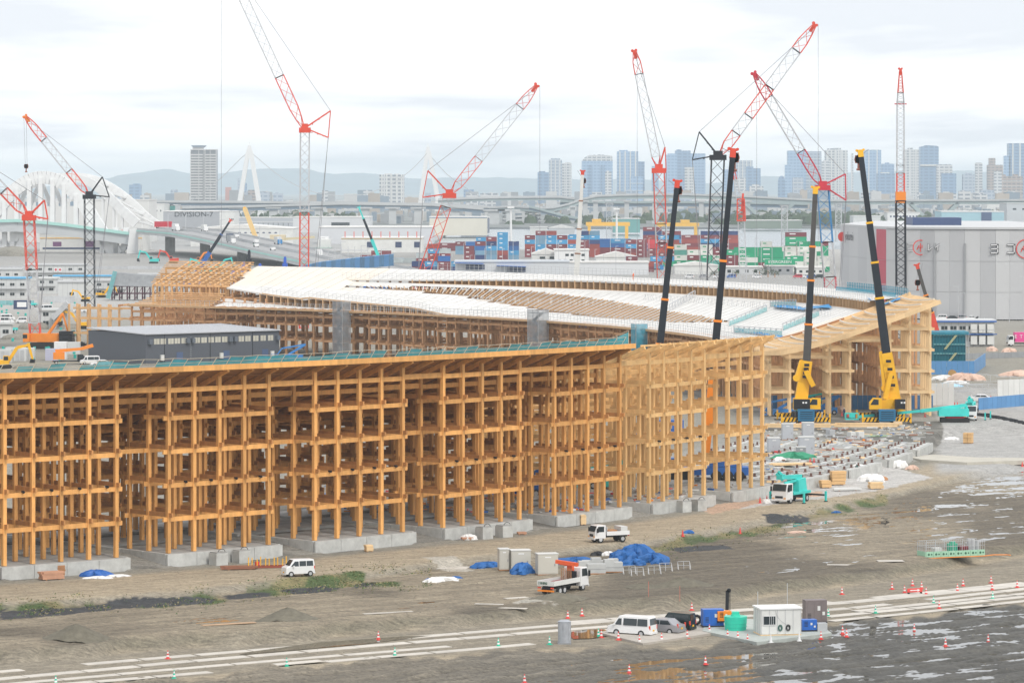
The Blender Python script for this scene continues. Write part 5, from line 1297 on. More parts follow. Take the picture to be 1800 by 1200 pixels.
# light masts
def light_mast(px, yt, yb, label):
    Y = Yb(yb); k = Y / F; r = thing('floodlight_mast', label, 'light mast', A(px, yb, Y)); r.location.z = 0; h_ = H - (yt - YH) * k; mb = MB(); w = 5 * k
    for sx in (-1, 1):
        for sy in (-1, 1): mb.bar((sx * w, sy * w, 0), (sx * w, sy * w, h_), .5)
    n_ = 9
    for i in range(n_):
        z0_, z1_ = h_ * i / n_, h_ * (i + 1) / n_; mb.bar((-w, -w, z0_), (w, -w, z1_), .3); mb.bar((w, -w, z0_), (-w, -w, z1_), .3); mb.bar((-w, -w, z1_), (w, -w, z1_), .35)
    mb.build('lattice_shaft', LGREY, r)
    MB().box(-8 * k, 8 * k, -5 * k, 5 * k, h_, h_ + .6).build('lamp_gallery', LGREY, r)
    for i in range(7):
        for j in range(2): MB().box((-7.5 + i * 2.3) * k, (-6.2 + i * 2.3) * k, -5.4 * k, -5 * k, h_ - (1 + j * 3) * k, h_ + (1 - j * 3) * k + .3).build('floodlight', GREY, r)
light_mast(1071, 357, 420, 'light mast with square lamp gallery left of the red lattice crane'); light_mast(1379, 362, 436, 'lattice floodlight mast standing before the water right of the small white mast'); light_mast(1474, 358, 425, 'lattice floodlight mast behind the cold store corner')
for px, yt, yb in ((898, 363, 455), (1084, 366, 440)):
    Y = Yb(yb); mb = MB(); mb.cyl((0, 0, 0), (0, 0, H - (yt - YH) * Y / F), .9, .5, 10); mb.box(-2, 2, -2, 2, H - (yt - YH) * Y / F - 1, H - (yt - YH) * Y / F); o = solo(mb, 'lamp_mast', WHITE, 'slim white lamp mast rising from the containers' if px < 1000 else 'second slim white lamp mast near the yellow gantry', 'light mast'); o.location = (A(px, yb, Y).x, Y, 0)
# white office roofs in the middle
r, w, zt, k = hall(800, 1000, 461, 486, 30, mat('pale shed wall', (.60, .62, .64), .6, .05, .05, 0), 'long pale shed with blue canopies just behind the ring roof', roof=mat('pale shed roof', (.50, .53, .56), .6, .05, .05, 0), doors=[(818, 852, 4, 9, DBLUE), (892, 924, 8, 9, DBLUE)])
for u0, u1, dy in ((800, 850, 1), (873, 925, 6)): 
    mb = MB(); mb.side([(0, 0), ((u1 - u0) * k, -2 * k), ((u1 - u0) * k, -1.2 * k), (0, .8 * k)], -6, 0); o = mb.build('blue_canopy', BLUE, r); o.location = (-w / 2 + (u0 - 800) * k, 0, zt - dy * k)
r, w, zt, k = hall(975, 1035, 440, 470, 25, WHITE, 'white two-storey office with gable and window band in the port', name='office_block', cat='office', wins=[(992, 1030, 4, 6, 4, 6), (978, 1030, 5, 16, 4, 5)], gable=0)
r, w, zt, k = hall(935, 985, 447, 468, 25, OFFW, 'white pitched-roof office left of the two-storey office', name='office_block', cat='office', wins=[(945, 980, 2, 4, 4, 10)], gable=3.0)
hall(1000, 1140, 462, 482, 20, mat('white shed pale', (.66, .67, .68), .6, .05, .05, 0), 'long white flat shed left of the white telescopic boom', gable=0)
hall(1048, 1120, 452, 466, 20, OFFW, 'small white shed behind the long white flat shed', gable=3)
# lamp posts and poles around the port
for i in range(40):
    u_ = 800 + i * 16.5 + random.uniform(-5, 5); Yq = Yb(random.uniform(470, 484)); hh = random.uniform(7, 17)
    mb = MB(); mb.bar((0, 0, 0), (0, 0, hh), .22); mb.bar((0, 0, hh), (1.2, 0, hh), .16); o = solo(mb, 'lamp_post', LGREY, ('tall' if hh > 13 else 'mid-height' if hh > 9.5 else 'short') + ' thin grey pole ' + ['left of the white office', 'between the white office and white boom', 'between the white boom and red crane', 'behind the dark booms', 'near the EVERGREEN office', 'beside the cold store'][min(5, max(0, int((u_ - 800) / 110)))], 'pole', 'thin poles among the port sheds'); o.location = ((u_ - 900) * Yq / F, Yq, 0)
# ---- big cold store on the right
Y0 = 1150; k = Y0 / F
cs = thing('cold_store', 'huge pale grey cold store with crimson stripe and lettering at the right', 'warehouse', A(1640, 565, Y0)); cs.location.z = 0
CSM = [mat('cold store light', (.545, .55, .555), .55, .03, .05, .01), mat('cold store mid', (.50, .505, .515), .55, .03, .05, .01), mat('cold store dark', (.46, .465, .475), .55, .03, .05, .01)]
ztop = H - (401 - YH) * k
# outline on the ground: left return wall, corner at the stripe, long bowed front
fr = [(1478, 1235), (1541, 1165), (1558, 1150), (1592, 1143), (1643, 1137), (1696, 1132), (1750, 1130), (1800, 1130), (1860, 1133), (1930, 1138)]
PP = [Vector(((u_ - 900) * y_ / F, y_, 0)) for u_, y_ in fr]
tone = [0, 'R', 0, 1, 0, 1, 0, 1, 0]
mb = MB(); mb.prism([(p.x, p.y + .35) for p in PP] + [(PP[-1].x, 1350), (PP[0].x + 20, 1350)], 0, ztop - .2); mb.build('wall', CSM[1], cs, world=True)
mb = MB(); mb.prism([(p.x, p.y - .5) for p in PP] + [(PP[-1].x, 1350), (PP[0].x + 20, 1350)], ztop - .2, ztop + .5); mb.build('parapet', CSM[0], cs, world=True)
CRS = mat('crimson cladding', (.50, .02, .06), .5, .05, .1, 0)
zz = [0, ztop * .3, ztop * .64, ztop * .985]
for i, (p, q) in enumerate(zip(PP[:-1], PP[1:])):
    nsub = 1 if tone[i] == 'R' else 4 if (q - p).length > 12 else 2
    for s_ in range(nsub):
        a_, b_ = p.lerp(q, s_ / nsub), p.lerp(q, (s_ + 1) / nsub); d = (b_ - a_).normalized()
        m_ = CRS if tone[i] == 'R' else CSM[(0, 1, 0, 2)[(i * 2 + s_) % 4] if i > 1 else (0 if s_ % 2 else 1)]
        for z0_, z1_ in zip(zz[:-1], zz[1:]):
            c_ = (a_ + b_) / 2; piece('panel', m_, cs, (c_.x, c_.y, (z0_ + z1_) / 2), ((b_ - a_).length - .04, .22, z1_ - z0_ - .08), math.atan2(d.y, d.x))
for u_ in (1592, 1643, 1696):
    p = PP[[f_[0] for f_ in fr].index(u_)]; piece('downpipe', GREY, cs, (p.x, p.y - .3, ztop * .42), (.5, .5, ztop * .84))
LET = mat('sign lettering dark', (.05, .05, .06), .5, .1, 1, 0); LETW = mat('sign lettering white', (.75, .75, .75), .5, .05, 1, 0); LETR = mat('sign lettering red', (.70, .05, .04), .5, .05, 1, 0)
def sign_at(px, py, size, glyph, m_fill, m_edge, name='sign_letter'):
    """katakana built from strokes, on the front wall"""
    u_ = px; y_ = float(np.interp(u_, [f_[0] for f_ in fr], [f_[1] for f_ in fr])); p = A(px, py, y_ - .5)
    S = {'yo': [((-.4, .5), (.4, .5)), ((.4, .5), (.4, -.5)), ((-.35, 0), (.4, 0)), ((-.4, -.5), (.4, -.5))],
         'ko': [((-.4, .5), (.4, .5)), ((.4, .5), (.4, -.5)), ((-.4, -.5), (.4, -.5))],
         're': [((-.3, .5), (-.3, -.5)), ((-.3, -.5), (.4, .05))],
         'i': [((.35, .5), (-.35, 0)), ((.05, .2), (.05, -.5))]}[glyph]
    for off, th, mm in ((0, .34, m_edge), (-.06, .17, m_fill)):
        mb = MB()
        for (a_, b_) in S:
            A_, B_ = p + Vector((a_[0] * size, off, a_[1] * size)), p + Vector((b_[0] * size, off, b_[1] * size)); d = (B_ - A_).normalized() * th * size * .35
            mb.bar(A_ - d, B_ + d, .08 if mm is m_edge else .1, th * size * .7, up=(0, 0, 1) if abs((B_ - A_).normalized().z) < .9 else (1, 0, 0))
        mb.build(name, mm, cs, world=True)
def bar_fix(): pass
for u_, g_, s_ in ((1748, 'yo', 2.5), (1777, 'ko', 2.5)): sign_at(u_, 437.5, s_, g_, LETW, LET)
for u_, g_, s_ in ((1584, 'yo', 2.0), (1601, 'ko', 2.0), (1635, 're', 2.0), (1648, 'i', 2.0)): sign_at(u_, 435, s_, g_, LETW, LET)
def roundel(px, py, rad):
    y_ = float(np.interp(px, [f_[0] for f_ in fr], [f_[1] for f_ in fr])); p = A(px, py, y_ - .5); mb = MB(); n_ = 20
    for i in range(n_):
        a0_, a1_ = 2 * PI * i / n_, 2 * PI * (i + 1) / n_; mb.bar(p + Vector((rad * math.cos(a0_), 0, rad * math.sin(a0_))), p + Vector((rad * math.cos(a1_), 0, rad * math.sin(a1_))), .12, .3)
    mb.bar(p + Vector((0, 0, -rad * .6)), p + Vector((0, 0, rad * .6)), .12, .3, up=(1, 0, 0)); mb.bar(p + Vector((-rad * .5, 0, -rad * .3)), p + Vector((-rad * .2, 0, rad * .3)), .12, .3, up=(1, 0, 0)); mb.bar(p + Vector((rad * .5, 0, -rad * .3)), p + Vector((rad * .2, 0, rad * .3)), .12, .3, up=(1, 0, 0)); mb.bar(p + Vector((-rad * .45, 0, 0)), p + Vector((rad * .45, 0, 0)), .12, .25)
    mb.build('sign_roundel', LETR, cs, world=True)
roundel(1618, 435, 2.3); roundel(1803, 437.5, 2.9)
p = A(1484, 416, 1228); an = math.atan2(PP[1].y - PP[0].y, PP[1].x - PP[0].x)
mb = MB(); q = A(1463.0 + 3, 416.5, 1225); 
text('yokorei', LET, 4.2, A(1492, 415.5, 1216) - cs.location, (PI / 2, 0, an), cs, sx=1.2)
mb = MB(); q = A(1481, 416, 1229); mb.cyl(q, q + Vector((-.2, -.3, 0)), 1.6, 1.6, 16); mb.build('sign_disc', LETR, cs, world=True)
MB().box(-2, 14, 40, 60, ztop, ztop + 3).build('plant_room', MATS['navy cladding'], cs)
# ================================================================ cranes
def ppx(px, py, Y): return A(px, py, Y)
def lattice(r, name, p, q, w0, w1, segs, bays, ch=.22, br=.13, taper_end=False, wmid=None):
    """square lattice from p to q; segs = [(t_end, material)], each colour section a part"""
    p, q = Vector(p), Vector(q); d = (q - p); Ln = d.length; d.normalize(); fwd = Vector((0, 1, 0)); s_ = d.cross(fwd).normalized(); f_ = s_.cross(d)
    def wd(t): 
        w = w0 + (w1 - w0) * t
        if wmid: w = wmid * min(1, .25 + t / .12, .30 + (1 - t) / .16 if taper_end else 1)
        return w / 2
    def corner(t, i): c = p + d * Ln * t; a, b_ = ((-1, -1), (1, -1), (1, 1), (-1, 1))[i]; return c + s_ * a * wd(t) + f_ * b_ * wd(t)
    t0 = 0
    for te, m in segs:
        nb = max(1, round(bays * (te - t0))); mb = MB()
        for j in range(nb):
            a, b_ = t0 + (te - t0) * j / nb, t0 + (te - t0) * (j + 1) / nb
            for i in range(4):
                mb.bar(corner(a, i), corner(b_, i), ch)
                n_ = (i + 1) % 4
                if j % 2: mb.bar(corner(a, i), corner(b_, n_), br)
                else: mb.bar(corner(a, n_), corner(b_, i), br)
                if j == 0 or j == nb - 1: mb.bar(corner(a if j == 0 else b_, i), corner(a if j == 0 else b_, n_), br * 1.5)
        mb.build(name, m, r, world=True); t0 = te
def cables(r, pairs, th=.12, name='cable', m=None):
    for p, q in pairs:
        mb = MB(); mb.bar(p, q, th); mb.build(name, m or CABLE, r, world=True)
def hook(r, top, bot, m=CABLE):
    cables(r, [(top + Vector((-.4, 0, 0)), bot + Vector((-.3, 0, 2.2))), (top + Vector((.4, 0, 0)), bot + Vector((.3, 0, 2.2)))], .08, 'hoist_rope')
    mb = MB(); mb.rbox(bot + Vector((0, 0, 1.6)), 1.2, .6, 1.4); mb.cyl(bot + Vector((0, -.3, 1.6)), bot + Vector((0, .3, 1.6)), .75, n=10); mb.bar(bot, bot + Vector((0, 0, 1)), .35); mb.cyl(bot + Vector((-.35, 0, -.2)), bot + Vector((.35, 0, -.2)), .22, n=6)
    mb.build('hook_block', mat('hook block', (.30, .10, .06), .5, .1, 1, 0), r, world=True)
def tip(r, p, d, m, sz=1.0):
    d = d.normalized(); mb = MB(); mb.bar(p - d * 2.4 * sz, p, .7 * sz, .8 * sz, 1.0 * sz, .9 * sz); s_ = d.cross(Vector((0, 1, 0)))
    mb.cyl(p + s_ * .55 * sz + Vector((0, -.3, 0)), p + s_ * .55 * sz + Vector((0, .3, 0)), .45 * sz, n=10); mb.cyl(p - s_ * .45 * sz + Vector((0, -.3, 0)), p - s_ * .45 * sz + Vector((0, .3, 0)), .4 * sz, n=10)
    mb.build('boom_head', m, r, world=True)
def crawler(r, p, m, sz=1.0, flip=1, body=ORANGE, cw=True):
    for s_ in (-1, 1):
        mb = MB(); yy = p.y + s_ * 2.9 * sz
        mb.side([(p.x - 4.6 * sz, p.z + .7), (p.x - 4.0 * sz, p.z + 0.02), (p.x + 4.0 * sz, p.z + 0.02), (p.x + 4.6 * sz, p.z + .7), (p.x + 4.0 * sz, p.z + 1.4), (p.x - 4.0 * sz, p.z + 1.4)], yy - .55, yy + .55); mb.build('crawler_track', RUBBER, r, world=True)
    mb = MB(); mb.rbox(p + Vector((0, 0, 1.3)), 3.4 * sz, 4.8 * sz, .8); mb.build('carbody', BLACK, r, world=True)
    mb = MB(); x = lambda a: p.x + a * flip * sz
    mb.side([(x(-5.5), p.z + 1.7), (x(3.8), p.z + 1.7), (x(3.8), p.z + 3.9), (x(-3.6), p.z + 3.9)], p.y - 1.6 * sz, p.y + 1.6 * sz); mb.build('machinery_house', body, r, world=True)
    mb = MB(); mb.box(min(x(-5.3), x(-3.6)), max(x(-5.3), x(-3.6)), p.y - 2.9 * sz, p.y - 1.7 * sz, p.z + 1.8, p.z + 4.0); mb.build('cab', body, r, world=True)
    mb = MB(); mb.box(min(x(-5.35), x(-4.2)), max(x(-5.35), x(-4.2)), p.y - 2.93 * sz, p.y - 2.88 * sz, p.z + 2.7, p.z + 3.7); mb.build('cab_glass', GLASS, r, world=True)
    if cw: 
        mb = MB()
        for i in range(3): mb.box(min(x(3.9), x(7.4)), max(x(3.9), x(7.4)), p.y - 2.6 * sz, p.y + 2.6 * sz, p.z + 1.6 + i * 1.0, p.z + 2.5 + i * 1.0)
        mb.build('counterweight', BLACK, r, world=True)
    mb = MB(); mb.bar(Vector((x(1), p.y - 1, p.z + 3.9)), Vector((x(4.6), p.y - 1, p.z + 9 * sz)), .6); mb.bar(Vector((x(1), p.y + 1, p.z + 3.9)), Vector((x(4.6), p.y + 1, p.z + 9 * sz)), .6); mb.bar(Vector((x(6), p.y, p.z + 4)), Vector((x(4.6), p.y, p.z + 9 * sz)), .45); mb.build('a_frame', body, r, world=True)
def ground_y(Y): return YH + H * F / Y
def lcrane(label, Y, base, top, tip_, tw, bw, tsegs, bsegs, strut, mstrut, hookpt=None, crawl=None, tipm=RED, ybase_px=None, bays=None, ropes=True, extra=()):
    b_ = A(base[0], base[1], Y); 
    if ybase_px is None: b_.z = 2.0
    t_ = A(*top, Y); e_ = A(*tip_, Y); k = Y / F
    r = thing('lattice_crane', label, 'crane', Vector((b_.x, Y, 0)))
    bays = bays or max(8, int((t_ - b_).length / (tw * 1.05)))
    lattice(r, 'mast_section', b_, t_, tw, tw, tsegs, bays)
    foot = A(top[0] + (tip_[0] - top[0]) * .02, top[1] - 4, Y); d = (e_ - foot)
    lattice(r, 'boom_section', foot, e_, bw, bw, bsegs, max(8, int(d.length / (bw * 1.15))), .19, .11, True, bw)
    tip(r, e_, d, tipm)
    S = [A(*s_, Y) for s_ in strut]
    for s_ in S:
        mb = MB()
        for yy in (-1, 1): mb.bar(t_ + Vector((0, yy, .6)), s_ + Vector((0, yy * .5, 0)), .34)
        for f_ in (.3, .55, .8): mb.bar(t_.lerp(s_, f_) + Vector((0, -.8, 0)), t_.lerp(s_, f_) + Vector((0, .8, 0)), .25)
        mb.build('luffing_strut', mstrut, r, world=True)
    if len(S) > 1: cables(r, [(S[0] + Vector((0, -.5, 0)), S[1] + Vector((0, -.5, 0))), (S[0] + Vector((0, .5, 0)), S[1] + Vector((0, .5, 0)))], .22, 'stay_rod', mstrut)
    mb = MB(); mb.rbox(t_, tw * 1.3, tw * 1.2, 1.4); mb.rbox(t_ + Vector((0, 0, 1.2)), tw * .7, tw, 1.2); mb.build('mast_head', mstrut, r, world=True)
    if ropes:
        cables(r, [(S[0], e_ - d.normalized() * 2)], .13, 'pendant')
        cables(r, [(S[-1] + Vector((0, -.6, 0)), Vector((S[-1].x + (b_.x - S[-1].x) * .6, Y - .6, 5))), (S[-1] + Vector((0, .6, 0)), Vector((S[-1].x + (b_.x - S[-1].x) * .75, Y + .6, 5)))], .13, 'pendant')
        mb = MB(); mb.bar(t_ + Vector((-tw * .55, 0, 0)) , b_ + Vector((-tw * .55, 0, 0)), .16); mb.build('hoist_rope', CABLE, r, world=True)
    if hookpt: hook(r, e_, A(*hookpt, Y))
    else: cables(r, [(e_ + Vector((.8, 0, 0)), Vector((e_.x + .8, Y, 25)))], .09, 'hoist_rope')
    if crawl is not None: crawler(r, Vector((b_.x + crawl[0], Y, gz(b_.x, Y))), None, crawl[1], crawl[2])
    return r
CW, CB = CWHITE, CBLK
lcrane('red and white lattice crane on orange crawler tracks at the far left', 934, (62, 590), (51, 383), (-70, 255), 2.6, 2.4, [(.11, RED), (.56, CW), (1, RED)], [(.35, RED), (.8, CW), (1, RED)], [(78, 352), (84, 385)], RED, crawl=(2.5, 1.0, 1), ybase_px=1)
lcrane('black-masted lattice crane with red and white boom and hanging hook, left side', 1190, (158, 560), (157, 346), (44, 204), 3.1, 2.3, [(1, CB)], [(.30, RED), (.70, CW), (1, RED)], [(180, 311), (192, 346)], CB, hookpt=(46, 301), tipm=ORANGE)
lcrane('tallest left lattice crane, white-topped red mast with boom leaving the top edge', 1010, (534, 560), (536, 229), (384, -97), 2.45, 2.5, [(.585, RED), (1, CW)], [(.28, RED), (1, CW)], [(581, 195), (577, 242)], RED)
lcrane('leaning red lattice crane left of centre with boom pointing up right', 1030, (726, 540), (790, 344), (944, 150), 3.0, 2.6, [(.90, RED), (1, CW)], [(.32, RED), (.80, CW), (1, RED)], [(752, 300), (743, 347)], RED, ybase_px=1)
lcrane('red lattice crane right of centre with steep boom leaning slightly left', 1010, (1168, 560), (1158, 300), (1115, 89), 3.0, 2.3, [(.54, RED), (.66, CW), (1, RED)], [(.10, RED), (.80, CW), (1, RED)], [(1169, 259), (1171, 300)], RED)
lcrane('black-masted lattice crane with huge red and white boom, tallest of all', 975, (1250, 560), (1262, 277), (1433, 43), 3.4, 2.7, [(1, CB)], [(.17, RED), (.30, CW), (.52, RED), (.80, CW), (1, RED)], [(1229, 232), (1217, 281)], CB)
lcrane('lattice crane with blue upper mast and crimson struts, boom crossing leftwards', 985, (1466, 560), (1446, 330), (1325, 128), 3.1, 2.4, [(.38, CRIM), (.62, CW), (1, CBLUE)], [(.30, CRIM), (.78, CW), (1, CRIM)], [(1486, 306), (1487, 352)], CRIM, tipm=CRIM)
# straight luffing mast at the right, seen end-on
Y = 960; r = thing('lattice_crane', 'upright lattice crane with black lower and thin red and white upper mast', 'crane', Vector((A(1583, 400, Y).x, Y, 0)))
lattice(r, 'mast_section', Vector((A(1584, 0, Y).x, Y, 1)), A(1583, 353, Y), 2.4, 2.4, [(1, CB)], 20, .28, .16)
lattice(r, 'boom_section', A(1583, 353, Y), A(1583, 180, Y), 2.0, 1.8, [(.28, RED), (.36, CW), (1, CW)], 24, .17, .09); lattice(r, 'boom_section', A(1583, 180, Y), A(1583, 125, Y), 1.8, .6, [(.3, CW), (1, RED)], 12, .16, .09)
tip(r, A(1583, 121, Y), Vector((0, 0, 1)), RED, .7); piece('spreader_bar', CRIM, r, A(1583, 183, Y), (3.2, .3, .3)); mb = MB(); mb.rbox(A(1583, 347, Y), 2.6, 2.4, 3); mb.build('mast_head', ORANGE, r, world=True)
Y = 1450; r = thing('lattice_crane', 'small white mast crane with red middle section behind the dark booms', 'crane', Vector((A(1306, 400, Y).x, Y, 0)))
lattice(r, 'mast_section', Vector((A(1307, 0, Y).x, Y, 1)), A(1303, 388, Y), 2.6, 2.6, [(1, CW)], 12); lattice(r, 'mast_section', A(1303, 388, Y), A(1302, 350, Y), 3.2, 2.8, [(1, RED)], 5, .35, .25); lattice(r, 'boom_section', A(1299, 352, Y), A(1290, 300, Y), 2, .8, [(.7, CW), (1, RED)], 7, .25, .12)
mb = MB(); mb.bar(A(1304, 372, Y), A(1306, 340, Y), .8); mb.bar(A(1306, 340, Y), A(1307, 386, Y), .5); mb.build('luffing_strut', RED, r, world=True)
# telescopic booms
def tele(r, pts, w0, w1, cols, bandm, headm, hookpt=None):
    """pts: world start and end; cols: [(t_end, material)] stages of decreasing width with a collar at each joint"""
    p, q = pts; d = q - p; t0 = 0; n_ = len(cols)
    for i, (te, m) in enumerate(cols):
        w = w0 + (w1 - w0) * i / max(1, n_ - 1); a, b_ = p + d * t0, p + d * te
        mb = MB(); mb.bar(a, b_, w, w * 1.15); mb.build('boom_stage', m, r, world=True)
        if i < n_ - 1: mb = MB(); mb.bar(b_ - d.normalized() * .3, b_ + d.normalized() * .05, w * 1.14, w * 1.28); mb.build('boom_collar', bandm, r, world=True)
        t0 = te
    mb = MB(); dn = d.normalized(); s_ = dn.cross(Vector((0, 1, 0))).normalized()
    mb.bar(q - dn * .4, q + dn * .9, w1 * 1.1, w1 * 1.2); mb.bar(q + dn * .7 - s_ * .55, q + dn * .7 + s_ * .45, .3, .35); mb.cyl(q + dn * .8 + s_ * .6 + Vector((0, -.2, 0)), q + dn * .8 + s_ * .6 + Vector((0, .2, 0)), .24, n=10); mb.cyl(q + dn * .8 - s_ * .6 + Vector((0, -.2, 0)), q + dn * .8 - s_ * .6 + Vector((0, .2, 0)), .22, n=10)
    mb.build('boom_head', headm, r, world=True)
    if hookpt is not None: hook(r, q + dn * .8 + s_ * (-1.1 if hookpt[2] < 0 else 1.1), A(hookpt[0], hookpt[1], p.y))
DARK = mat('dark boom steel', (.022, .027, .035), .6, .08, .5, .03, spec=.2); MIDB = mat('brown grey boom steel', (.085, .08, .075), .6, .08, .5, .03, spec=.2)
def stripes(r, c, L_, rz, name='outrigger_beam', h_=.75, th=.4):
    """outrigger beam with black and yellow warning stripes as raised slanted strips"""
    R3 = Matrix.Rotation(rz, 3, 'Z')
    piece(name, YEL, r, c, (L_, th, h_), rz)
    n_ = int(L_ / .62); mb = MB()
    for i in range(n_):
        x0 = -L_ / 2 + (i + .2) * L_ / n_
        P = [(x0, -th / 2 - .012, -h_ / 2), (x0 + .3, -th / 2 - .012, -h_ / 2), (x0 + .3 + .35, -th / 2 - .012, h_ / 2), (x0 + .35, -th / 2 - .012, h_ / 2)]
        P = [Vector(c) + R3 @ Vector(p_) for p_ in P]; mb.quad(*P)
    o = mb.build('warning_stripes', BLACK, r, world=True)
def rough_crane(label, px, py, boom_base, joint, tip_, facing, cols, hookpt=None, jibside=-1):
    p = G(px, py, 0); Y = p.y; r = thing('mobile_crane', label, 'mobile crane', p)
    k = Y / F
    # carrier seen from behind, outriggers spread sideways
    mb = MB(); mb.rbox(p + Vector((0, 0, 1.15)), 3.0, 11.0, .9); mb.build('chassis', BLACK, r, world=True)
    mb = MB(); mb.rbox(p + Vector((0, -5.9, 1.55)), 2.9, 1.6, 2.0); mb.build('engine_hood', mat('crane blue hood', (.02, .16, .30), .5, .1, 1, 0), r, world=True)
    for i in range(4): piece('grille_slat', BLACK, r, p + Vector((0, -6.72, 1.0 + i * .38)), (2.2, .04, .1))
    for sx in (-1, 1):
        for yy in (-4.0, -1.6, 2.0, 4.2):
            mb = MB(); mb.cyl(p + Vector((sx * 1.15, yy, .78)), p + Vector((sx * 1.75, yy, .78)), .78, n=16); mb.build('wheel', RUBBER, r, world=True)
        piece('mudguard', BLACK, r, p + Vector((sx * 1.55, -4.9, 1.7)), (.5, 2.4, .9))
    for yy, zz_ in ((-5.6, .45), (5.2, .62)):
        stripes(r, p + Vector((-2.75, yy, zz_ + .3)), 2.7, 0); stripes(r, p + Vector((2.75, yy, zz_ + .3)), 2.7, 0)
        for sx in (-1, 1): piece('outrigger_jack', YEL, r, p + Vector((sx * 4.2, yy, .9)), (.28, .28, 1.8)); piece('outrigger_pad', BLACK, r, p + Vector((sx * 4.2, yy, .08)), (1.1, 1.1, .16))
    up = p + Vector((facing * 1.0, -1.5, 0))
    # slewing superstructure
    mb = MB(); x = p.x + 1.2 * -facing
    mb.side([(x - 3.6, 2.2 + p.z), (x + 1.2, 2.2 + p.z), (x + 1.3, 4.0 + p.z), (x - .4, 4.2 + p.z), (x - 2.0, 3.7 + p.z), (x - 3.4, 3.4 + p.z)] if facing < 0 else [(x - .6, 2.2 + p.z), (x + 2.9, 2.2 + p.z), (x + 2.8, 4.1 + p.z), (x - .6, 4.2 + p.z)], Y - 2.2, Y + .8); mb.build('superstructure', YEL, r, world=True)
    cwx = p.x + (2.6 if facing < 0 else -.5); 
    mb = MB(); mb.rbox((cwx, Y - 3.0, p.z + 3.3), 1.7 if facing < 0 else 2.8, 1.6, 1.7); mb.build('counterweight', BLACK, r, world=True)
    for i in range(2): piece('counterweight_mark', WHITE, r, (cwx + .2 + i * .5, Y - 3.82, p.z + 3.6), (.32, .03, .3))
    cx_ = p.x + (-1.7 if facing < 0 else 1.7); mb = MB(); mb.side([(cx_ - 1.1, p.z + 2.4), (cx_ + 1.1, p.z + 2.4), (cx_ + 1.1, p.z + 4.3), (cx_ - .4, p.z + 4.4), (cx_ - 1.1, p.z + 3.6)], Y - 3.4, Y - 2.2); mb.build('cab', YEL, r, world=True)
    mb = MB(); mb.side([(cx_ - .95, p.z + 3.2), (cx_ + .5, p.z + 3.2), (cx_ + .5, p.z + 4.1), (cx_ - .35, p.z + 4.2)], Y - 3.43, Y - 3.41); mb.build('cab_window', GLASS, r, world=True)
    b0, j0, e0 = A(*boom_base, Y), A(*joint, Y), A(*tip_, Y)
    mb = MB(); mb.bar(b0 - (j0 - b0).normalized() * 3.5, j0, 1.8, 2.2, 1.6, 1.9); mb.build('boom_base', YEL, r, world=True)
    mb = MB(); mb.bar(b0 + Vector((-facing * -1.6, -1.4, -1)), b0.lerp(j0, .5) + Vector((0, -1.2, 0)), .8, .8); mb.build('luffing_cylinder', YEL, r, world=True)
    js = Vector((jibside * 1.45, -.6, 0)); a_, b_ = b0.lerp(j0, .12) + js, j0 + js * .75 + (j0 - b0) * .03
    mb = MB(); mb.bar(a_, b_, .6, .6, .4, .45); mb.bar(b0.lerp(j0, .4), b0.lerp(j0, .4) + js, .3); mb.bar(j0 - (j0 - b0) * .05, b_, .3)
    mb.cyl(a_ + Vector((0, -.4, 0)), a_ + Vector((0, .4, 0)), .6, n=10); mb.build('folded_jib', YEL, r, world=True)
    for f_ in (.2, .4, .6, .8):
        c_ = b0.lerp(j0, f_) + Vector((0, -1.42, 0)); mb = MB(); mb.rbox(c_, .9, .05, .5); mb.build('boom_decal', BLACK, r, world=True)
    tele(r, (j0, e0), 1.25, .8, cols, ORANGE if facing > 0 else YEL, YEL if facing < 0 else YEL, hookpt)
    return r
rough_crane('yellow mobile crane with upright dark boom, left of the outrigger pair', 1412, 741, (1413, 668), (1418, 634), (1433, 337), 1, [(.22, MIDB), (.48, DARK), (.68, MIDB), (1, MIDB)], None, -1)
rough_crane('yellow mobile crane with leaning dark boom, right of the outrigger pair', 1553, 741, (1570, 690), (1558, 620), (1513, 272), -1, [(.28, DARK), (.46, DARK), (.66, DARK), (1, DARK)], (1509, 296, -1), -1)
def boom_crane(label, pxb, pyb, Y, tip_, w0, w1, cols, headm=RED, bandm=ORANGE, base=None, hookpt=None, body=BLUE, cab=True, zb=None):
    b_ = A(pxb, pyb, Y); e_ = A(*tip_, Y); r = thing('mobile_crane', label, 'mobile crane', Vector((b_.x, Y, 0)))
    tele(r, (b_, e_), w0, w1, cols, bandm, headm, hookpt)
    if cab:
        p = Vector((b_.x, Y, gz(b_.x, Y)))
        mb = MB(); mb.rbox(p + Vector((0, 0, 1.4)), 12, 2.8, 1.1); mb.build('chassis', body, r, world=True)
        mb = MB(); mb.rbox(p + Vector((-4.6, -.2, 2.4)), 2.4, 2.6, 1.6); mb.build('cab', body, r, world=True)
        mb = MB(); mb.rbox(p + Vector((2.8, 0, 2.8)), 4.6, 2.8, 1.6); mb.build('superstructure', body, r, world=True)
        for xx in (-4.6, -3, 1.5, 3.1, 4.7):
            for sy in (-1, 1): mb = MB(); mb.cyl(p + Vector((xx, sy * 1.1, .75)), p + Vector((xx, sy * 1.55, .75)), .75, n=14); mb.build('wheel', RUBBER, r, world=True)
    return r
r = boom_crane('blue carrier crane inside the timber frame with orange boom base and tall dark boom', 1240, 800, 512, (1288, 272), 1.15, .75, [(.27, ORANGE), (.45, DARK), (.65, DARK), (1, DARK)], headm=RED, bandm=ORANGE, hookpt=(1291, 297, 1))
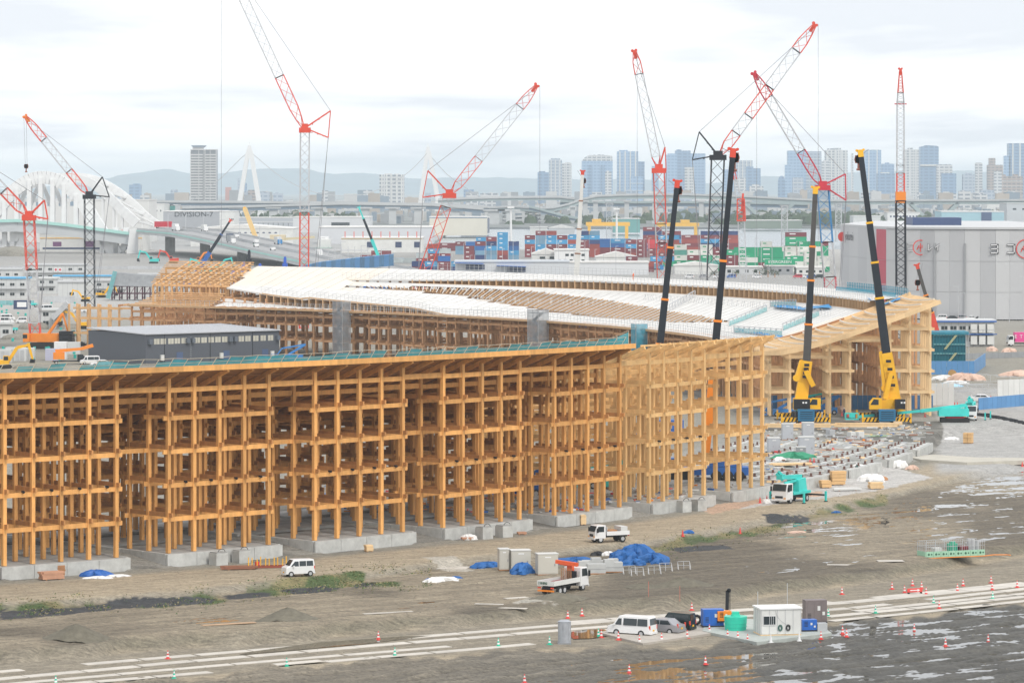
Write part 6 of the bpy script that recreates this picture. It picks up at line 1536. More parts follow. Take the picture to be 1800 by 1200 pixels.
boom_crane('crane with dark telescopic boom rising behind the timber frame, left of the pair', 1146, 740, 590, (1190, 326), 1.1, .7, [(.33, DARK), (.52, DARK), (.74, DARK), (1, DARK)], headm=RED, hookpt=(1192, 352, 1))
boom_crane('crane with slim pale telescopic boom and red head behind the ring, centre', 1011, 520, 1020, (1024, 305), 1.5, .9, [(.35, OFFW), (.55, OFFW), (.78, OFFW), (1, OFFW)], headm=RED, bandm=mat('collar brown', (.30, .14, .08), .5, .1, 1, 0), hookpt=(1026, 328, 1))
boom_crane('small red crane with short dark boom at the right end of the ring', 1648, 590, 905, (1613, 470), 1.3, .7, [(.34, RED), (.6, DARK), (1, MIDB)], headm=RED, hookpt=(1613, 508, -1), cab=False)
boom_crane('blue boom crane behind the left end of the ring roof', 345, 480, 1500, (404, 389), 1.5, .7, [(.4, BLUE), (.75, DARK), (1, DARK)], headm=RED, bandm=BLUE)
boom_crane('thin teal and dark boom left of the leaning red crane', 665, 450, 1450, (632, 367), 1.1, .5, [(.35, TEAL), (.8, DARK), (1, TEAL)], headm=TEAL, bandm=TEAL)
r = boom_crane('pale yellow lattice boom crane by the white quay warehouses', 455, 432, 2450, (430, 366), 2.6, 1.4, [(1, mat('faded yellow', (.80, .55, .22), .5, .1, 1, 0))], headm=YEL, body=mat('faded yellow', (.80, .55, .22)))
# ================================================================ vehicles and site things
def wheel(r, x, y, rad, wd, m=None):
    mb = MB(); mb.use(RUBBER); mb.cyl((x, y - wd / 2, rad), (x, y + wd / 2, rad), rad, n=18); mb.use(LGREY)
    s_ = 1 if y > 0 else -1; mb.cyl((x, y + s_ * (wd / 2 - .03), rad), (x, y + s_ * (wd / 2 + .02), rad), rad * .58, n=12); mb.build('wheel', None, r)
def van(name, label, cat, p, hd, Ln, Wd, Ht, prof, m, wins, wx, group=None, rad=.33, front_glass=None, rear_glass=None, plate=YEL, dark_bumper=False, z_belt=None):
    """prof: side outline (x, z); body leans inwards above the belt line"""
    r = thing(name, label, cat, p, hd, group); zb = z_belt or Ht * .52
    def hw(z): return Wd / 2 * (1 - .16 * max(0, (z - zb)) / (Ht - zb)) if z > zb else Wd / 2 * (1 - .04 * max(0, (.5 - z)))
    n = len(prof); mb = MB()
    P = [Vector((x, -hw(z), z)) for x, z in prof] + [Vector((x, hw(z), z)) for x, z in prof]
    mb.add(P, [tuple(range(n))[::-1], tuple(range(n, 2 * n))] + [(i, (i + 1) % n, (i + 1) % n + n, i + n) for i in range(n)])
    o = mb.build('body', m, r)
    bv = o.modifiers.new('round', 'BEVEL'); bv.width = .05; bv.segments = 2; bv.limit_method = 'ANGLE'; bv.angle_limit = .5
    for (x0, x1, z0, z1, sl) in wins:
        for s_ in (-1, 1):
            q = [Vector((x0, s_ * (hw(z0) + .008), z0)), Vector((x1, s_ * (hw(z0) + .008), z0)), Vector((x1 - sl[1], s_ * (hw(z1) + .008), z1)), Vector((x0 + sl[0], s_ * (hw(z1) + .008), z1))]
            w_ = MB(); w_.add(q, [(0, 1, 2, 3) if s_ < 0 else (3, 2, 1, 0)]); w_.build('window', GLASS, r)
    for nm, g_ in (('windscreen', front_glass), ('rear_window', rear_glass)):
        if g_:
            (xa, za), (xb, zb_), off = g_; w_ = MB(); w_.add([Vector((xa + off, -hw(za) + .1, za)), Vector((xa + off, hw(za) - .1, za)), Vector((xb + off, hw(zb_) - .1, zb_)), Vector((xb + off, -hw(zb_) + .1, zb_))], [(0, 1, 2, 3)]); w_.build(nm, GLASS, r)
    for x in wx:
        for s_ in (-1, 1):
            wheel(r, x, s_ * (Wd / 2 - .09), rad, .2)
    xf = max(x for x, z in prof); xb = min(x for x, z in prof)
    for s_ in (-1, 1):
        MB().box(xf - .12, xf + .015, s_ * Wd * .36 - .15, s_ * Wd * .36 + .15, .62, .82).build('headlight', OFFW, r)
        MB().box(xb - .015, xb + .1, s_ * Wd * .44 - .07, s_ * Wd * .44 + .07, .75, 1.15).build('tail_light', RED, r)
        MB().box(xf - .95, xf - .8, s_ * (Wd / 2 + .1) - .09, s_ * (Wd / 2 + .1) + .09, 1.05, 1.25).build('mirror', m, r)
    MB().box(xf, xf + .03, -.17, .17, .38, .55).build('number_plate', plate, r); MB().box(xb - .03, xb, -.17, .17, .55, .72).build('number_plate', plate, r)
    MB().box(xf - .05, xf + .05, -Wd * .42, Wd * .42, .25, .42).build('bumper', BLACK if dark_bumper else m, r); MB().box(xb - .06, xb + .05, -Wd * .46, Wd * .46, .28, .5).build('bumper', BLACK if dark_bumper else m, r)
    return r
WP = mat('vehicle white', (.80, .80, .80), .25, .02, 1, .01); DKC = mat('vehicle dark green', (.012, .022, .022), .2, .05, 1, .01); SILV = mat('vehicle silver', (.36, .36, .38), .3, .05, 1, .01, metal=.4)
def keivan(name, label, p, hd, m=WP, sc=1.0, **k):
    prof = [(-1.68 * sc, .3), (-1.68 * sc, 1.2), (-1.6 * sc, 1.85), (.75 * sc, 1.9), (1.25 * sc, 1.2), (1.66 * sc, 1.02), (1.70 * sc, .3)]
    return van(name, label, 'van', p, hd, 3.4, 1.5, 1.9, prof, m, [(-1.5 * sc, -.72 * sc, 1.15, 1.7, (.03, 0)), (-.66 * sc, .12 * sc, 1.15, 1.7, (0, 0)), (.2 * sc, 1.12 * sc, 1.15, 1.68, (0, .48))], (-1.15 * sc, 1.1 * sc), front_glass=((1.24 * sc, 1.22), (.80 * sc, 1.82), .012), rear_glass=((-1.67 * sc, 1.2), (-1.62 * sc, 1.75), -.03), rad=.31, **k)
def hiace(name, label, p, hd, m=WP, Ln=4.7, Ht=2.0, **k):
    a = Ln / 2; prof = [(-a, .3), (-a, 1.15), (-a + .12, Ht - .08), (-a + .3, Ht), (a - 1.3, Ht), (a - .72, 1.18), (a - .1, .98), (a, .3)]
    return van(name, label, 'van', p, hd, Ln, 1.75, Ht, prof, m, [(-a + .25, -a + 1.35, 1.1, Ht - .22, (.05, 0)), (-a + 1.42, .55, 1.1, Ht - .22, (0, 0)), (.75, a - .85, 1.12, Ht - .26, (0, .42))], (-a + .95, a - 1.05), front_glass=((a - .735, 1.2), (a - 1.24, Ht - .08), .015), rear_glass=((-a, 1.2), (-a + .1, Ht - .2), -.02), rad=.34, **k)
def sedan(name, label, p, hd, m=WP, Ln=4.6, Ht=1.45, **k):
    a = Ln / 2; prof = [(-a, .28), (-a, .95), (-a + .5, 1.02), (-a + 1.15, Ht), (.35, Ht + .02), (1.15, .98), (a - .15, .78), (a, .28)]
    return van(name, label, 'car', p, hd, Ln, 1.8, Ht, prof, m, [(-a + .75, -.25, 1.0, Ht - .1, (.38, 0)), (-.18, .95, 1.0, Ht - .1, (0, .52))], (-a + .9, a - .9), front_glass=((1.12, 1.0), (.45, Ht - .02), .015), rear_glass=((-a + .55, 1.03), (-a + 1.1, Ht - .06), -.02), rad=.32, z_belt=.95, **k)
hr = math.radians
keivan('parked_van', 'small white van with yellow plate on the dirt road, left foreground', G(524, 1012), hr(205) , sc=1.0)
hiace('parked_van', 'large white van parked beside the silver car, right of the grey cabin', G(1111, 1116), hr(152), dark_bumper=False)
sedan('parked_car', 'silver estate car between the white and black vans', G(1163, 1112), hr(150), SILV, 4.5, 1.5)
keivan('parked_van', 'black boxy van at the right end of the parked row', G(1191, 1108), hr(152), DKC, 1.02)
# flatbed / tipper / crane trucks
def truck(name, label, p, hd, Ln, Wd, cabm, bedm, bed_h=.5, cab_h=2.3, cab_l=1.6, bed_z=.95, wx=None, rad=.4, open_bed=True, tilt=False):
    r = thing(name, label, 'truck', p, hd); a = Ln / 2
    mb = MB(); mb.side([(a - cab_l, .5), (a - cab_l, cab_h), (a - .35, cab_h), (a - .05, cab_h * .62), (a, .5)], -Wd / 2, Wd / 2); o = mb.build('cab', cabm, r); bv = o.modifiers.new('round', 'BEVEL'); bv.width = .06; bv.segments = 2
    w_ = MB(); w_.quad((a - .035, -Wd / 2 + .12, cab_h * .64), (a - .035, Wd / 2 - .12, cab_h * .64), (a - .32, Wd / 2 - .12, cab_h - .1), (a - .32, -Wd / 2 + .12, cab_h - .1)); 
    for q_ in w_.v: q_.x += .03
    w_.build('windscreen', GLASS, r)
    for s_ in (-1, 1):
        w_ = MB(); q_ = [(a - cab_l + .25, s_ * (Wd / 2 + .01), cab_h * .62), (a - .25, s_ * (Wd / 2 + .01), cab_h * .62), (a - .45, s_ * (Wd / 2 + .01), cab_h - .15), (a - cab_l + .25, s_ * (Wd / 2 + .01), cab_h - .15)]; w_.add(q_, [(0, 1, 2, 3) if s_ < 0 else (3, 2, 1, 0)]); w_.build('window', GLASS, r)
        MB().box(a - .1, a + .02, s_ * Wd * .38 - .16, s_ * Wd * .38 + .16, .62, .85).build('headlight', mat('lamp amber', (.8, .45, .2), .3, .05, 1, 0), r)
        MB().box(a - .35, a - .2, s_ * (Wd / 2 + .22) - .1, s_ * (Wd / 2 + .22) + .1, cab_h * .6, cab_h * .85).build('mirror', BLACK, r)
        MB().box(-a, -a + .06, s_ * Wd * .38 - .2, s_ * Wd * .38 + .2, .7, .85).build('tail_light', RED, r)
    MB().box(a - .05, a + .06, -Wd / 2, Wd / 2, .38, .62).build('bumper', cabm, r); MB().box(a - .02, a + .03, -Wd * .25, Wd * .25, .75, 1.05).build('grille', BLACK, r); MB().box(a + .06, a + .08, -.2, .2, .42, .6).build('number_plate', OFFW, r)
    MB().box(-a + .1, a - cab_l + .2, -.45, .45, .6, .85).build('chassis', BLACK, r)
    b1 = a - cab_l - .12
    if open_bed:
        MB().box(-a, b1, -Wd / 2, Wd / 2, bed_z - .1, bed_z).build('bed_floor', GREY, r)
        for s_ in (-1, 1): MB().box(-a, b1, s_ * (Wd / 2 - .02) - .03, s_ * (Wd / 2 - .02) + .03, bed_z - .1, bed_z + bed_h).build('side_board', bedm, r)
        MB().box(-a - .03, -a + .03, -Wd / 2, Wd / 2, bed_z - .1, bed_z + bed_h).build('tail_board', bedm, r); MB().box(b1 - .05, b1, -Wd / 2, Wd / 2, bed_z, bed_z + bed_h + .6).build('head_board', bedm, r)
    for x in (wx or (-a + .9, a - .8)):
        for s_ in (-1, 1): wheel(r, x, s_ * (Wd / 2 - .16), rad, .3)
    return r
r = truck('tipper_truck', 'small white tipper truck driving on the dirt road before the fifth footing', G(1070, 952), hr(207), 4.7, 1.75, WP, WP, .38, 2.1, 1.5)
MB().box(-2.1, -1.2, -.86, .86, 1.3, 1.85).build('tail_lift', OFFW, r); MB().box(-.9, .3, -.5, .5, 1.0, 1.45).build('cargo_heap', WOODD, r)
r = truck('crane_truck', 'flatbed truck with folded orange crane seen from behind, beside the grey tank pallets', G(990, 1040), hr(58), 7.2, 2.1, WP, OFFW, .42, 2.5, 1.7, 1.1, wx=(-2.3, -1.4, 2.4), rad=.42)
mb = MB(); mb.rbox((1.5, 0, 1.9), .5, .6, 1.8); mb.bar((1.5, 0, 2.8), (1.0, 1.0, 3.0), .35, .4); mb.bar((1.0, -1.2, 2.9), (1.0, 1.5, 3.1), .34, .4); mb.build('loader_crane', mat('loader orange red', (.82, .12, .03), .4, .1, 1, 0), r)
for i in range(6): MB().box(.3 + .1 * i, .36 + .1 * i, -.8 + .3 * i, -.72 + .3 * i, 1.1, 2.5).build('stake', WOODD, r)
MB().box(-3.62, -3.5, -1.0, 1.0, .38, .55).build('marker_board', ORANGE, r)
MB().box(1.0, 1.15, -1.0, .2, 1.2, 2.2).build('dark_panel', BLACK, r); MB().box(-2.6, .2, -.7, .6, 1.1, 1.3).build('load', MAROON, r)
text('三和建設', mat('print green', (.03, .12, .06), .5, .05, 1, 0), .3, (-3.64, .35, 1.25), (PI / 2, 0, -PI / 2), r)
def turq_crane(label, px, py, hd, boom_dir=1, long=False):
    r = truck('crane_truck', label, G(px, py), hd, 7.0, 2.3, WP, TEAL, .4, 2.7, 1.8, 1.15, wx=(-2.2, 2.3), rad=.48, open_bed=False)
    MB().box(-3.3, 1.4, -1.1, 1.1, 1.1, 1.45).build('deck', TEAL, r)
    mb = MB(); mb.side([(-2.6, 1.45), (-.4, 1.45), (-.2, 3.0), (-2.2, 3.2)], -.9, .9); mb.build('turret', TEAL, r)
    mb = MB(); mb.bar((-2.3, 0, 3.3), (3.4, .1, 3.55), .6, .6, .42, .45); mb.bar((-2.2, .45, 3.0), (2.8, .45, 2.75), .28); mb.build('boom', TEAL, r)
    mb = MB(); mb.bar((2.6, .1, 3.7), (3.3, -.2, 4.3), .3); mb.bar((3.3, -.5, 4.0), (3.3, .5, 3.2), .35); mb.rbox((3.0, 0, 3.6), .9, .9, .7); mb.build('bucket_joint', TEAL, r)
    for x in (-3.1, 1.3):
        for s_ in (-1, 1):
            L_ = 1.5 if x > 0 else 2.4
            mb = MB(); mb.bar((x, 0, .9), (x, s_ * (1.1 + L_), .9), .18, .22); mb.build('outrigger', BLACK, r)
            mb = MB(); mb.use(TEAL); mb.rbox((x, s_ * (1.1 + L_), .75), .24, .24, 1.35); mb.use(BLACK); mb.rbox((x, s_ * (1.1 + L_), .06), .4, .4, .1); mb.build('jack_leg', None, r)
    return r
turq_crane('turquoise crane truck with white cab standing before the bare footings', 1392, 882, hr(236))
turq_crane('turquoise crane truck with white cab at the end of the blue hoarding', 1706, 738, hr(262))
# turquoise crawler boom lift with long outstretched boom
p = G(1678, 742); r = thing('boom_lift', 'turquoise crawler boom lift with long low outstretched boom left of the crane truck', 'boom lift', p)
MB().box(-2.5, 2.5, -1.3, -.8, 0, .8).build('crawler_track', RUBBER, r); MB().box(-2.5, 2.5, .8, 1.3, 0, .8).build('crawler_track', RUBBER, r)
MB().box(-1.6, 1.6, -1, 1, .7, 1.0).build('carbody', CRIM, r)
mb = MB(); mb.side([(-2.9, 1.1), (2.4, 1.1), (2.4, 2.4), (-2.2, 2.6), (-2.9, 2.0)], -1.2, 1.2); mb.build('turret', TEAL, r)
mb = MB(); mb.bar((2.0, -.2, 3.0), (-6, -.4, 2.0), .5, .6); mb.bar((-6, -.4, 2.0), (-17, -.6, 1.0), .35, .45); mb.bar((2.0, 0, 3.0), (2.2, 0, 1.8), .5); mb.build('boom', TEAL, r)
mb = MB(); mb.box(-19.3, -17, -1.3, .3, .5, .65); 
for x in (-19.3, -18.2, -17.05): mb.bar((x, -1.3, .5), (x, -1.3, 1.6), .1); mb.bar((x, .3, .5), (x, .3, 1.6), .1)
mb.bar((-19.3, -1.3, 1.6), (-17, -1.3, 1.6), .12); mb.bar((-19.3, .3, 1.6), (-17, .3, 1.6), .12); mb.rbox((-18.1, -.4, 1.2), 1.0, .5, .8); mb.build('work_basket', TEAL, r)
# small blue aerial lift and turquoise crane behind left mobile crane
def spider(px, py, label, m, s=1.0):
    p = G(px, py, 0); r = thing('boom_lift', label, 'boom lift', p)
    mb = MB(); mb.box(-2.0 * s, 2.0 * s, -1, 1, .3, 1.3 * s); mb.build('base', m, r)
    mb = MB(); mb.bar((-1.0 * s, 0, 1.3 * s), (2.5 * s, 0, 3.4 * s), .5); mb.bar((2.5 * s, 0, 3.4 * s), (-2.2 * s, 0, 2.6 * s), .35); mb.bar((-2.2 * s, 0, 2.6 * s), (-3.4 * s, 0, .9 * s), .3); mb.build('boom', m, r)
    mb = MB(); mb.box(-4.3 * s, -3.1 * s, -.6, .6, .2, .35)
    for x in (-4.3, -3.1):
        for y in (-.6, .6): mb.bar((x * s, y, .2), (x * s, y, 1.5 * s), .08)
    mb.bar((-4.3 * s, -.6, 1.5 * s), (-3.1 * s, -.6, 1.5 * s), .08); mb.build('work_basket', m, r)
    for x in (-1.4 * s, 1.4 * s):
        for y in (-1, 1): wheel(r, x, y, .42 * s, .3)
    return r
LB = mat('lift blue', (.04, .22, .55), .45, .08, 1, 0)
spider(1378, 731, 'blue aerial lift between the timber columns behind the left mobile crane', LB)
spider(1440, 724, 'turquoise aerial lift just behind the left yellow mobile crane', TEAL, 1.1)
spider(1452, 728, 'blue scissor lift beside the turquoise lift behind the mobile crane', LB, 1.0)
spider(1062, 858, 'teal excavator-like lift seen through the fifth timber unit', TEAL, 1.1)
spider(1090, 846, 'second teal machine seen low through the fifth and sixth units', TEAL, 1.0)
spider(920, 872, 'dark blue machine seen through the fourth timber unit', BLUE, 1.2); spider(70, 930, 'dark blue machine seen through the leftmost timber unit', BLUE, 1.2)
spider(515, 635, 'bright blue machine standing before the inner ring face beside the dark building', LB, 1.2)
# parked vehicles in the ring yard, left
hiace('parked_van', 'white van with dark windows parked before the dark grey building', G(157, 640, 0), hr(200)); sedan('parked_car', 'white car right of the van before the dark grey building', G(176, 643, 0), hr(195)); 
hiace('parked_van', 'white van in the yard at the far left, upper one', G(13, 563, 0), hr(20)); keivan('parked_van', 'small white van in the yard beside the red mast', G(38, 568, 0), hr(185)); hiace('parked_van', 'white van low at the far left of the yard', G(12, 568.5, 0), hr(10), Ln=4.2)
hiace('parked_van', 'white minivan behind the red mast', G(80, 546, 0), hr(190)); hiace('parked_van', 'white van seen beside the bare end posts', G(141, 549, 0), hr(185)); sedan('parked_car', 'black car partly behind the dark grey building', G(141, 610, 0), hr(20), BLACK)
for i, (u_, v_) in enumerate(((12, 585), (52, 540))): truck('flatbed_truck', ('white flatbed truck in the left yard, nearest' if i == 0 else 'white flatbed truck in the left yard by the blue panel'), G(u_, v_, 0), hr(200), 6, 2.1, WP, TEAL)
p = G(120, 640, 0); r = truck('crane_truck', 'orange truck crane before the dark grey building', p, hr(10), 7.5, 2.4, BLACK, ORANGE, open_bed=False, cab_h=2.3)
mb = MB(); mb.rbox((-2.2, 0, 2.0), 2.6, 2.0, 1.6); mb.build('turret', ORANGE, r); mb = MB(); mb.bar((-3.0, 0, 3.1), (3.0, 0, 3.6), .8, .8, .6, .6); mb.bar((3.0, 0, 3.6), (5.8, 0, 4.4), .6, .7, .6, .8); mb.build('boom', ORANGE, r)
def excavator(px, py, label, s=1.0, flip=1, m=YEL, hd=0):
    p = G(px, py, 0); r = thing('excavator', label, 'excavator', p, hd); f = flip
    for y in (-1, 1): mb = MB(); mb.side([(-2.0 * s, .4), (-1.6 * s, 0), (1.6 * s, 0), (2.0 * s, .4), (1.6 * s, .9), (-1.6 * s, .9)], y * 1.2 * s - .3, y * 1.2 * s + .3); mb.build('crawler_track', RUBBER, r)
    mb = MB(); mb.side([(-2.2 * s * f, 1.0), (1.4 * s * f, 1.0), (1.4 * s * f, 1.9 * s), (-2.2 * s * f, 2.1 * s)], -1.2 * s, 1.2 * s); mb.build('house', m, r)
    mb = MB(); mb.side([(.3 * s * f, 1.1), (1.6 * s * f, 1.1), (1.5 * s * f, 2.9 * s), (.4 * s * f, 2.9 * s)], -1.25 * s, -.3 * s); mb.build('cab', m, r)
    mb = MB(); mb.side([(.45 * s * f, 1.9 * s), (1.5 * s * f, 1.9 * s), (1.42 * s * f, 2.75 * s), (.5 * s * f, 2.75 * s)], -1.27 * s, -1.255 * s); mb.build('cab_glass', GLASS, r)
    mb = MB(); mb.bar((1.2 * s * f, .2, 1.5 * s), (3.2 * s * f, .2, 4.6 * s), .6 * s, .7 * s, .5 * s, .7 * s); mb.bar((3.2 * s * f, .2, 4.6 * s), (5.8 * s * f, .2, 5.2 * s), .5 * s, .7 * s, .4 * s, .5 * s); mb.build('boom', m, r)
    mb = MB(); mb.bar((5.6 * s * f, .2, 5.6 * s), (6.6 * s * f, .2, 2.0 * s), .4 * s, .6 * s, .3 * s, .4 * s); mb.build('stick', m, r)
    mb = MB(); mb.side([(6.2 * s * f, 2.2 * s), (7.1 * s * f, 2.0 * s), (6.9 * s * f, .8 * s), (5.8 * s * f, .7 * s)], -.5 * s, .9 * s); mb.build('bucket', BLACK, r)
    return r
excavator(4, 648, 'big yellow excavator with arched arm at the left edge of the yard', 1.05, 1); excavator(145, 578, 'yellow excavator with raised arm behind the bare end posts', 1.0, -1)
excavator(178, 523, 'yellow machine behind the black crane mast', .9, 1); excavator(150, 530, 'yellow excavator left of the black crane mast', .8, -1)
for i, (u_, v_, m_, nm) in enumerate(((305, 462, RED, 'small red excavator on the bare ground left of the blue boom'), (345, 464, ORANGE, 'small orange-red excavator beside the blue boom'), (270, 463, TEAL, 'small teal excavator left of the two red ones'), (380, 478, TEAL, 'turquoise machine behind the unclad roof frame'), (362, 480, TEAL, 'left turquoise machine behind the unclad roof frame'))): excavator(u_, v_, nm, 1.3, 1 if i % 2 else -1, m_)
PM = mat('piling blue', (.02, .10, .50), .45, .1, 1, .05)
for i, (u_, h_) in enumerate(((410, 8), (428, 13), (457, 12), (468, 10), (474, 10), (486, 10), (501, 16), (438, 20))):
    Yq = 1560; p = A(u_, 472, Yq); r = thing('piling_rig', ['leftmost', 'second', 'third', 'fourth', 'fifth', 'sixth', 'tallest right', 'thin dark'][i] + ' blue piling head standing behind the pale ring roof', 'piling rig', (p.x, Yq, 0)); m_ = PM if i != 7 else CBLK
    h_ *= .72; MB().box(-.6, .6, -.6, .6, 0, h_ * .95).build('leader', m_, r); MB().box(-1.1, 1.1, -.9, .9, h_ * .55, h_ * .75).build('drive_head', m_, r); mb = MB(); mb.cyl((0, 0, h_ * .8), (0, 0, h_), .6, .5, 10); mb.build('motor', m_, r)
# ---- dark grey hall inside the ring
gh = thing('grey_hall', 'long dark grey hall with white corrugated roof inside the ring, left', 'building', (-85.5, 847, 0))
an = math.atan2(25, 29.5); gh.rotation_euler = (0, 0, an); DG = mat('charcoal cladding', (.095, .105, .125), .55, .1, 3, .0, stretch=(1, 1, 3))
Lf, Wf, Hf = 38.7, 24.1, 6.7
def lb(name, m, *a): return MB().box(*a).build(name, m, gh)
MB().add([(0, 0, -.3), (Lf, 0, -.3), (Lf, Wf, -.3), (0, Wf, -.3), (0, 0, Hf), (Lf, 0, Hf), (Lf, Wf, Hf + .35), (0, Wf, Hf + .35)], [(0, 3, 2, 1), (4, 5, 6, 7), (0, 1, 5, 4), (1, 2, 6, 5), (2, 3, 7, 6), (3, 0, 4, 7)]).build('wall', DG, gh)
mb = MB(); n_ = 97; 
for i in range(n_):
    x0 = -.35 + i * (Lf + .7) / n_; mb.add([(x0, -.5, Hf + .08), (x0 + .2, -.5, Hf + .08), (x0 + .2, Wf + .3, Hf + .9), (x0, Wf + .3, Hf + .9), (x0, -.5, Hf + .24), (x0 + .2, -.5, Hf + .24), (x0 + .2, Wf + .3, Hf + 1.06), (x0, Wf + .3, Hf + 1.06)], [(0, 3, 2, 1), (4, 5, 6, 7), (0, 1, 5, 4), (1, 2, 6, 5), (2, 3, 7, 6), (3, 0, 4, 7)])
o = mb.build('roof_rib', mat('roof sheet', (.56, .57, .59), .4, .05, .3, 0), gh); o['kind'] = 'stuff'
mb = MB(); mb.add([(-.4, -.45, Hf + .02), (Lf + .4, -.45, Hf + .02), (Lf + .4, Wf + .3, Hf + .84), (-.4, Wf + .3, Hf + .84), (-.4, -.45, Hf + .1), (Lf + .4, -.45, Hf + .1), (Lf + .4, Wf + .3, Hf + .92), (-.4, Wf + .3, Hf + .92)], [(0, 3, 2, 1), (4, 5, 6, 7), (0, 1, 5, 4), (1, 2, 6, 5), (2, 3, 7, 6), (3, 0, 4, 7)]); mb.build('roof', MATS['roof sheet'], gh)
PANE = mat('milky pane', (.56, .54, .46), .3, .08, 1, .05)
for i, x in enumerate((1.7, 3.2, 5.0, 6.5, 8.1, 11.2, 12.8, 14.5, 16.1, 17.7, 21.7, 23.3, 25.2, 27.0, 28.8)): 
    x = x * 1.22 + .2; w_ = lb('window', PANE, x, x + 1.55, -.05, .0, Hf - 2.3, Hf - 1.0); m2 = MB().box(x + .74, x + .80, -.08, -.05, Hf - 2.3, Hf - 1.0).build('mullion', DG, w_)
for x in (.55, 11.2, 12.7, 23.5, 25.0, 37.6): 
    v_ = MB(); v_.side([(0, 0), (.9, 0), (.9, 1.1), (0, 1.1)], -.8, 0); o = v_.build('vent_hood', mat('vent grey', (.13, .15, .18), .5, .1, 1, 0), gh); o.location = (x, -.02, Hf - 2.2)
for x in (5.2, 18.3, 30.7): lb('expansion_joint', BLACK, x, x + .14, -.06, 0, 0, Hf)
for x in (8.7, 22.2, 33.6): lb('door', mat('slate door', (.08, .12, .22), .5, .1, 1, 0), x, x + 1.8, -.05, 0, 0, 2.4)
for x in (4.0, 21.0, 36.0): lb('meter_box', OFFW, x, x + .9, -.5, 0, .6, 1.9)
for i in range(12): lb('ladder_rung', LGREY, 12.4, 12.9, -.2, -.16, .8 + i * .45, .86 + i * .45)
lb('step_flashing', DG, -.03, 0, 9, 24.1, Hf - .1, Hf + .32)
# ---- site offices upper left
PO = mat('site office panel', (.60, .61, .60), .6, .05, .3, .03)
def office(px0, px1, yt, yb, label, roofm, floors=2, dep=9, balcony=True, wn=4, signs=False):
    r, w, zt, k = hall(px0, px1, yt, yb, dep, PO, label, name='site_office', cat='site office', roof=roofm, eave=.5)
    for f_ in range(floors):
        z0 = zt * f_ / floors
        for i in range(wn):
            x = -w / 2 + (i + .5) * w / wn; wd = MB().box(x - .8, x + .8, -.1, 0, z0 + 1.0, z0 + 2.0).build('window', GLASS, r); MB().box(x - .03, x + .03, -.14, -.1, z0 + 1.0, z0 + 2.0).build('mullion', OFFW, wd)
        for i in range(int(w / 1.8)): x = -w / 2 + i * 1.8; MB().box(x - .03, x + .03, -.04, 0, z0 + .1, z0 + zt / floors - .1).build('panel_joint', GREY, r)
        if f_ and balcony:
            mb = MB(); mb.box(-w / 2, w / 2, -1.3, 0, z0 - .1, z0)
            for i in range(int(w / 1.5) + 1): mb.box(-w / 2 + i * 1.5, -w / 2 + i * 1.5 + .06, -1.3, -1.24, z0, z0 + 1.1)
            mb.box(-w / 2, w / 2, -1.3, -1.25, z0 + 1.05, z0 + 1.12); mb.build('gallery', LGREY, r)
    return r, w, zt, k
BR = mat('blue roof sheet', (.10, .40, .66), .5, .08, .5, 0)
office(-40, 48, 490, 524, 'site office with bright blue roof at the left edge', BR, 2, 9, True, 5)
office(66, 98, 490, 515, 'grey site office between the two crane masts', PO, 2, 9, True, 2); office(95, 240, 486, 500, 'long site office with pale blue roof behind the black mast', BR, 1, 8, False, 6)
office(102, 150, 496, 523, 'light grey prefab block with small window left of the black mast', PGREY, 1, 8, False, 1); office(165, 220, 494, 520, 'white fronted prefab office right of the black mast with leaning blue sheet', PGREY, 2, 8, True, 3)
r, w, zt, k = office(44, 150, 466, 492, 'two-storey grey site building with white round-mark signs', PGREY, 2, 9, True, 6)
for i in range(2): 
    MB().box((0 + i * 7.5) * k - w * .02, (6.6 + i * 7.5) * k - w * .02, -.3, -.15, zt - 12 * k, zt - 5 * k).build('sign_board', WHITE, r); mb = MB(); mb.cyl(((3.3 + i * 7.5) * k - w * .02, -.32, zt - 8 * k), ((3.3 + i * 7.5) * k - w * .02, -.30, zt - 8 * k), 2.1 * k, n=14); mb.build('sign_mark', CRIM, r)
office(-40, 36, 474, 488, 'low white site block behind the bright blue roof', PGREY, 1, 8, False, 5)
office(243, 285, 483, 494, 'low pale shed just behind the dark steel frame', PGREY, 1, 8, False, 1)
office(68, 118, 546, 576, 'small white office with outside stair in the left yard', PO, 2, 5, False, 2); office(0, 20, 570, 592, 'little white toilet cabin at the left edge of the yard', PO, 1, 3, False, 1)
r = thing('office_stair', 'grey covered outside stair slanting beside the small white office', 'stair', G(98, 578, 0)); mb = MB(); mb.bar((-1, 0, 3), (3.6, 0, 7.6), 2.0, 1.5); mb.build('stair_cover', LGREY, r); mb = MB(); mb.bar((-1, 0, 0), (-1, 0, 3), .2); mb.bar((3.6, 0, 0), (3.6, 0, 7), .2); mb.build('post', GREY, r)
r = thing('steel_framework', 'dark maroon steel frame with grey netting and blue edge beside the unclad roof', 'steel frame', A(240, 522, 1330)); r.location.z = 0; DM = mat('dark maroon steel', (.07, .02, .035), .5, .1, 1, 0)
for i in range(10):
    for y_ in (0, 8): MB().box(-9 + i * 2.8 - .25, -9 + i * 2.8 + .25, y_ - .25, y_ + .25, 0, 5.2 - i * .12).build('column', DM, r)
for z_ in (2.4, 5.0): MB().box(-9.5, 17, -.3, .1, z_ - .25, z_ + .25).build('beam', DM, r)
for i in range(9): mb = MB(); mb.bar((-9 + i * 2.8, -.1, .2), (-6.2 + i * 2.8, -.1, 4.8), .18); mb.build('brace', DM, r)
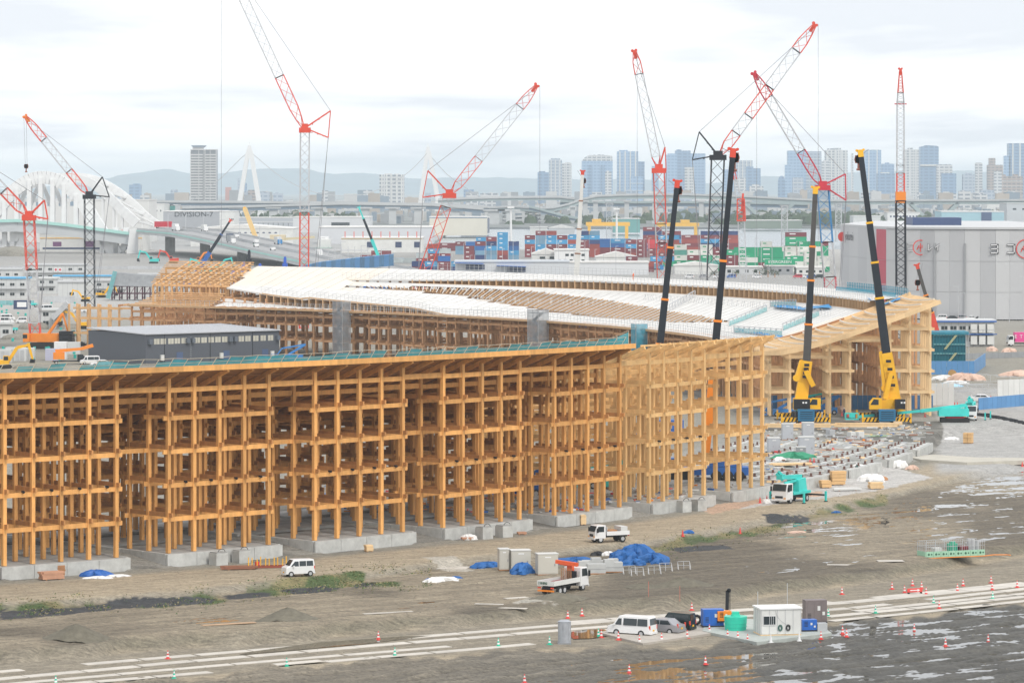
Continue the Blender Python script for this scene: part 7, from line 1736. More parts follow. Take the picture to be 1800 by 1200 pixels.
mb = MB(); mb.add([(-10, -.6, 5.2), (17, -.6, 4.6), (17, 9, 4.6), (-10, 9, 5.2), (-8, 1, 10), (15, 1, 8), (15, 9, 8), (-8, 9, 10)], [(0, 1, 5, 4), (1, 2, 6, 5), (4, 5, 6, 7), (3, 0, 4, 7)]); mb.build('netting', mat('grey netting', (.27, .28, .29), .8, .2, .6, 0), r)
mb = MB(); mb.bar((-10.4, -.8, .5), (-7.8, -.6, 10.5), .5, 1.6); mb.build('blue_edge', NETT, r)
# yard clutter at left: panels, stacks, people-free
def block(px, py, sx, sy, sz, m, name, label, cat, hd=0.6, group=None, dz=0):
    p = G(px, py, 0); p.z += dz; r = thing(name, label, cat, p, hd, group); MB().box(-sx / 2, sx / 2, -sy / 2, sy / 2, 0, sz).build('body', m, r); return r
r = block(39, 543, 5.6, 2.4, 3.0, DBLUE, 'site_cabin', 'navy blue site cabin with white panel in the left yard', 'cabin', 0); MB().box(-1.6, 1.6, -1.25, -1.2, .7, 2.4).build('white_panel', WHITE, r)
for i, (u_, v_) in enumerate(((22, 632), (36, 634), (50, 633), (10, 636))): r = block(u_, v_, 3.0, 2.4, 3.0, PO, 'site_cabin', ['second', 'third', 'rightmost', 'leftmost'][i] + ' of the white storage cabins below the orange crawler crane', 'cabin', 0); MB().box(-1, -.1, -1.24, -1.2, .1, 2.6).build('door', LGREY, r); MB().box(.1, 1.0, -1.24, -1.2, .1, 2.6).build('door', LGREY, r)
r = block(93, 633, 3.4, 2.4, 2.8, mat('lilac cabin', (.50, .50, .62), .5, .05, 1, 0), 'site_cabin', 'pale lilac cabin right of the white storage cabins', 'cabin', 0); r = block(107, 631, 3.0, 2.4, 4.2, WHITE, 'site_cabin', 'tall white cabin beside the pale lilac one', 'cabin', 0); r = block(125, 622, 4.5, 2, 3.0, PO, 'site_cabin', 'white cabin behind the orange truck crane', 'cabin', 0)
TM = mat('teal drum', (.02, .42, .36), .6, .1, 1, .1)
R5 = random.Random(9)
for i in range(46):
    u_, v_ = R5.uniform(2, 148), R5.choice((R5.uniform(580, 648), R5.uniform(535, 560), R5.uniform(590, 640))); p = G(u_, v_, 0); mb = MB(); 
    if i % 3: mb.bar((0, 0, 0), (0, 0, 1.2), .12); mb.rbox((0, 0, .9), .7, .25, .5)
    else: mb.cyl((0, 0, 0), (0, 0, .9), .35, n=8)
    o = solo(mb, 'safety_marker', TM, 'small green safety marker standing in the left yard', 'safety marker', 'green safety markers in the left yard'); o.location = p
for i, (u_, v_, rx, h_) in enumerate(((60, 578, 5, 2.2), (30, 596, 4, 1.6), (118, 592, 4, 1.6), (50, 648, 3, 1.4), (128, 578, 4, 1.5), (20, 450, 14, 6))):
    p = G(u_, v_, 0); mb = MB(); mb.heap((0, 0, -.1), rx, rx * .8, h_, seed=i); o = solo(mb, 'earth_heap', mat('grey earth', (.24, .225, .19), .95, .3, 1.2, .05), ['biggest grey earth heap left of the red mast foot', 'earth heap below the biggest heap in the left yard', 'earth heap right of the orange crawler crane', 'earth heap near the big yellow excavator', 'earth heap behind the bare end posts', 'large earth mound at the far left below the bridge'][i], 'earth heap', smooth=True); o.location = p + Vector((0, 0, -.1))
for i, (u0, u1, v_, h_, m_, lb_) in enumerate(((-10, 60, 536, 1.6, NETT, 'pale teal hoarding across the left yard'), (75, 132, 532, 2.4, LGREY, 'grey corrugated hoarding behind the orange crane'), (0, 330, 473, 1.5, LGREY, 'long low fence before the bare ground on the far left'), (640, 1000, 655, 0, None, ''))):
    if m_ is None: continue
    a_, b_ = G(u0, v_, 0), G(u1, v_, 0); n_ = max(6, int((b_ - a_).length / 2)); r = thing('hoarding_fence', lb_, 'fence', a_)
    for j in range(min(n_, 60)): c_ = a_.lerp(b_, (j + .5) / min(n_, 60)); piece('fence_panel', m_, r, c_ + Vector((0, 0, h_ / 2)), ((b_ - a_).length / min(n_, 60) - .06, .12, h_), math.atan2(b_.y - a_.y, b_.x - a_.x))
# blue netted curved ramp behind the ring (centre-left)
r = thing('netted_ramp', 'curving ramp wrapped in blue sheeting behind the ring roof', 'ramp', A(600, 470, 1500)); 
PB = mat('slate blue sheeting', (.07, .20, .36), .7, .3, .6, .15)
for i in range(22):
    u0, u1 = 505 + i * 8.5, 505 + (i + 1) * 8.5; yt0, yt1 = (interp(u_, [(505, 474), (560, 461), (640, 452), (692, 447)]) for u_ in (u0, u1)); Yq = 1500 - i * 8
    p, q = A(u0, yt0, Yq), A(u1, yt1, Yq - 8); mb = MB(); mb.use(PB if i % 2 else CBLUE); hh = 4.2; mb.quad(p, q, q - Vector((0, 0, hh)), p - Vector((0, 0, hh))); mb.quad(p, q, q + Vector((0, 14, 0)), p + Vector((0, 14, 0))); mb.quad(p - Vector((0, 0, hh)), q - Vector((0, 0, hh)), q + Vector((0, 14, -hh)), p + Vector((0, 14, -hh))); mb.build('sheet_panel', None, r, world=True)
    if i % 3 == 0: piece('prop', LGREY, r, (p.x, p.y + 2, (p.z - hh) / 2), (.4, .4, max(.5, p.z - hh)))
r = thing('scaffold_stack', 'grey scaffold deck stack behind the blue netted ramp', 'scaffold', A(612, 450, 1650)); r.location.z = 0
for i in range(6): MB().box(-9, 9, 0, 6, 3 + i * 1.9, 3.35 + i * 1.9).build('scaffold_deck', LGREY, r)
for i in range(7): MB().box(-9 + i * 3 - .12, -9 + i * 3 + .12, -.2, .1, 0, 14.5).build('standard', LGREY, r)
# ================================================================ haul road plates
PLATE = mat('dusty steel road plate', (.56, .52, .46), .7, .16, .5, .07)
rp = thing('plate_road', 'rows of pale steel plates laid along the muddy haul road in the foreground', 'road plates', W(600, 1150, -3.2))
def road_line(v0, v1): return v0, v1
strips = [([(-60, 1196), (330, 1160), (600, 1137), (985, 1105), (1250, 1085), (1500, 1066), (1800, 1033), (1860, 1025)], 1.5), ([(-60, 1183), (330, 1150), (600, 1128), (985, 1096), (1240, 1076), (1500, 1052), (1800, 1022), (1860, 1014)], 1.4),
          ([(60, 1205), (330, 1182), (600, 1158), (840, 1138), (985, 1124)], 1.3), ([(0, 1201), (330, 1172), (600, 1149), (850, 1129)], 1.2),
          ([(985, 1093), (1250, 1074), (1500, 1056), (1800, 1026), (1860, 1019)], 2.0), ([(1010, 1110), (1100, 1104), (1250, 1094)], 2.2), ([(1450, 1082), (1620, 1066), (1800, 1047), (1860, 1040)], 1.5), ([(1460, 1090), (1640, 1072), (1800, 1055), (1860, 1048)], 1.2), ([(1500, 1073), (1700, 1052), (1860, 1036)], 1.4)]
RR = random.Random(21)
for si, (pts, wd) in enumerate(strips):
    x = pts[0][0]
    while x < pts[-1][0] - 60:
        st = 6.0
        p = W(x, interp(x, pts), -3.13); q_ = W(x + 60, interp(x + 60, pts), -3.13); d = (q_ - p).normalized(); q = p + d * st
        if RR.random() < .96 and gz((p.x + q.x) / 2, (p.y + q.y) / 2) < -2.95:
            zs_ = [gz(p.x, p.y), gz(q.x, q.y), gz((p.x + q.x) / 2, (p.y + q.y) / 2)]; zc = min(max(zs_), sum(zs_) / 3 + .05) + .015 + .006 * si
            ang = math.atan2(d.y, d.x) + RR.uniform(-.012, .012); c_ = (p + q) / 2; c_.z = zc
            piece('road_plate', PLATE, rp, c_ + Vector((RR.uniform(-.1, .1), RR.uniform(-.12, .12), 0)), (st - RR.uniform(.05, .5), wd, .05), ang)
        x = 900 + (p.x + d.x * st) * F / (p.y + d.y * st)
def board(px, py, L_, w_, hd, m, label, name='steel_plate', cat='steel plate', th=.05):
    p = G(px, py); o = thing(name, label, cat, p + Vector((0, 0, .03)), hd); MB().box(-L_ / 2, L_ / 2, -w_ / 2, w_ / 2, 0, th).build('body', m, o); return o
board(402, 1099, 5.6, .8, hr(27), mat('wet plywood', (.50, .33, .20), .5, .2, 1, 0), 'thin brownish board on the mud left of the right earth heap', 'board', 'board'); board(682, 1077, 5.4, .7, hr(24), PLATE, 'long pale plate lying alone on the mud below the centre'); board(787, 998, 4.6, 3.0, hr(-8), PLATE, 'broad pale plate beside the dirt road left of the blue tarps'); board(860, 1062, 3.0, .7, hr(-12), PLATE, 'small pale plank left of the flatbed truck'); board(898, 1069, 3.4, .7, hr(-14), PLATE, 'second pale plank below the flatbed truck'); board(907, 1051, 2.6, .9, hr(30), PLATE, 'short pale plate just left of the flatbed truck'); board(1565, 986, 3.0, 1.6, hr(5), PLATE, 'pale plate on the mud left of the green fenced skid'); board(1480, 993, 3.4, 1.0, hr(-8), PLATE, 'low pale plate left of the fenced skid, further left')
# ---- cones
CR = mat('cone red', (.75, .07, .06), .5, .1, 1, .05); CG = mat('cone green', (.02, .50, .32), .5, .1, 1, .05)
def cone_proto(m, white=True):
    mb = MB(); mb.use(m); mb.box(-.2, .2, -.2, .2, 0, .05); n = 5
    for i in range(n):
        z0, z1 = .05 + i * .14, .05 + (i + 1) * .14; r0, r1 = .15 - i * .025, .15 - (i + 1) * .025; mb.use(WHITE if (white and i % 2) else m); mb.cyl((0, 0, z0), (0, 0, z1), r0, r1, 10)
    return mesh_from('traffic_cone', [p * 1.12 for p in mb.v], mb.f, mb.mats, mb.m)
CMs = {'r': cone_proto(CR), 'g': cone_proto(CG), 'p': cone_proto(CR, False), 'w': cone_proto(WHITE, False)}
near_of = lambda u, v: ('at the left of the plate road' if u < 450 else 'along the plate road left of the grey post' if u < 960 else 'in front of the parked vans' if u < 1190 and v < 1140 else 'around the grey cabin' if u < 1450 and 1080 < v < 1140 else 'in the black mud at the bottom' if v > 1140 or (u > 1400 and v > 1090) else 'along the plate road on the right' if v > 990 else 'by the timber frame footings')
cones = [(295, 1157, 'r'), (306, 1192, 'g'), (504, 1170, 'g'), (98, 1202, 'g'), (665, 1123, 'r'), (694, 1152, 'g'), (876, 1135, 'g'), (966, 1132, 'g'), (998, 1086, 'r'), (1023, 1082, 'r'), (1052, 1118, 'g'), (1057, 1120, 'r'), (1087, 1124, 'r'), (1124, 1130, 'r'), (1163, 1126, 'r'), (1106, 1182, 'r'), (922, 1200, 'r'), (1216, 1072, 'r'), (1208, 1121, 'r'), (1247, 1111, 'r'), (1279, 1120, 'r'), (1297, 1123, 'r'), (1314, 1127, 'r'), (1355, 1129, 'w'), (1405, 1126, 'w'), (1443, 1123, 'r'), (1481, 1114, 'r'), (1488, 1119, 'r'), (1240, 1166, 'r'), (1607, 1110, 'r'), (1662, 1135, 'r'), (1737, 1127, 'r'), (1480, 1044, 'r'), (1568, 1035, 'r'), (1590, 1041, 'r'), (1604, 1029, 'r'), (1620, 1034, 'r'), (1628, 1044, 'r'), (1539, 1077, 'g'), (1641, 1060, 'g'), (1651, 1069, 'r'), (1683, 1038, 'r'), (1693, 1029, 'r'), (1742, 1024, 'r'), (1744, 1036, 'r'), (1745, 1052, 'g'), (1788, 1032, 'r'), (1456, 1083, 'g'), (1797, 820, 'p'), (1336, 884, 'p'), (1348, 881, 'p'), (1360, 879, 'p'), (1424, 814, 'p'), (1431, 814, 'p'), (1480, 731, 'p'), (1491, 732, 'p'), (1626, 733, 'p'), (1600, 733, 'p'), (1200, 942, 'p'), (1268, 843, 'p'), (1252, 841, 'p'), (1239, 843, 'p'), (1301, 938, 'p'), (1678, 714, 'p'), (1683, 714, 'p')]
cn = {'r': 'red and white', 'g': 'green and white', 'p': 'plain red', 'w': 'plain white'}
rank = {}
ORDN = ['first', 'second', 'third', 'fourth', 'fifth', 'sixth', 'seventh', 'eighth', 'ninth', 'tenth', 'eleventh', 'twelfth', 'thirteenth', 'fourteenth', 'fifteenth', 'sixteenth', 'seventeenth', 'eighteenth', 'nineteenth', 'twentieth', 'twenty-first', 'twenty-second', 'twenty-third', 'twenty-fourth', 'twenty-fifth', 'twenty-sixth', 'twenty-seventh', 'twenty-eighth']
for u_, v_, c_ in sorted(cones):
    key = (c_, near_of(u_, v_)); rank[key] = rank.get(key, 0) + 1
    o = D.objects.new('traffic_cone', CMs[c_]); COL.objects.link(o); o.location = G(u_, v_) ; o.rotation_euler = (0, 0, RR.uniform(0, 1)); tag(o, f'{cn[c_]} cone {near_of(u_, v_)}, {ORDN[rank[key] - 1]} from left', 'cone', 'traffic cones on the site')
r = thing('barrier_board', 'low pink and white barrier board with arrow among the cones on the right', 'barrier', G(1608, 1043), hr(20)); MB().box(-.9, .9, -.06, .06, .2, .62).build('panel', CR, r); MB().box(-.6, .3, -.075, -.06, .36, .46).build('arrow_shaft', WHITE, r); mb = MB(); mb.side([(.3, .26), (.62, .41), (.3, .56)], -.075, -.06); mb.build('arrow_head', WHITE, r); MB().box(-.8, -.7, -.2, .2, 0, .2).build('foot', BLACK, r); MB().box(.7, .8, -.2, .2, 0, .2).build('foot', BLACK, r)
# ---- grey cabin group
c0 = G(1400, 1112); c0.z = -3.05
r = thing('earth_pad', 'raised pale pad under the grey cabin and tank', 'pad', W(1330, 1110, -3.2)); mb = MB(); P = [W(x, y, -3.0) for x, y in ((1235, 1108), (1330, 1128), (1462, 1112), (1440, 1096), (1300, 1086), (1240, 1092))]; mb.prism([(p.x, p.y) for p in P], -3.5, -2.98); mb.build('slab', mat('mint grey concrete', (.42, .45, .42), .8, .15, 1, 0), r, world=True)
mb = MB(); P = [W(x, y, -3.05) for x, y in ((1050, 1110), (1130, 1130), (1290, 1106), (1215, 1090))]; mb.prism([(p.x, p.y) for p in P], -3.5, -3.04); solo(mb, 'parking_pad', mat('pale parking pad', (.44, .40, .35), .8, .15, .6, 0), 'pale dusty pad under the three parked vehicles', 'pad')
HT = hr(10)
p = W(1373, 1116, -2.98); r = thing('site_cabin', 'light grey panel cabin with sliding window and coiled hoses on its wall', 'cabin', p, HT)
cw_, cd_, ch_ = 4.1, 3.0, 2.55
MB().box(-cw_ / 2, cw_ / 2, 0, cd_, .12, ch_).build('wall', OFFW, r); MB().box(-cw_ / 2, cw_ / 2, .05, cd_, 0, .12).build('skid', WOODL, r)
MB().box(-cw_ / 2 - .1, cw_ / 2 + .1, -.1, cd_ + .1, ch_, ch_ + .14).build('roof', WHITE, r)
for i in range(6): MB().box(-cw_ / 2 + .05 + i * .8, -cw_ / 2 + .09 + i * .8, -.03, 0, .15, ch_ - .02).build('panel_joint', LGREY, r)
for i in range(3): MB().box(-cw_ / 2 - .03, -cw_ / 2, .3 + i * .9, .34 + i * .9, .15, ch_ - .02).build('panel_joint', LGREY, r)
w_ = MB().box(-1.75, -.6, -.05, -.01, 1.05, 1.95).build('window', GLASS, r)
for z_ in (1.05, 1.93): MB().box(-1.8, -.55, -.08, -.04, z_ - .03, z_ + .03).build('frame', WHITE, w_)
for x_ in (-1.78, -1.18, -.58, -1.0, -.8): MB().box(x_ - .02, x_ + .02, -.08, -.05, 1.05, 1.95).build('bar', LGREY, w_)
for x_, m_ in ((-.1, mat('hose green', (.02, .12, .09), .5, .1, 1, 0)), (.7, BLACK)):
    mb = MB()
    for rad in (.18, .25, .31):
        for i in range(14): a0_, a1_ = 2 * PI * i / 14, 2 * PI * (i + 1) / 14; mb.cyl((x_ + rad * .7 * math.cos(a0_), -.08, .75 + rad * math.sin(a0_)), (x_ + rad * .7 * math.cos(a1_), -.08, .75 + rad * math.sin(a1_)), .025, n=5)
    mb.build('coiled_hose', m_, r)
mb = MB()
for i in range(12): x0 = -.6 + i * .14; mb.cyl((x0, -.05, ch_ - .1 - 1.5 * math.sin(i / 12 * PI / 2) ** .6), (x0 + .14, -.05, ch_ - .1 - 1.5 * math.sin((i + 1) / 12 * PI / 2) ** .6), .012, n=4)
mb.build('cable', GREY, r)
p = W(1293, 1106, -2.98); mb = MB(); mb.cyl((0, 0, 0), (0, 0, 1.35), 1.05, 1.15, 28)
for z_ in (.35, .7, 1.05): mb.cyl((0, 0, z_), (0, 0, z_ + .05), 1.12 + .03 * z_, n=28)
mb.cyl((0, 0, 1.35), (0, 0, 1.55), .5, .45, 18); mb.box(-.35, .35, -.35, .35, 1.55, 1.8); o = solo(mb, 'water_tank', mat('mint green plastic', (.03, .60, .42), .4, .08, 1, 0), 'mint green round water tank left of the grey cabin', 'tank'); o.location = p
def generator(px, py, L_, w_, h_, m, label, hd=HT, z=-2.98):
    p = W(px, py, z); r = thing('generator', label, 'generator', p, hd); MB().box(-L_ / 2, L_ / 2, -w_ / 2, w_ / 2, .1, h_).build('housing', m, r); MB().box(-L_ / 2 - .03, L_ / 2 + .03, -w_ / 2 - .03, w_ / 2 + .03, 0, .14).build('base', BLACK, r)
    for i in range(3): MB().box(-L_ / 2 + .15 + i * L_ / 3, -L_ / 2 + L_ / 3 - .05 + i * L_ / 3, -w_ / 2 - .03, -w_ / 2, .3, h_ - .2).build('access_panel', m, r)
    for i in range(4): MB().box(-L_ / 2 + .2, -L_ / 2 + .55, -w_ / 2 - .045, -w_ / 2 - .03, .5 + i * .14, .56 + i * .14).build('louvre', BLACK, r)
    MB().box(L_ * .05, L_ * .18, -w_ / 2 - .05, -w_ / 2 - .03, h_ * .55, h_ * .75).build('label_plate', OFFW, r); MB().box(L_ * .28, L_ * .4, -w_ / 2 - .05, -w_ / 2 - .03, h_ * .35, h_ * .5).build('label_plate', OFFW, r)
    return r
GB = mat('generator blue', (.02, .13, .50), .4, .1, 1, 0)
generator(1252, 1100, 2.1, 1.2, 1.75, GB, 'large blue generator behind the mint green tank'); generator(1272, 1092, 1.4, .9, 1.1, ORANGE, 'orange machine box between the blue generator and green tank', z=-2.5); generator(1421, 1108, 1.5, 1.0, 1.15, GB, 'small blue generator right of the grey cabin')
r = generator(1432, 1093, 2.2, 1.4, 2.3, mat('brown grey box', (.20, .165, .16), .6, .1, 1, 0), 'dark brown grey box container behind the small blue generator'); r = block(1444, 1108, 1.0, .8, .8, LGREY, 'cable_rack', 'small grey rack right of the small blue generator', 'rack', HT); r.location = W(1444, 1108, -2.98)
for i, (u_, v_, h_, lb_) in enumerate(((1280, 1085, 2.8, 'tall grey pole with black cable bundle behind the green tank'), (1332, 1080, 2.4, 'thin pole behind the grey cabin, middle one'), (1384, 1068, 2.6, 'thin pole rising behind the right end of the cabin'))):
    mb = MB(); mb.bar((0, 0, 0), (0, 0, h_), .07); 
    if i == 0: mb.use(BLACK); mb.bar((-.3, 0, .6), (-.25, 0, h_), .35, .2); mb.cyl((-.1, -.1, h_), (-.1, .1, h_), .22, n=8)
    o = solo(mb, 'pole', LGREY, lb_, 'pole'); o.location = W(u_, v_, -3.0)
mb = MB()
for i in range(16): a0_, a1_ = i / 16 * 2 * PI, (i + 1) / 16 * 2 * PI; mb.cyl((.42 * math.cos(a0_), 0, .45 + .42 * math.sin(a0_)), (.42 * math.cos(a1_), 0, .45 + .42 * math.sin(a1_)), .13, n=7); mb.cyl((.42 * math.cos(a0_), .3, .45 + .42 * math.sin(a0_)), (.42 * math.cos(a1_), .3, .45 + .42 * math.sin(a1_)), .13, n=7)
o = solo(mb, 'cable_coil', BLACK, 'black coil of thick cable between the black van and blue generator', 'cable coil'); o.location = W(1224, 1098, -3.05)
# grey cylindrical post booth
mb = MB(); mb.cyl((0, 0, 0), (0, 0, 2.15), .62, .62, 20); mb.cyl((0, 0, 2.15), (0, 0, 2.28), .66, .45, 20)
for i in range(7): a_ = i / 7 * 2 * PI; mb.rbox((.62 * math.cos(a_), .62 * math.sin(a_), 1.1), .05, .04, 2.1, a_)
p = G(992, 1130); r = thing('wrapped_post', 'grey cylindrical metal booth standing in a puddle left of the white van', 'booth', p); mb.build('shell', mat('dull zinc', (.40, .42, .45), .45, .15, 2, 0, metal=.2), r); MB().box(-.66, .66, -.66, .66, -.05, .12).build('base', GREY, r)
# ---- toilets, tarps and tank pallets
TB = mat('booth beige', (.55, .53, .47), .6, .06, .5, .02)
def booth(px, py, w_, d_, h_, label, hd, m=TB, doors=1, name='storage_booth'):
    p = G(px, py); r = thing(name, label, 'storage booth', p, hd); MB().box(-w_ / 2, w_ / 2, -d_ / 2, d_ / 2, .1, h_).build('body', m, r); MB().box(-w_ / 2 - .05, w_ / 2 + .05, -d_ / 2 - .05, d_ / 2 + .05, h_, h_ + .1).build('roof', OFFW, r); MB().box(-w_ / 2, w_ / 2, -d_ / 2, d_ / 2, 0, .1).build('skid', WOODD, r)
    for i in range(doors): MB().box(-w_ / 2 + .08 + i * w_ / doors, -w_ / 2 + (i + 1) * w_ / doors - .08, -d_ / 2 - .03, -d_ / 2, .2, h_ - .15).build('door', m, r); MB().box(-w_ / 2 + (i + .8) * w_ / doors, -w_ / 2 + (i + .86) * w_ / doors, -d_ / 2 - .06, -d_ / 2 - .03, 1.0, 1.25).build('handle', GREY, r)
    MB().box(-w_ * .15, w_ * .15, -d_ / 2 - .045, -d_ / 2 - .03, h_ - .38, h_ - .25).build('notice', WHITE, r)
    for i in range(5): MB().box(w_ / 2, w_ / 2 + .02, -d_ / 2 + .1 + i * d_ / 5, -d_ / 2 + .16 + i * d_ / 5, .15, h_ - .05).build('rib', m, r)
    return r
booth(885, 1001, 1.15, 1.3, 2.35, 'leftmost beige storage booth beside the dirt road', hr(10)); booth(914, 1003, 2.2, 1.5, 2.35, 'wider beige storage booth second from left', hr(10)); booth(961, 1009, 2.3, 1.4, 2.3, 'rightmost beige storage booth beside the orange truck crane', hr(12))
def tarp_heap(px, py, rx, ry, h_, m, label, seed, hd=.2, name='tarpaulin_heap', cat='tarpaulin'):
    p = G(px, py); mb = MB(); mb.heap((0, 0, -.05), rx, ry, h_, seed=seed, n=26, k=5, bump=.3); o = solo(mb, name, m, label, cat, smooth=False); o.location = p + Vector((0, 0, -.05)); o.rotation_euler = (0, 0, hd); return o
tarp_heap(858, 997, 1.5, .9, .7, TARP, 'blue tarpaulin over material left of the storage booths', 1); tarp_heap(920, 1007, 1.3, .9, 1.2, TARP, 'crumpled blue tarpaulin in front of the two left booths', 2); tarp_heap(1012, 990, 2.2, .6, .8, TARP, 'strip of blue tarpaulin behind the orange truck crane', 3)
for i, (u_, v_, rx, ry, h_) in enumerate(((1098, 985, 1.7, 1.2, 1.3), (1122, 985, 1.8, 1.4, 1.9), (1148, 988, 1.5, 1.2, 1.1), (1110, 993, 1.2, .8, .8), (1160, 991, .9, .7, .8))): tarp_heap(u_, v_, rx, ry, h_, TARP, ['left part of the big blue tarpaulin pile beside the dirt road', 'highest part of the big blue tarpaulin pile', 'right part of the big blue tarpaulin pile', 'small dark-fronted heap before the blue tarpaulin pile', 'rightmost small heap of the blue tarpaulin pile'][i], 10 + i)
tarp_heap(1050, 976, 1.0, .6, .55, BLACK, 'black plastic heap left of the blue tarpaulin pile', 20); tarp_heap(1068, 976, .6, .5, .55, WSHEET, 'small white bag heap beside the black plastic heap', 21)
for i in range(9):
    p = G(1025 + i * 7.5, 1008 - (i % 2) * 6 + (i > 5) * -3); r = thing('tank_pallet', ['leftmost', 'second', 'third', 'fourth', 'fifth', 'sixth', 'seventh', 'eighth', 'rightmost'][i] + ' pale grey block crate in the wrapped stack behind the orange truck crane', 'crate', p, hr(8)); MB().box(-.55, .55, -.5, .5, .12, 1.15 + .3 * (i % 3 == 0)).build('block', mat('pale grey crate', (.52, .53, .52), .6, .08, 1, .05), r); MB().box(-.55, .55, -.5, .5, 0, .12).build('pallet', WOODD, r); MB().box(-.57, .57, -.52, -.5, .55, .6).build('strap', GREY, r)
for i, (u_, v_) in enumerate(((1106, 1008), (1120, 1011), (1150, 1008), (1170, 1003), (1202, 1000), (1075, 1000))):
    p = G(u_, v_); r = thing('wire_barrier', ['wire barrier leaning before the blue tarpaulin pile, ' + s_ for s_ in ('leftmost', 'second', 'middle', 'fourth', 'far right', 'by the crates')][i], 'barrier', p, hr(12)); mb = MB()
    for x in (-.7, 0, .7): mb.bar((x, 0, 0), (x, .1, .9), .05)
    mb.bar((-.7, 0, .9), (.7, .1, .9), .05); mb.bar((-.7, .05, .45), (.7, .05, .45), .04); mb.bar((-.7, -.4, 0), (-.7, 0, .7), .04); mb.bar((.7, -.4, 0), (.7, 0, .7), .04); mb.build('frame', LGREY, r)
r = tarp_heap(775, 1022, 1.9, 1.1, .55, WSHEET, 'white and blue sheeting bundle on the grass left of the booths', 31); tarp_heap(758, 1021, .7, .5, .4, TARP, 'blue sheet end sticking out left of the white bundle', 32); tarp_heap(802, 1016, .6, .4, .3, TARP, 'blue sheet end right of the white bundle', 33)
tarp_heap(170, 1012, 1.6, .9, .75, BLUE, 'dark blue wrapped bundle before the leftmost footing', 34); tarp_heap(172, 1016, 1.4, .5, .3, WSHEET, 'white sheet spilling below the dark blue bundle', 35); tarp_heap(205, 1013, 1.2, .6, .3, WSHEET, 'low white sheet at the right end of the leftmost footing', 36)
# ---- timber and steel stacks
def stack_t(px, py, L_, n_l, n_w, bw, bh, m, label, hd, name='timber_stack', cat='timber stack', z0=None, pcs='timber'):
    p = G(px, py) if z0 is None else W(px, py, z0); r = thing(name, label, cat, p, hd)
    for i in range(2): MB().box((-.3 + .6 * i) * L_ - .05, (-.3 + .6 * i) * L_ + .05, -n_w * bw / 2, n_w * bw / 2, 0, .1).build('bearer', WOODD, r)
    for j in range(n_l):
        for i in range(n_w):
            o = D.objects.new(pcs, cube_mesh(m, pcs)); COL.objects.link(o); o.parent = r; o.scale = (L_ * RR.uniform(.92, 1.0), bw * .92, bh * .92); o.location = (RR.uniform(-.06, .06) * L_, -n_w * bw / 2 + (i + .5) * bw, .1 + (j + .5) * bh)
    return r
PINK = mat('reddish board', (.56, .30, .19), .8, .15, 1, .12)
stack_t(90, 1018, 2.6, 4, 3, .42, .2, PINK, 'stack of reddish boards before the leftmost footing', hr(30)); stack_t(106, 1010, .9, 5, 2, .4, .22, WOODD, 'smaller taller pile beside the reddish boards', hr(30)); stack_t(648, 969, .9, 4, 2, .4, .18, WOODL, 'small stack of short timber before the third footing', hr(25)); stack_t(820, 948, 1.4, 1, 3, .3, .25, PINK, 'low timber pallet with white sheet before the middle footing', hr(15)); tarp_heap(824, 942, .8, .5, .7, WSHEET, 'white sheet on the low timber pallet before the middle footing', 41)
stack_t(917, 939, 1.1, 2, 3, .3, .12, PINK, 'low timber pallet right of the two blocks at the middle footing', hr(10)); stack_t(1024, 922, .75, 6, 2, .4, .2, WOODL, 'small tall pallet stack before the fifth footing', hr(20)); 
stack_t(420, 1000, 3.9, 2, 6, .3, .13, mat('rust plate', (.28, .12, .07), .7, .2, 1, .15), 'flat stack of rusty steel plates left of the yellow posts', hr(8), 'steel_plate_stack', 'steel plates', pcs='plate')
r = thing('post_rack', 'rack of upright yellow posts on rusty steel frames left of the white van', 'post rack', G(470, 998), hr(12)); 
for i in range(10):
    x = -2.2 + i * .48; MB().box(x, x + .1, -.3 + .6 * (i % 2), -.2 + .6 * (i % 2), .2, 1.25 - .1 * (i % 3)).build('yellow_post', YEL, r)
for i in range(5): MB().box(-2.4, 2.6, -.8 + i * .4, -.7 + i * .4, .1 + .05 * (i % 2), .25 + .05 * (i % 2)).build('steel_rail', mat('rust red', (.30, .07, .04), .7, .2, 1, .1), r)
for (u_, v_, m_) in ((452, 997, CR),): r = block(u_, v_, .4, .3, .7, m_, 'fuel_can', 'small red can at the end of the rusty steel plates', 'can')
GL = mat('fresh timber pack', (.70, .44, .20), .7, .08, 1, .05)
stack_t(1450, 857, 1.5, 2, 1, 1.3, .5, GL, 'left low pack of fresh timber beams right of the turquoise crane truck', hr(15)); stack_t(1472, 852, 2.2, 4, 1, 1.2, .48, GL, 'taller right pack of fresh timber beams right of the turquoise crane truck', hr(15)); stack_t(1539, 859, 2.0, 4, 3, .4, .22, WOODL, 'striped timber offcut stack right of the fresh timber packs', hr(12)); stack_t(1702, 779, 1.5, 4, 2, .75, .42, GL, 'fresh timber block stack on the grey apron at the right', hr(70))
stack_t(1488, 862, 4.0, 1, 4, .35, .3, OFFW, 'row of white bags and offcuts before the timber packs', hr(12), 'offcut_row', 'offcuts'); 
stack_t(1407, 752, 11.5, 2, 3, .35, .35, WOODL, 'long fresh beams lying behind the grey storage boxes', 0, z0=0, pcs='beam'); stack_t(1527, 751, 11, 2, 3, .35, .35, WOODL, 'long fresh beams lying before the right yellow mobile crane', 0, z0=0, pcs='beam')
stack_t(1390, 818, 6, 1, 5, .4, .3, WOODL, 'flat timber row behind the green tarpaulin', .2, z0=0, pcs='beam')
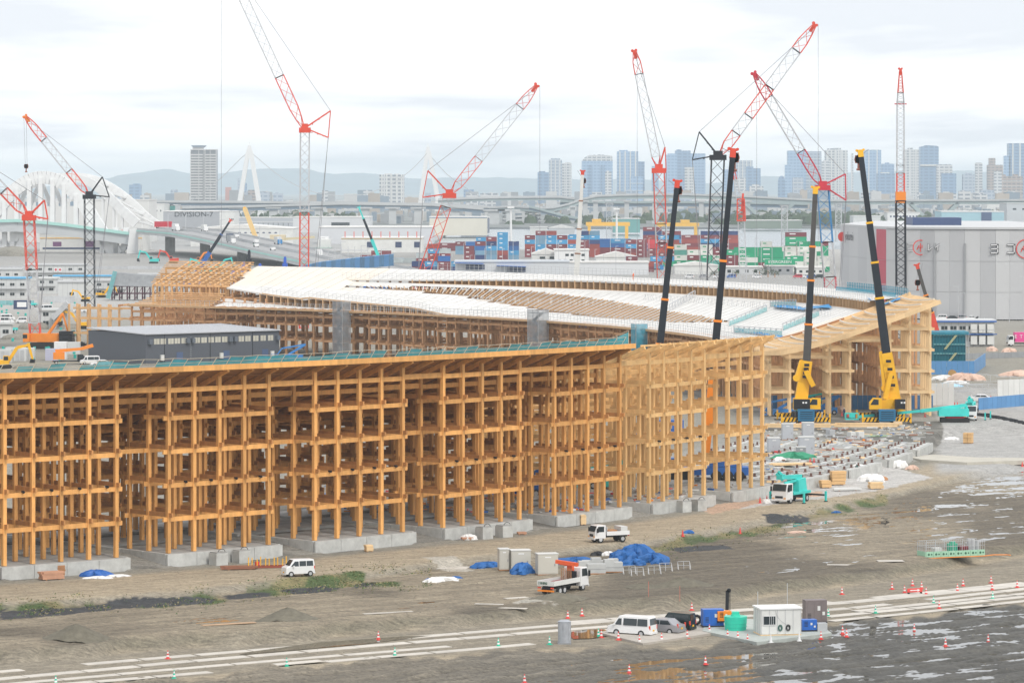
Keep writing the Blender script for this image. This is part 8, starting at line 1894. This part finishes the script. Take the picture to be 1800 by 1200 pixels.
tarp_heap(1395, 808, 2.6, 1.2, 1.2, GTARP, 'green tarpaulin heap below the grey storage boxes', 51); tarp_heap(1372, 812, 1.0, .6, .8, WSHEET, 'white bag left of the green tarpaulin heap', 52); tarp_heap(1530, 846, 2.0, 1.1, 1.1, WSHEET, 'white sheet heap at the corner of the first bare footing', 53); tarp_heap(1552, 844, .9, .5, .6, WOODD, 'dark brush heap right of the white sheet heap', 54); tarp_heap(1581, 822, 1.3, .8, 1.2, WSHEET, 'white bags at the second bare footing', 55); tarp_heap(1602, 825, 1.0, .6, .7, mat('pinkish sack', (.68, .48, .38), .7, .1, 1, .05), 'pinkish bags right of the white bags at the second bare footing', 56); tarp_heap(1672, 766, 1.2, .8, .6, WSHEET, 'white sheeting by the fourth footing', 57); tarp_heap(1350, 884, .9, .6, .6, WSHEET, 'small white heap left of the turquoise crane truck', 58)
tarp_heap(1478, 726, 1.2, .8, 1.3, mat('pinkish sack', (.68, .48, .38)), 'wrapped bundle between the timber columns and right crane', 59); tarp_heap(1508, 824, .8, .6, .5, WSHEET, 'white bundle among steel stubs', 60)
booth(1360, 797, 1.9, 1.4, 2.4, 'left grey storage box with double door beside the end of the frame', .05, mat('booth grey', (.46, .48, .51), .5, .06, 1, .02), 2); booth(1384, 773, 1.8, 1.4, 2.6, 'grey corrugated storage box behind the left box', .05, MATS['booth grey']); booth(1420, 773, 1.9, 1.4, 2.8, 'tall grey corrugated storage box, right rear of the group', .05, MATS['booth grey']); booth(1417, 800, 2.4, 1.6, 2.8, 'big grey storage box in front of the tall right one', .05, MATS['booth grey']); booth(1408, 803, 1.4, 1.0, 1.5, 'small grey cabinet before the big storage box', .05, GREY)
for i, (u_, v_) in enumerate(((1497, 769), (1511, 769), (1460, 765))): block(u_, v_, 1.2, 1, 1.0, OFFW if i < 2 else LGREY, 'wrapped_pallet', ['left', 'right', 'grey'][i] + ' small wrapped pallet among the steel stubs', 'pallet')
for i, (u_, v_, w_, m_, nm) in enumerate(((1540, 767, 5, mat('green board', (.30, .42, .26), .8, .1, 1, 0), 'pale green board sheet on the bare footings'), (1520, 776, 6, mat('form ply', (.42, .26, .18), .8, .15, 1, .1), 'reddish formwork sheet on the bare footings'), (1448, 792, 6, mat('form ply', (.42, .26, .18)), 'reddish formwork sheet left on the bare footings'), (1545, 739, 0, None, ''))):
    if m_: board(u_, v_, w_, 2.2, .05, m_, nm, 'formwork_sheet', 'sheet', .1)
# extra steel rebar and clutter on the bare footings (uncountable)
mb = MB(); cl = [mat('clutter rust', (.30, .15, .10), .8, .2, 1, .1), OFFW, LGREY, ORANGE, WOODL, BLUE, CR, CONC]
for i in range(900):
    u_, v_ = RR.uniform(1345, 1660), RR.uniform(742, 850)
    p = W(u_, v_, 0); rr_ = math.hypot(p.x - CX, p.y - CY)
    if not (RO - 32 < rr_ < RO - 1): continue
    mb.use(RR.choice([cl[0], cl[2], cl[2], cl[7], cl[7], cl[7], cl[4], cl[1], cl[2], cl[RR.randrange(8)]])); a_ = RR.uniform(0, PI); L_ = RR.uniform(.2, 2.2); mb.rbox((p.x, p.y, RR.uniform(-.15, .12)), L_, RR.uniform(.06, .35), RR.uniform(.06, .3), a_)
o = mb.build('debris', None); tag(o, 'loose offcuts, rods and boards scattered over the bare footings', kind='stuff')
mb = MB()
for i in range(420):
    u_, v_ = RR.uniform(560, 1370), RR.uniform(850, 900); p = W(u_, v_, 0); rr_ = math.hypot(p.x - CX, p.y - CY)
    if rr_ > RO - 1: continue
    mb.use(cl[RR.randrange(8)]); mb.rbox((p.x, p.y, .05), RR.uniform(.2, 1.6), RR.uniform(.1, .4), RR.uniform(.08, .3), RR.uniform(0, PI))
o = mb.build('debris', None); tag(o, 'small offcuts on the slab below the timber frame', kind='stuff')
mb = MB(); SN = mat('stone chip', (.20, .185, .15), .95, .3, 2, .1); mb.use(SN)
for i in range(2600):
    u_, v_ = RR.uniform(-20, 1820), RR.uniform(860, 1199)
    if v_ < bank_v(u_) - 40: continue
    p = W(u_, v_, -2.2); s_ = RR.uniform(.04, .10); z_ = 0
    mb.v += [Vector((p.x + s_, p.y, 0)), Vector((p.x - s_ * .7, p.y + s_, 0)), Vector((p.x - s_ * .6, p.y - s_, 0)), Vector((p.x, p.y, s_ * 1.1))]; n_ = len(mb.v) - 4
    mb.f += [(n_, n_ + 1, n_ + 3), (n_ + 1, n_ + 2, n_ + 3), (n_ + 2, n_, n_ + 3)]; mb.m += [0] * 3
XY = np.array([(p.x, p.y) for p in mb.v]); ZZ, _z = ground_z(XY[:, 0], XY[:, 1])
for p, z_ in zip(mb.v, ZZ): p.z += float(z_) - .01
o = mb.build('stones', None); tag(o, 'stones and clods scattered over the mud', kind='stuff')
# grass tufts on the bank
mb = MB(); gms = [mat('grass blade green', (.09, .14, .04), .8, .3, 2, 0), mat('grass blade straw', (.30, .25, .12), .8, .3, 2, 0), mat('grass blade dark', (.05, .10, .025), .8, .3, 2, 0)]
gpts = []
for i in range(9000):
    u_ = RR.uniform(-20, 1560); v_ = float(bank_v(u_)) + RR.gauss(14, 7)
    if RR.random() < .22: u_ = RR.gauss(690, 60); v_ = RR.gauss(1022, 8)
    elif RR.random() < .01: u_ = RR.gauss(560, 60); v_ = RR.gauss(1030, 5)
    if 760 < u_ < 1130: continue
    p = W(u_, v_, -2.2)
    if fbm(np.array([p.x * .45]), np.array([p.y * .18]), 3, 51)[0] < .50: continue
    gpts.append((p.x, p.y))
GP = np.array(gpts); GZZ, _z = ground_z(GP[:, 0], GP[:, 1])
for (x, y), z_ in zip(gpts, GZZ):
    mb.use(gms[RR.choice((0, 0, 1, 1, 2))]); h_ = RR.uniform(.04, .16); w_ = RR.uniform(.05, .14); a_ = RR.uniform(0, PI); dx, dy = math.cos(a_) * w_, math.sin(a_) * w_; lx, ly = RR.uniform(-.2, .2), RR.uniform(-.2, .2)
    n_ = len(mb.v); mb.v += [Vector((x - dx, y - dy, z_ - .02)), Vector((x + dx, y + dy, z_ - .02)), Vector((x + lx, y + ly, z_ + h_))]; mb.f.append((n_, n_ + 1, n_ + 2)); mb.m.append(mb.k)
o = mb.build('grass', None); tag(o, 'green and straw coloured grass along the bank', kind='stuff')
# ---- earth heaps in front
GE = mat('damp grey earth', (.15, .135, .10), .95, .3, 1.5, .05)
for i, (u_, v_, rx, ry, h_, lb_) in enumerate(((133, 1121, 3.4, 3.0, 1.5, 'cone of dark gravel with white scraps at the lower left'), (505, 1090, 3.5, 3.0, 1.45, 'cone of dark gravel right of the thin brown board'), (980, 1052, 3.6, 2.4, .8, 'low gravel heap below the flatbed truck'), (1195, 1030, 4.0, 2.6, 1.1, 'gravel heap right of the flatbed truck'), (1130, 1032, 2.6, 2, .6, 'small gravel rise left of the gravel heap'))):
    p = G(u_, v_); mb = MB(); mb.heap((0, 0, -.1), rx, ry, h_, seed=60 + i, n=40, k=10, bump=.10)
    for q_ in mb.v:      # straight flanks of tipped material
        rr_ = min(1, math.hypot(q_.x / rx, q_.y / ry)); q_.x += p.x; q_.y += p.y; q_.z = gz(q_.x, q_.y) - .06 + (h_ * (1 - rr_) ** 1.15 * (1 - .25 * max(0, .25 - rr_)) + RR.uniform(-.05, .05)) * (rr_ < .999)
    o = solo(mb, 'gravel_heap', GE, lb_, 'gravel heap', smooth=True)
tarp_heap(1400, 936, 1.0, .6, .3, mat('pinkish sack', (.68, .48, .38)), 'pinkish sheet lying on the mud right of the bank', 71); tarp_heap(1210, 936, .6, .4, .4, TARP, 'scrap of blue tarpaulin on the bank', 72); tarp_heap(1470, 901, .5, .3, .3, TARP, 'small blue scrap high on the bank', 73)
# ---- green fenced pump skid
p = G(1672, 978); r = thing('pump_skid', 'mint green skid with wire cage, green drum and grey tanks on the mud', 'pump skid', p, hr(22)); MG = mat('mint green steel', (.36, .62, .45), .6, .08, 1, .03)
Ls, Ws = 7.8, 2.0
for i in range(8):
    x0 = -Ls / 2 + i * Ls / 8
    MB().box(x0 + .02, x0 + Ls / 8 - .02, -Ws / 2 - .08, -Ws / 2, .1, .78).build('base_panel', MG, r)
    for z_ in (.45,): mb = MB(); mb.cyl((x0 + .35, -Ws / 2 - .1, z_), (x0 + .35, -Ws / 2 - .08, z_), .14, n=10); mb.cyl((x0 + .72, -Ws / 2 - .1, z_), (x0 + .72, -Ws / 2 - .08, z_), .1, n=8); mb.build('round_hole', mat('hole dark green', (.05, .15, .09), .8, .1, 1, 0), r)
for j in range(2): MB().box(-Ls / 2 - .08, -Ls / 2, -Ws / 2 + j, -Ws / 2 + j + .97, .1, .78).build('base_panel', MG, r)
MB().box(-Ls / 2, Ls / 2, -Ws / 2, Ws / 2, .05, .12).build('deck', GREY, r)
mb = MB()
for i in range(27):
    x = -Ls / 2 + i * .3
    if x > Ls / 2: break
    mb.bar((x, -Ws / 2, .7), (x, -Ws / 2, 1.9), .025 if i % 4 else .06); mb.bar((x, Ws / 2, .7), (x, Ws / 2, 1.9), .025 if i % 4 else .06)
for i in range(7): mb.bar((-Ls / 2, -Ws / 2 + i * .33, .7), (-Ls / 2, -Ws / 2 + i * .33, 1.9), .03)
for z_ in (1.3, 1.9):
    for y_ in (-Ws / 2, Ws / 2): mb.bar((-Ls / 2, y_, z_), (Ls / 2, y_, z_), .05)
    mb.bar((-Ls / 2, -Ws / 2, z_), (-Ls / 2, Ws / 2, z_), .05)
mb.build('cage', LGREY, r)
mb = MB(); mb.cyl((.2, .1, .12), (.2, .1, 1.5), .62, n=18); mb.cyl((.2, .1, 1.5), (.2, .1, 1.75), .35, n=12); mb.build('drum', mat('drum green', (.04, .42, .26), .5, .1, 1, 0), r)
MB().box(.9, 1.9, -.6, .5, .12, 1.2).build('motor', MAROON, r); 
for i in range(3): mb = MB(); mb.cyl((2.4 + i * .55, .1, .12), (2.4 + i * .55, .1, 2.0 - .1 * i), .26, n=12); mb.build('tank', LGREY, r)
MB().box(-2.4, -1.4, -.4, .4, .12, 1.1).build('pump', OFFW, r)
mb = MB()
pts = [Vector((-4.2, -1.7, .06)), Vector((-3.2, -1.5, .06)), Vector((-1, -1.35, .06)), Vector((1.5, -1.35, .06)), Vector((3.8, -1.3, .06)), Vector((5.2, -.8, .08)), Vector((6.8, -1.2, .06)), Vector((6.9, -1.8, .06))]
for a_, b_ in zip(pts[:-1], pts[1:]): mb.cyl(a_, b_, .06, n=6)
mb.build('orange_hose', ORANGE, r)
for i, (u_, v_) in enumerate(((1384, 1059), (1200, 1092), (1140, 1048), (1195, 1050), (890, 1085), (1690, 1050))):
    if i in (1, 4, 5): continue
    mb = MB(); mb.bar((0, 0, 0), (0, 0, 1.6), .04); o = solo(mb, 'survey_stake', mat('stake red', (.6, .15, .1), .6, .1, 1, 0), ['thin stake on the berm behind the grey cabin', '', 'thin red stake left on the berm below the flatbed truck', 'thin red stake right on the berm above the parked van'][i], 'stake'); o.location = G(u_, v_)
# dry ramp strip of pale concrete right
mb = MB(); P = [(1596, 801), (1640, 803), (1720, 808), (1810, 812), (1810, 818), (1700, 817), (1620, 812)]; Q = [G(x, y) for x, y in P]; mb.prism([(q.x, q.y) for q in Q], -1.7, max(q.z for q in Q) + .06); solo(mb, 'concrete_track', mat('pale track', (.50, .47, .40), .85, .12, .6, 0), 'pale concrete track leaving the second bare footing to the right edge', 'track')
# ================================================================ right edge: scaffolded building, cabins, hoardings
p = A(1672, 648, Yb(648)); p.z = -.4; k = p.y / F
r = thing('scaffolded_building', 'block wrapped in dark teal netting and scaffold right of the ring end', 'building', p); DT = mat('dark teal net', (.01, .16, .21), .8, .2, .5, 0); w2, h2, d2 = 62 * k, 68 * k, 8
MB().box(-w2 / 2, w2 / 2 - 5 * k, .4, d2, 0, h2 * .93).build('core', DT, r)
for i in range(4): MB().box(-w2 / 2, w2 / 2 - 5 * k, .0, .35, h2 * (.18 + i * .24) , h2 * (.18 + i * .24) + .3).build('scaffold_deck', NETT, r)
for i in range(13): MB().box(-w2 / 2 + i * w2 / 12 - .06, -w2 / 2 + i * w2 / 12 + .06, -.1, .05, 0, h2).build('standard', LGREY if i > 10 else DT, r)
for i, (a_, b_) in enumerate(((.30, .62), (.34, .66))): 
    for zz_ in (.1, .55): mb = MB(); mb.bar((-w2 / 2 + a_ * w2, -.15, h2 * zz_), (-w2 / 2 + b_ * w2, -.15, h2 * (zz_ + .36)), .16); mb.build('stair_rail', mat('faded yellow rail', (.55, .55, .30), .6, .1, 1, 0), r)
MB().box(-w2 / 2 - 2, w2 / 2, -.2, d2, h2 * .93, h2 * 1.0).build('top_net', NETB, r)
HB = mat('hoarding blue', (.10, .27, .52), .5, .08, .5, .06)
def hoard(pts, h_, m, label, n_, name='hoarding_fence'):
    P = [G(x, y, 0) for x, y in pts]; r = thing(name, label, 'fence', P[0])
    for p, q in zip(P[:-1], P[1:]):
        d = q - p
        for j in range(n_): c_ = p + d * ((j + .5) / n_); piece('fence_panel', m, r, c_ + Vector((0, 0, h_ / 2)), (d.length / n_ - .05, .12, h_), math.atan2(d.y, d.x))
    return r
hoard([(1635, 658), (1712, 658), (1732, 643)], 3.0, HB, 'blue hoarding wall around the teal wrapped building', 8); hoard([(1720, 720), (1800, 713), (1870, 706)], 2.2, HB, 'blue hoarding fence running to the right edge', 10); hoard([(1636, 712), (1677, 712)], 4.2, OFFW, 'white panel wall just right of the ring end', 4); hoard([(1753, 700), (1830, 697)], 3.6, OFFW, 'white panel wall at the right edge above the blue hoarding', 8); hoard([(1340, 719), (1640, 719)], 2.6, mat('deep hoarding blue', (.05, .17, .36), .5, .1, .5, .06), 'deep blue hoarding behind the columns of the ring end', 34)
hoard([(1640, 633), (1800, 628)], 1.4, GREY, 'low grey barrier beyond the teal wrapped building', 14)
sedan('parked_car', 'white sedan behind the blue hoarding at the right', G(1721, 706, 0), hr(175))
r, w, zt, k = office(1636, 1748, 566, 607, 'long two-storey white container office with blue trim at the right', PO, 2, 9, True, 7)
for f_ in range(2):
    for i in range(3): MB().box(w * (.12 + .13 * i), w * (.22 + .13 * i), -1.2, 0, zt * f_ / 2 + .3, zt * f_ / 2 + zt / 2 - .5).build('porch_box', OFFW, r)
MB().box(-w / 2 - .5, w / 2 + .5, -.8, -.5, zt, zt + .35).build('blue_trim', BLUE, r); MB().box(-w / 2 - .5, w / 2 + .5, -1.45, -1.35, zt / 2 - .2, zt / 2 + .05).build('blue_trim', BLUE, r)
r = truck('pink_truck', 'bright pink lettered box truck at the right edge', G(1800, 608, 0), hr(185), 9, 2.4, WP, WP, open_bed=False, cab_h=2.8); MB().box(-4.4, 2.6, -1.2, 1.2, 1.1, 3.6).build('pink_box', mat('hot pink', (.78, .07, .30), .5, .05, 1, 0), r); text('E  T O', WHITE, 1.3, (1.0, 1.23, 2.5), (PI / 2, 0, PI), r)
for i, (u_, v_, h_) in enumerate(((1680, 566, 11), (1692, 566, 9), (1734, 563, 13), (1770, 566, 7), (1796, 566, 14), (1606, 560, 8), (1665, 560, 9))):
    p = G(u_, v_, 0); mb = MB(); mb.bar((0, 0, 0), (0, 0, h_), .2); mb.bar((0, 0, h_), (-1.4, 0, h_ + .1), .16); mb.box(-1.6, -.9, -.15, .15, h_ - .05, h_ + .1); o = solo(mb, 'street_lamp', LGREY, ['first', 'second', 'third', 'fourth', 'fifth', 'leftmost short', 'short'][i] + ' street lamp in front of the cold store wall', 'street lamp', 'street lamps before the cold store'); o.location = p
for i in range(9): (sedan if i % 2 else keivan)('parked_car' if i % 2 else 'parked_van', ['white', 'black', 'grey', 'white', 'silver', 'black', 'white', 'grey', 'white'][i] + f' vehicle parked below the cold store, {ORDN[i]} from left', G(1655 + i * 17, 563, 0), hr(170 + 6 * i), [WP, BLACK, SILV][i % 3] if i not in (3, 6, 8) else WP)
# pipes, bags and boards at the right (uncountable clutter) and individual pinkish bags
mb = MB()
for i in range(2300):
    u_, v_ = RR.uniform(1640, 1830), RR.choice((RR.uniform(612, 640), RR.uniform(655, 705), RR.uniform(660, 700)))
    if u_ < 1735 and v_ < 655: continue
    p = W(u_, v_, -1.4); mb.use(RR.choice([OFFW, LGREY, LGREY, GREY, CONC, WHITE, cl[0], NETT, OFFW, CONCD, LGREY, CR, mat('pinkish sack', (.68, .48, .38))])); L_ = RR.uniform(.6, 5); mb.rbox((p.x, p.y, -1.3 + RR.uniform(0, .5)), L_, RR.uniform(.12, .6), RR.uniform(.1, .5), RR.gauss(.1, .5))
for i in range(130):
    u_, v_ = RR.uniform(1640, 1830), RR.uniform(668, 702); p = W(u_, v_, -1.4); mb.use(LGREY); mb.bar((p.x, p.y, -1.4), (p.x, p.y, RR.uniform(-.4, .6)), .09)
for i in range(60):
    u_, v_ = RR.uniform(1640, 1800), RR.uniform(668, 700); p = W(u_, v_, -1.4); z_ = RR.uniform(-.6, .4); mb.use(LGREY); mb.bar((p.x, p.y, z_), (p.x + RR.uniform(2, 7), p.y, z_ + RR.uniform(-.2, .2)), .09)
o = mb.build('site_clutter', None); tag(o, 'pipes, scaffold tubes and boards scattered at the right edge', 'clutter', kind='stuff')
mb = MB(); p = G(1590, 690, 0)
PK = mat('pinkish sack', (.68, .48, .38))
for i, (u_, v_, rx, h_, m_) in enumerate(((1690, 668, 2.4, 1.6, PK), (1708, 669, 2.4, 1.5, PK), (1655, 668, 2.2, 1.1, WSHEET), (1680, 676, 2.4, .9, WSHEET), (1790, 662, 4.5, 1.4, PK), (1655, 680, 3.5, .8, mat('pale blue sheet', (.40, .62, .80), .6, .1, 1, 0)), (1745, 617, 1.6, 1.2, PK), (1775, 619, 1.6, 1.1, PK), (1760, 626, 1.4, .8, WSHEET))): tarp_heap(u_, v_, rx, 1.2, h_, m_, ['left pinkish sack heap before the blue hoarding', 'right pinkish sack heap before the blue hoarding', 'white sheet heap left of the pinkish sacks', 'low white sheet heap beneath the pinkish sacks', 'long pinkish sheet heap near the right edge', 'pale blue sheet beside the ring end columns', 'small pink bag beyond the blue hoarding, left', 'small pink bag beyond the blue hoarding, right', 'small white bag beyond the blue hoarding'][i], 80 + i)
mb = MB(); mb.use(mat('wood spool', (.45, .27, .10), .8, .2, 1, 0)); mb.cyl((0, -.6, .9), (0, -.5, .9), .9, n=16); mb.cyl((0, .5, .9), (0, .6, .9), .9, n=16); mb.cyl((0, -.5, .9), (0, .5, .9), .5, n=12); o = solo(mb, 'cable_drum', None, 'brown wooden cable drum before the blue hoarding at the right', 'cable drum'); o.location = G(1674, 664, 0)
# ochre scaffold bags beyond; black sausage barrier on the apron
mb = MB(); pts = [G(x, y) for x, y in ((1690, 722), (1715, 729), (1740, 733), (1765, 737), (1800, 745), (1850, 752))]; 
for a_, b_ in zip(pts[:-1], pts[1:]): 
    n_ = 6
    for j in range(n_): mb.heap(a_.lerp(b_, (j + .5) / n_) - Vector((0, 0, .1)), .8, .4, .55, seed=j, n=8, k=3, bump=.3)
o = solo(mb, 'sandbag_row', BLACK, 'row of black sandbags curving across the grey apron at the right', 'sandbags', kind='stuff')

# ---- filling of the port front: low sheds, vans, bushes behind the ring railing
hall(1186, 1262, 467, 481, 14, OFFW, 'low white gate shed behind the second dark boom', gable=2); hall(1270, 1340, 470, 482, 14, PGREY, 'low grey shed between the dark boom and EVERGREEN office', wins=[(1274, 1336, 4, 4, 5, 6)])
hall(1400, 1450, 471, 482, 14, OFFW, 'low white booth row right of the EVERGREEN office', wins=[(1402, 1448, 4, 4, 4, 5)])
for i, (u_, m_, nm) in enumerate(((1212, WP, 'white'), (1236, SILV, 'silver'), (1262, WP, 'second white'), (1285, BLUE, 'blue'), (1330, WP, 'third white'), (1402, CRIM, 'crimson'), (1418, WP, 'fourth white'), (1425, BLUE, 'blue tank'), (1440, DKC, 'dark'))):
    p = W(u_, 489, 0); keivan('parked_van', nm + ' van parked behind the blue netted ring railing', p, hr(170 + i * 4), m_, 1.25)
LEAFM = [mat('bush leaf dark', (.035, .06, .025), .9, .3, 2, 0), mat('bush leaf mid', (.07, .10, .04), .9, .3, 2, 0)]
for i, (u_, w_, h_) in enumerate(((1335, 6, 5), (1350, 5, 6.5), (1362, 4, 4), (1294, 4, 4), (560, 5, 3), (1256, 4, 3.5))):
    p = W(u_, 487, 0); r = thing('bush', ['bush', 'taller bush', 'small bush', 'bush', 'bush', 'small bush'][i] + ' behind the ring railing near ' + ['the small mast', 'the EVERGREEN office', 'the EVERGREEN office left corner', 'the black lattice crane', 'the blue ramp', 'the second dark boom'][i], 'bush', p)
    mb = MB(); mb.cyl((0, 0, 0), (0, 0, h_ * .5), .3, .15, 6); mb.build('trunk', WOODD, r); mb = MB()
    for j in range(170):
        a_ = RR.uniform(0, 6.28); q_ = RR.random() ** .5; c_ = Vector((math.cos(a_) * w_ / 2 * q_, math.sin(a_) * w_ / 2 * q_, h_ * .25 + RR.random() * h_ * .75 * (1 - .5 * q_))); d1 = Vector((RR.uniform(-1, 1), RR.uniform(-1, 1), RR.uniform(-1, 1))) * .45; d2 = Vector((RR.uniform(-1, 1), RR.uniform(-1, 1), RR.uniform(-1, 1))) * .45
        mb.use(LEAFM[j % 2]); mb.add([c_, c_ + d1, c_ + d2], [(0, 1, 2)])
    mb.build('crown', None, r)
# ---- a few workers
def person(p, hd, top, label):
    V = {'pel': (0, 0, .95), 'che': (0, 0, 1.3), 'nek': (0, 0, 1.48), 'hed': (0, .02, 1.66), 'hl': (-.1, 0, .9), 'kl': (-.12, .05, .5), 'fl': (-.13, -.02, .06), 'hr': (.1, 0, .9), 'kr': (.13, .08, .5), 'fr': (.14, .1, .06), 'sl': (-.2, 0, 1.4), 'el': (-.26, .05, 1.12), 'wl': (-.24, .18, .9), 'sr': (.2, 0, 1.4), 'er': (.27, .02, 1.12), 'wr': (.25, .12, .88)}
    K_ = list(V); E_ = [('pel', 'che'), ('che', 'nek'), ('nek', 'hed'), ('pel', 'hl'), ('hl', 'kl'), ('kl', 'fl'), ('pel', 'hr'), ('hr', 'kr'), ('kr', 'fr'), ('che', 'sl'), ('sl', 'el'), ('el', 'wl'), ('che', 'sr'), ('sr', 'er'), ('er', 'wr')]
    me = D.meshes.new('person'); me.from_pydata([V[k_] for k_ in K_], [(K_.index(a_), K_.index(b_)) for a_, b_ in E_], []); o = D.objects.new('person', me); COL.objects.link(o); me.materials.append(top)
    sk_ = o.modifiers.new('skin', 'SKIN'); rd = {'pel': .15, 'che': .17, 'nek': .07, 'hed': .11, 'hl': .1, 'kl': .075, 'fl': .06, 'hr': .1, 'kr': .075, 'fr': .06, 'sl': .07, 'el': .05, 'wl': .04, 'sr': .07, 'er': .05, 'wr': .04}
    for i_, k_ in enumerate(K_): me.skin_vertices[0].data[i_].radius = (rd[k_], rd[k_] * .85)
    me.skin_vertices[0].data[0].use_root = True; o.modifiers.new('sub', 'SUBSURF').levels = 1; o.location = p; o.rotation_euler = (0, 0, hd); tag(o, label, 'person')
    mb = MB(); mb.heap((0, .02, 1.68), .14, .16, .13, seed=3, n=10, k=3, bump=.02); h_ = mb.build('helmet', WHITE, o, smooth=True)
person(G(27, 590, 0), 2.0, mat('work clothes pale', (.45, .48, .50), .9, .1, 1, 0), 'worker in pale clothes and helmet walking in the left yard')
pr = roofpt(1114, 492); person(pr, 1.0, mat('orange vest', (.75, .16, .04), .8, .1, 1, 0), 'worker in orange standing on the ring roof by the far railing')
person(G(1506, 836, 0), .5, mat('dark work clothes', (.05, .10, .09), .9, .1, 1, 0), 'worker in dark green bending beside the second bare footing'); person(G(1484, 734, 0), 2.5, mat('navy clothes', (.05, .07, .14), .9, .1, 1, 0), 'worker in navy between the two yellow mobile cranes'); person(G(1445, 742, 0), 1.5, mat('work clothes pale', (.45, .48, .50)), 'worker in pale clothes right of the left yellow crane')
# ---- lettering becomes plain mesh
dg = bpy.context.evaluated_depsgraph_get(); dg.update()
for o in TEXTS:
    me_ = D.meshes.new_from_object(o.evaluated_get(dg)); n_ = D.objects.new('lettering', me_); COL.objects.link(n_); n_.parent = o.parent; n_.location = o.location; n_.rotation_euler = o.rotation_euler; n_.scale = o.scale
    if not me_.materials: me_.materials.append(o.data.materials[0])
    D.objects.remove(o)
print('objects', len(D.objects))
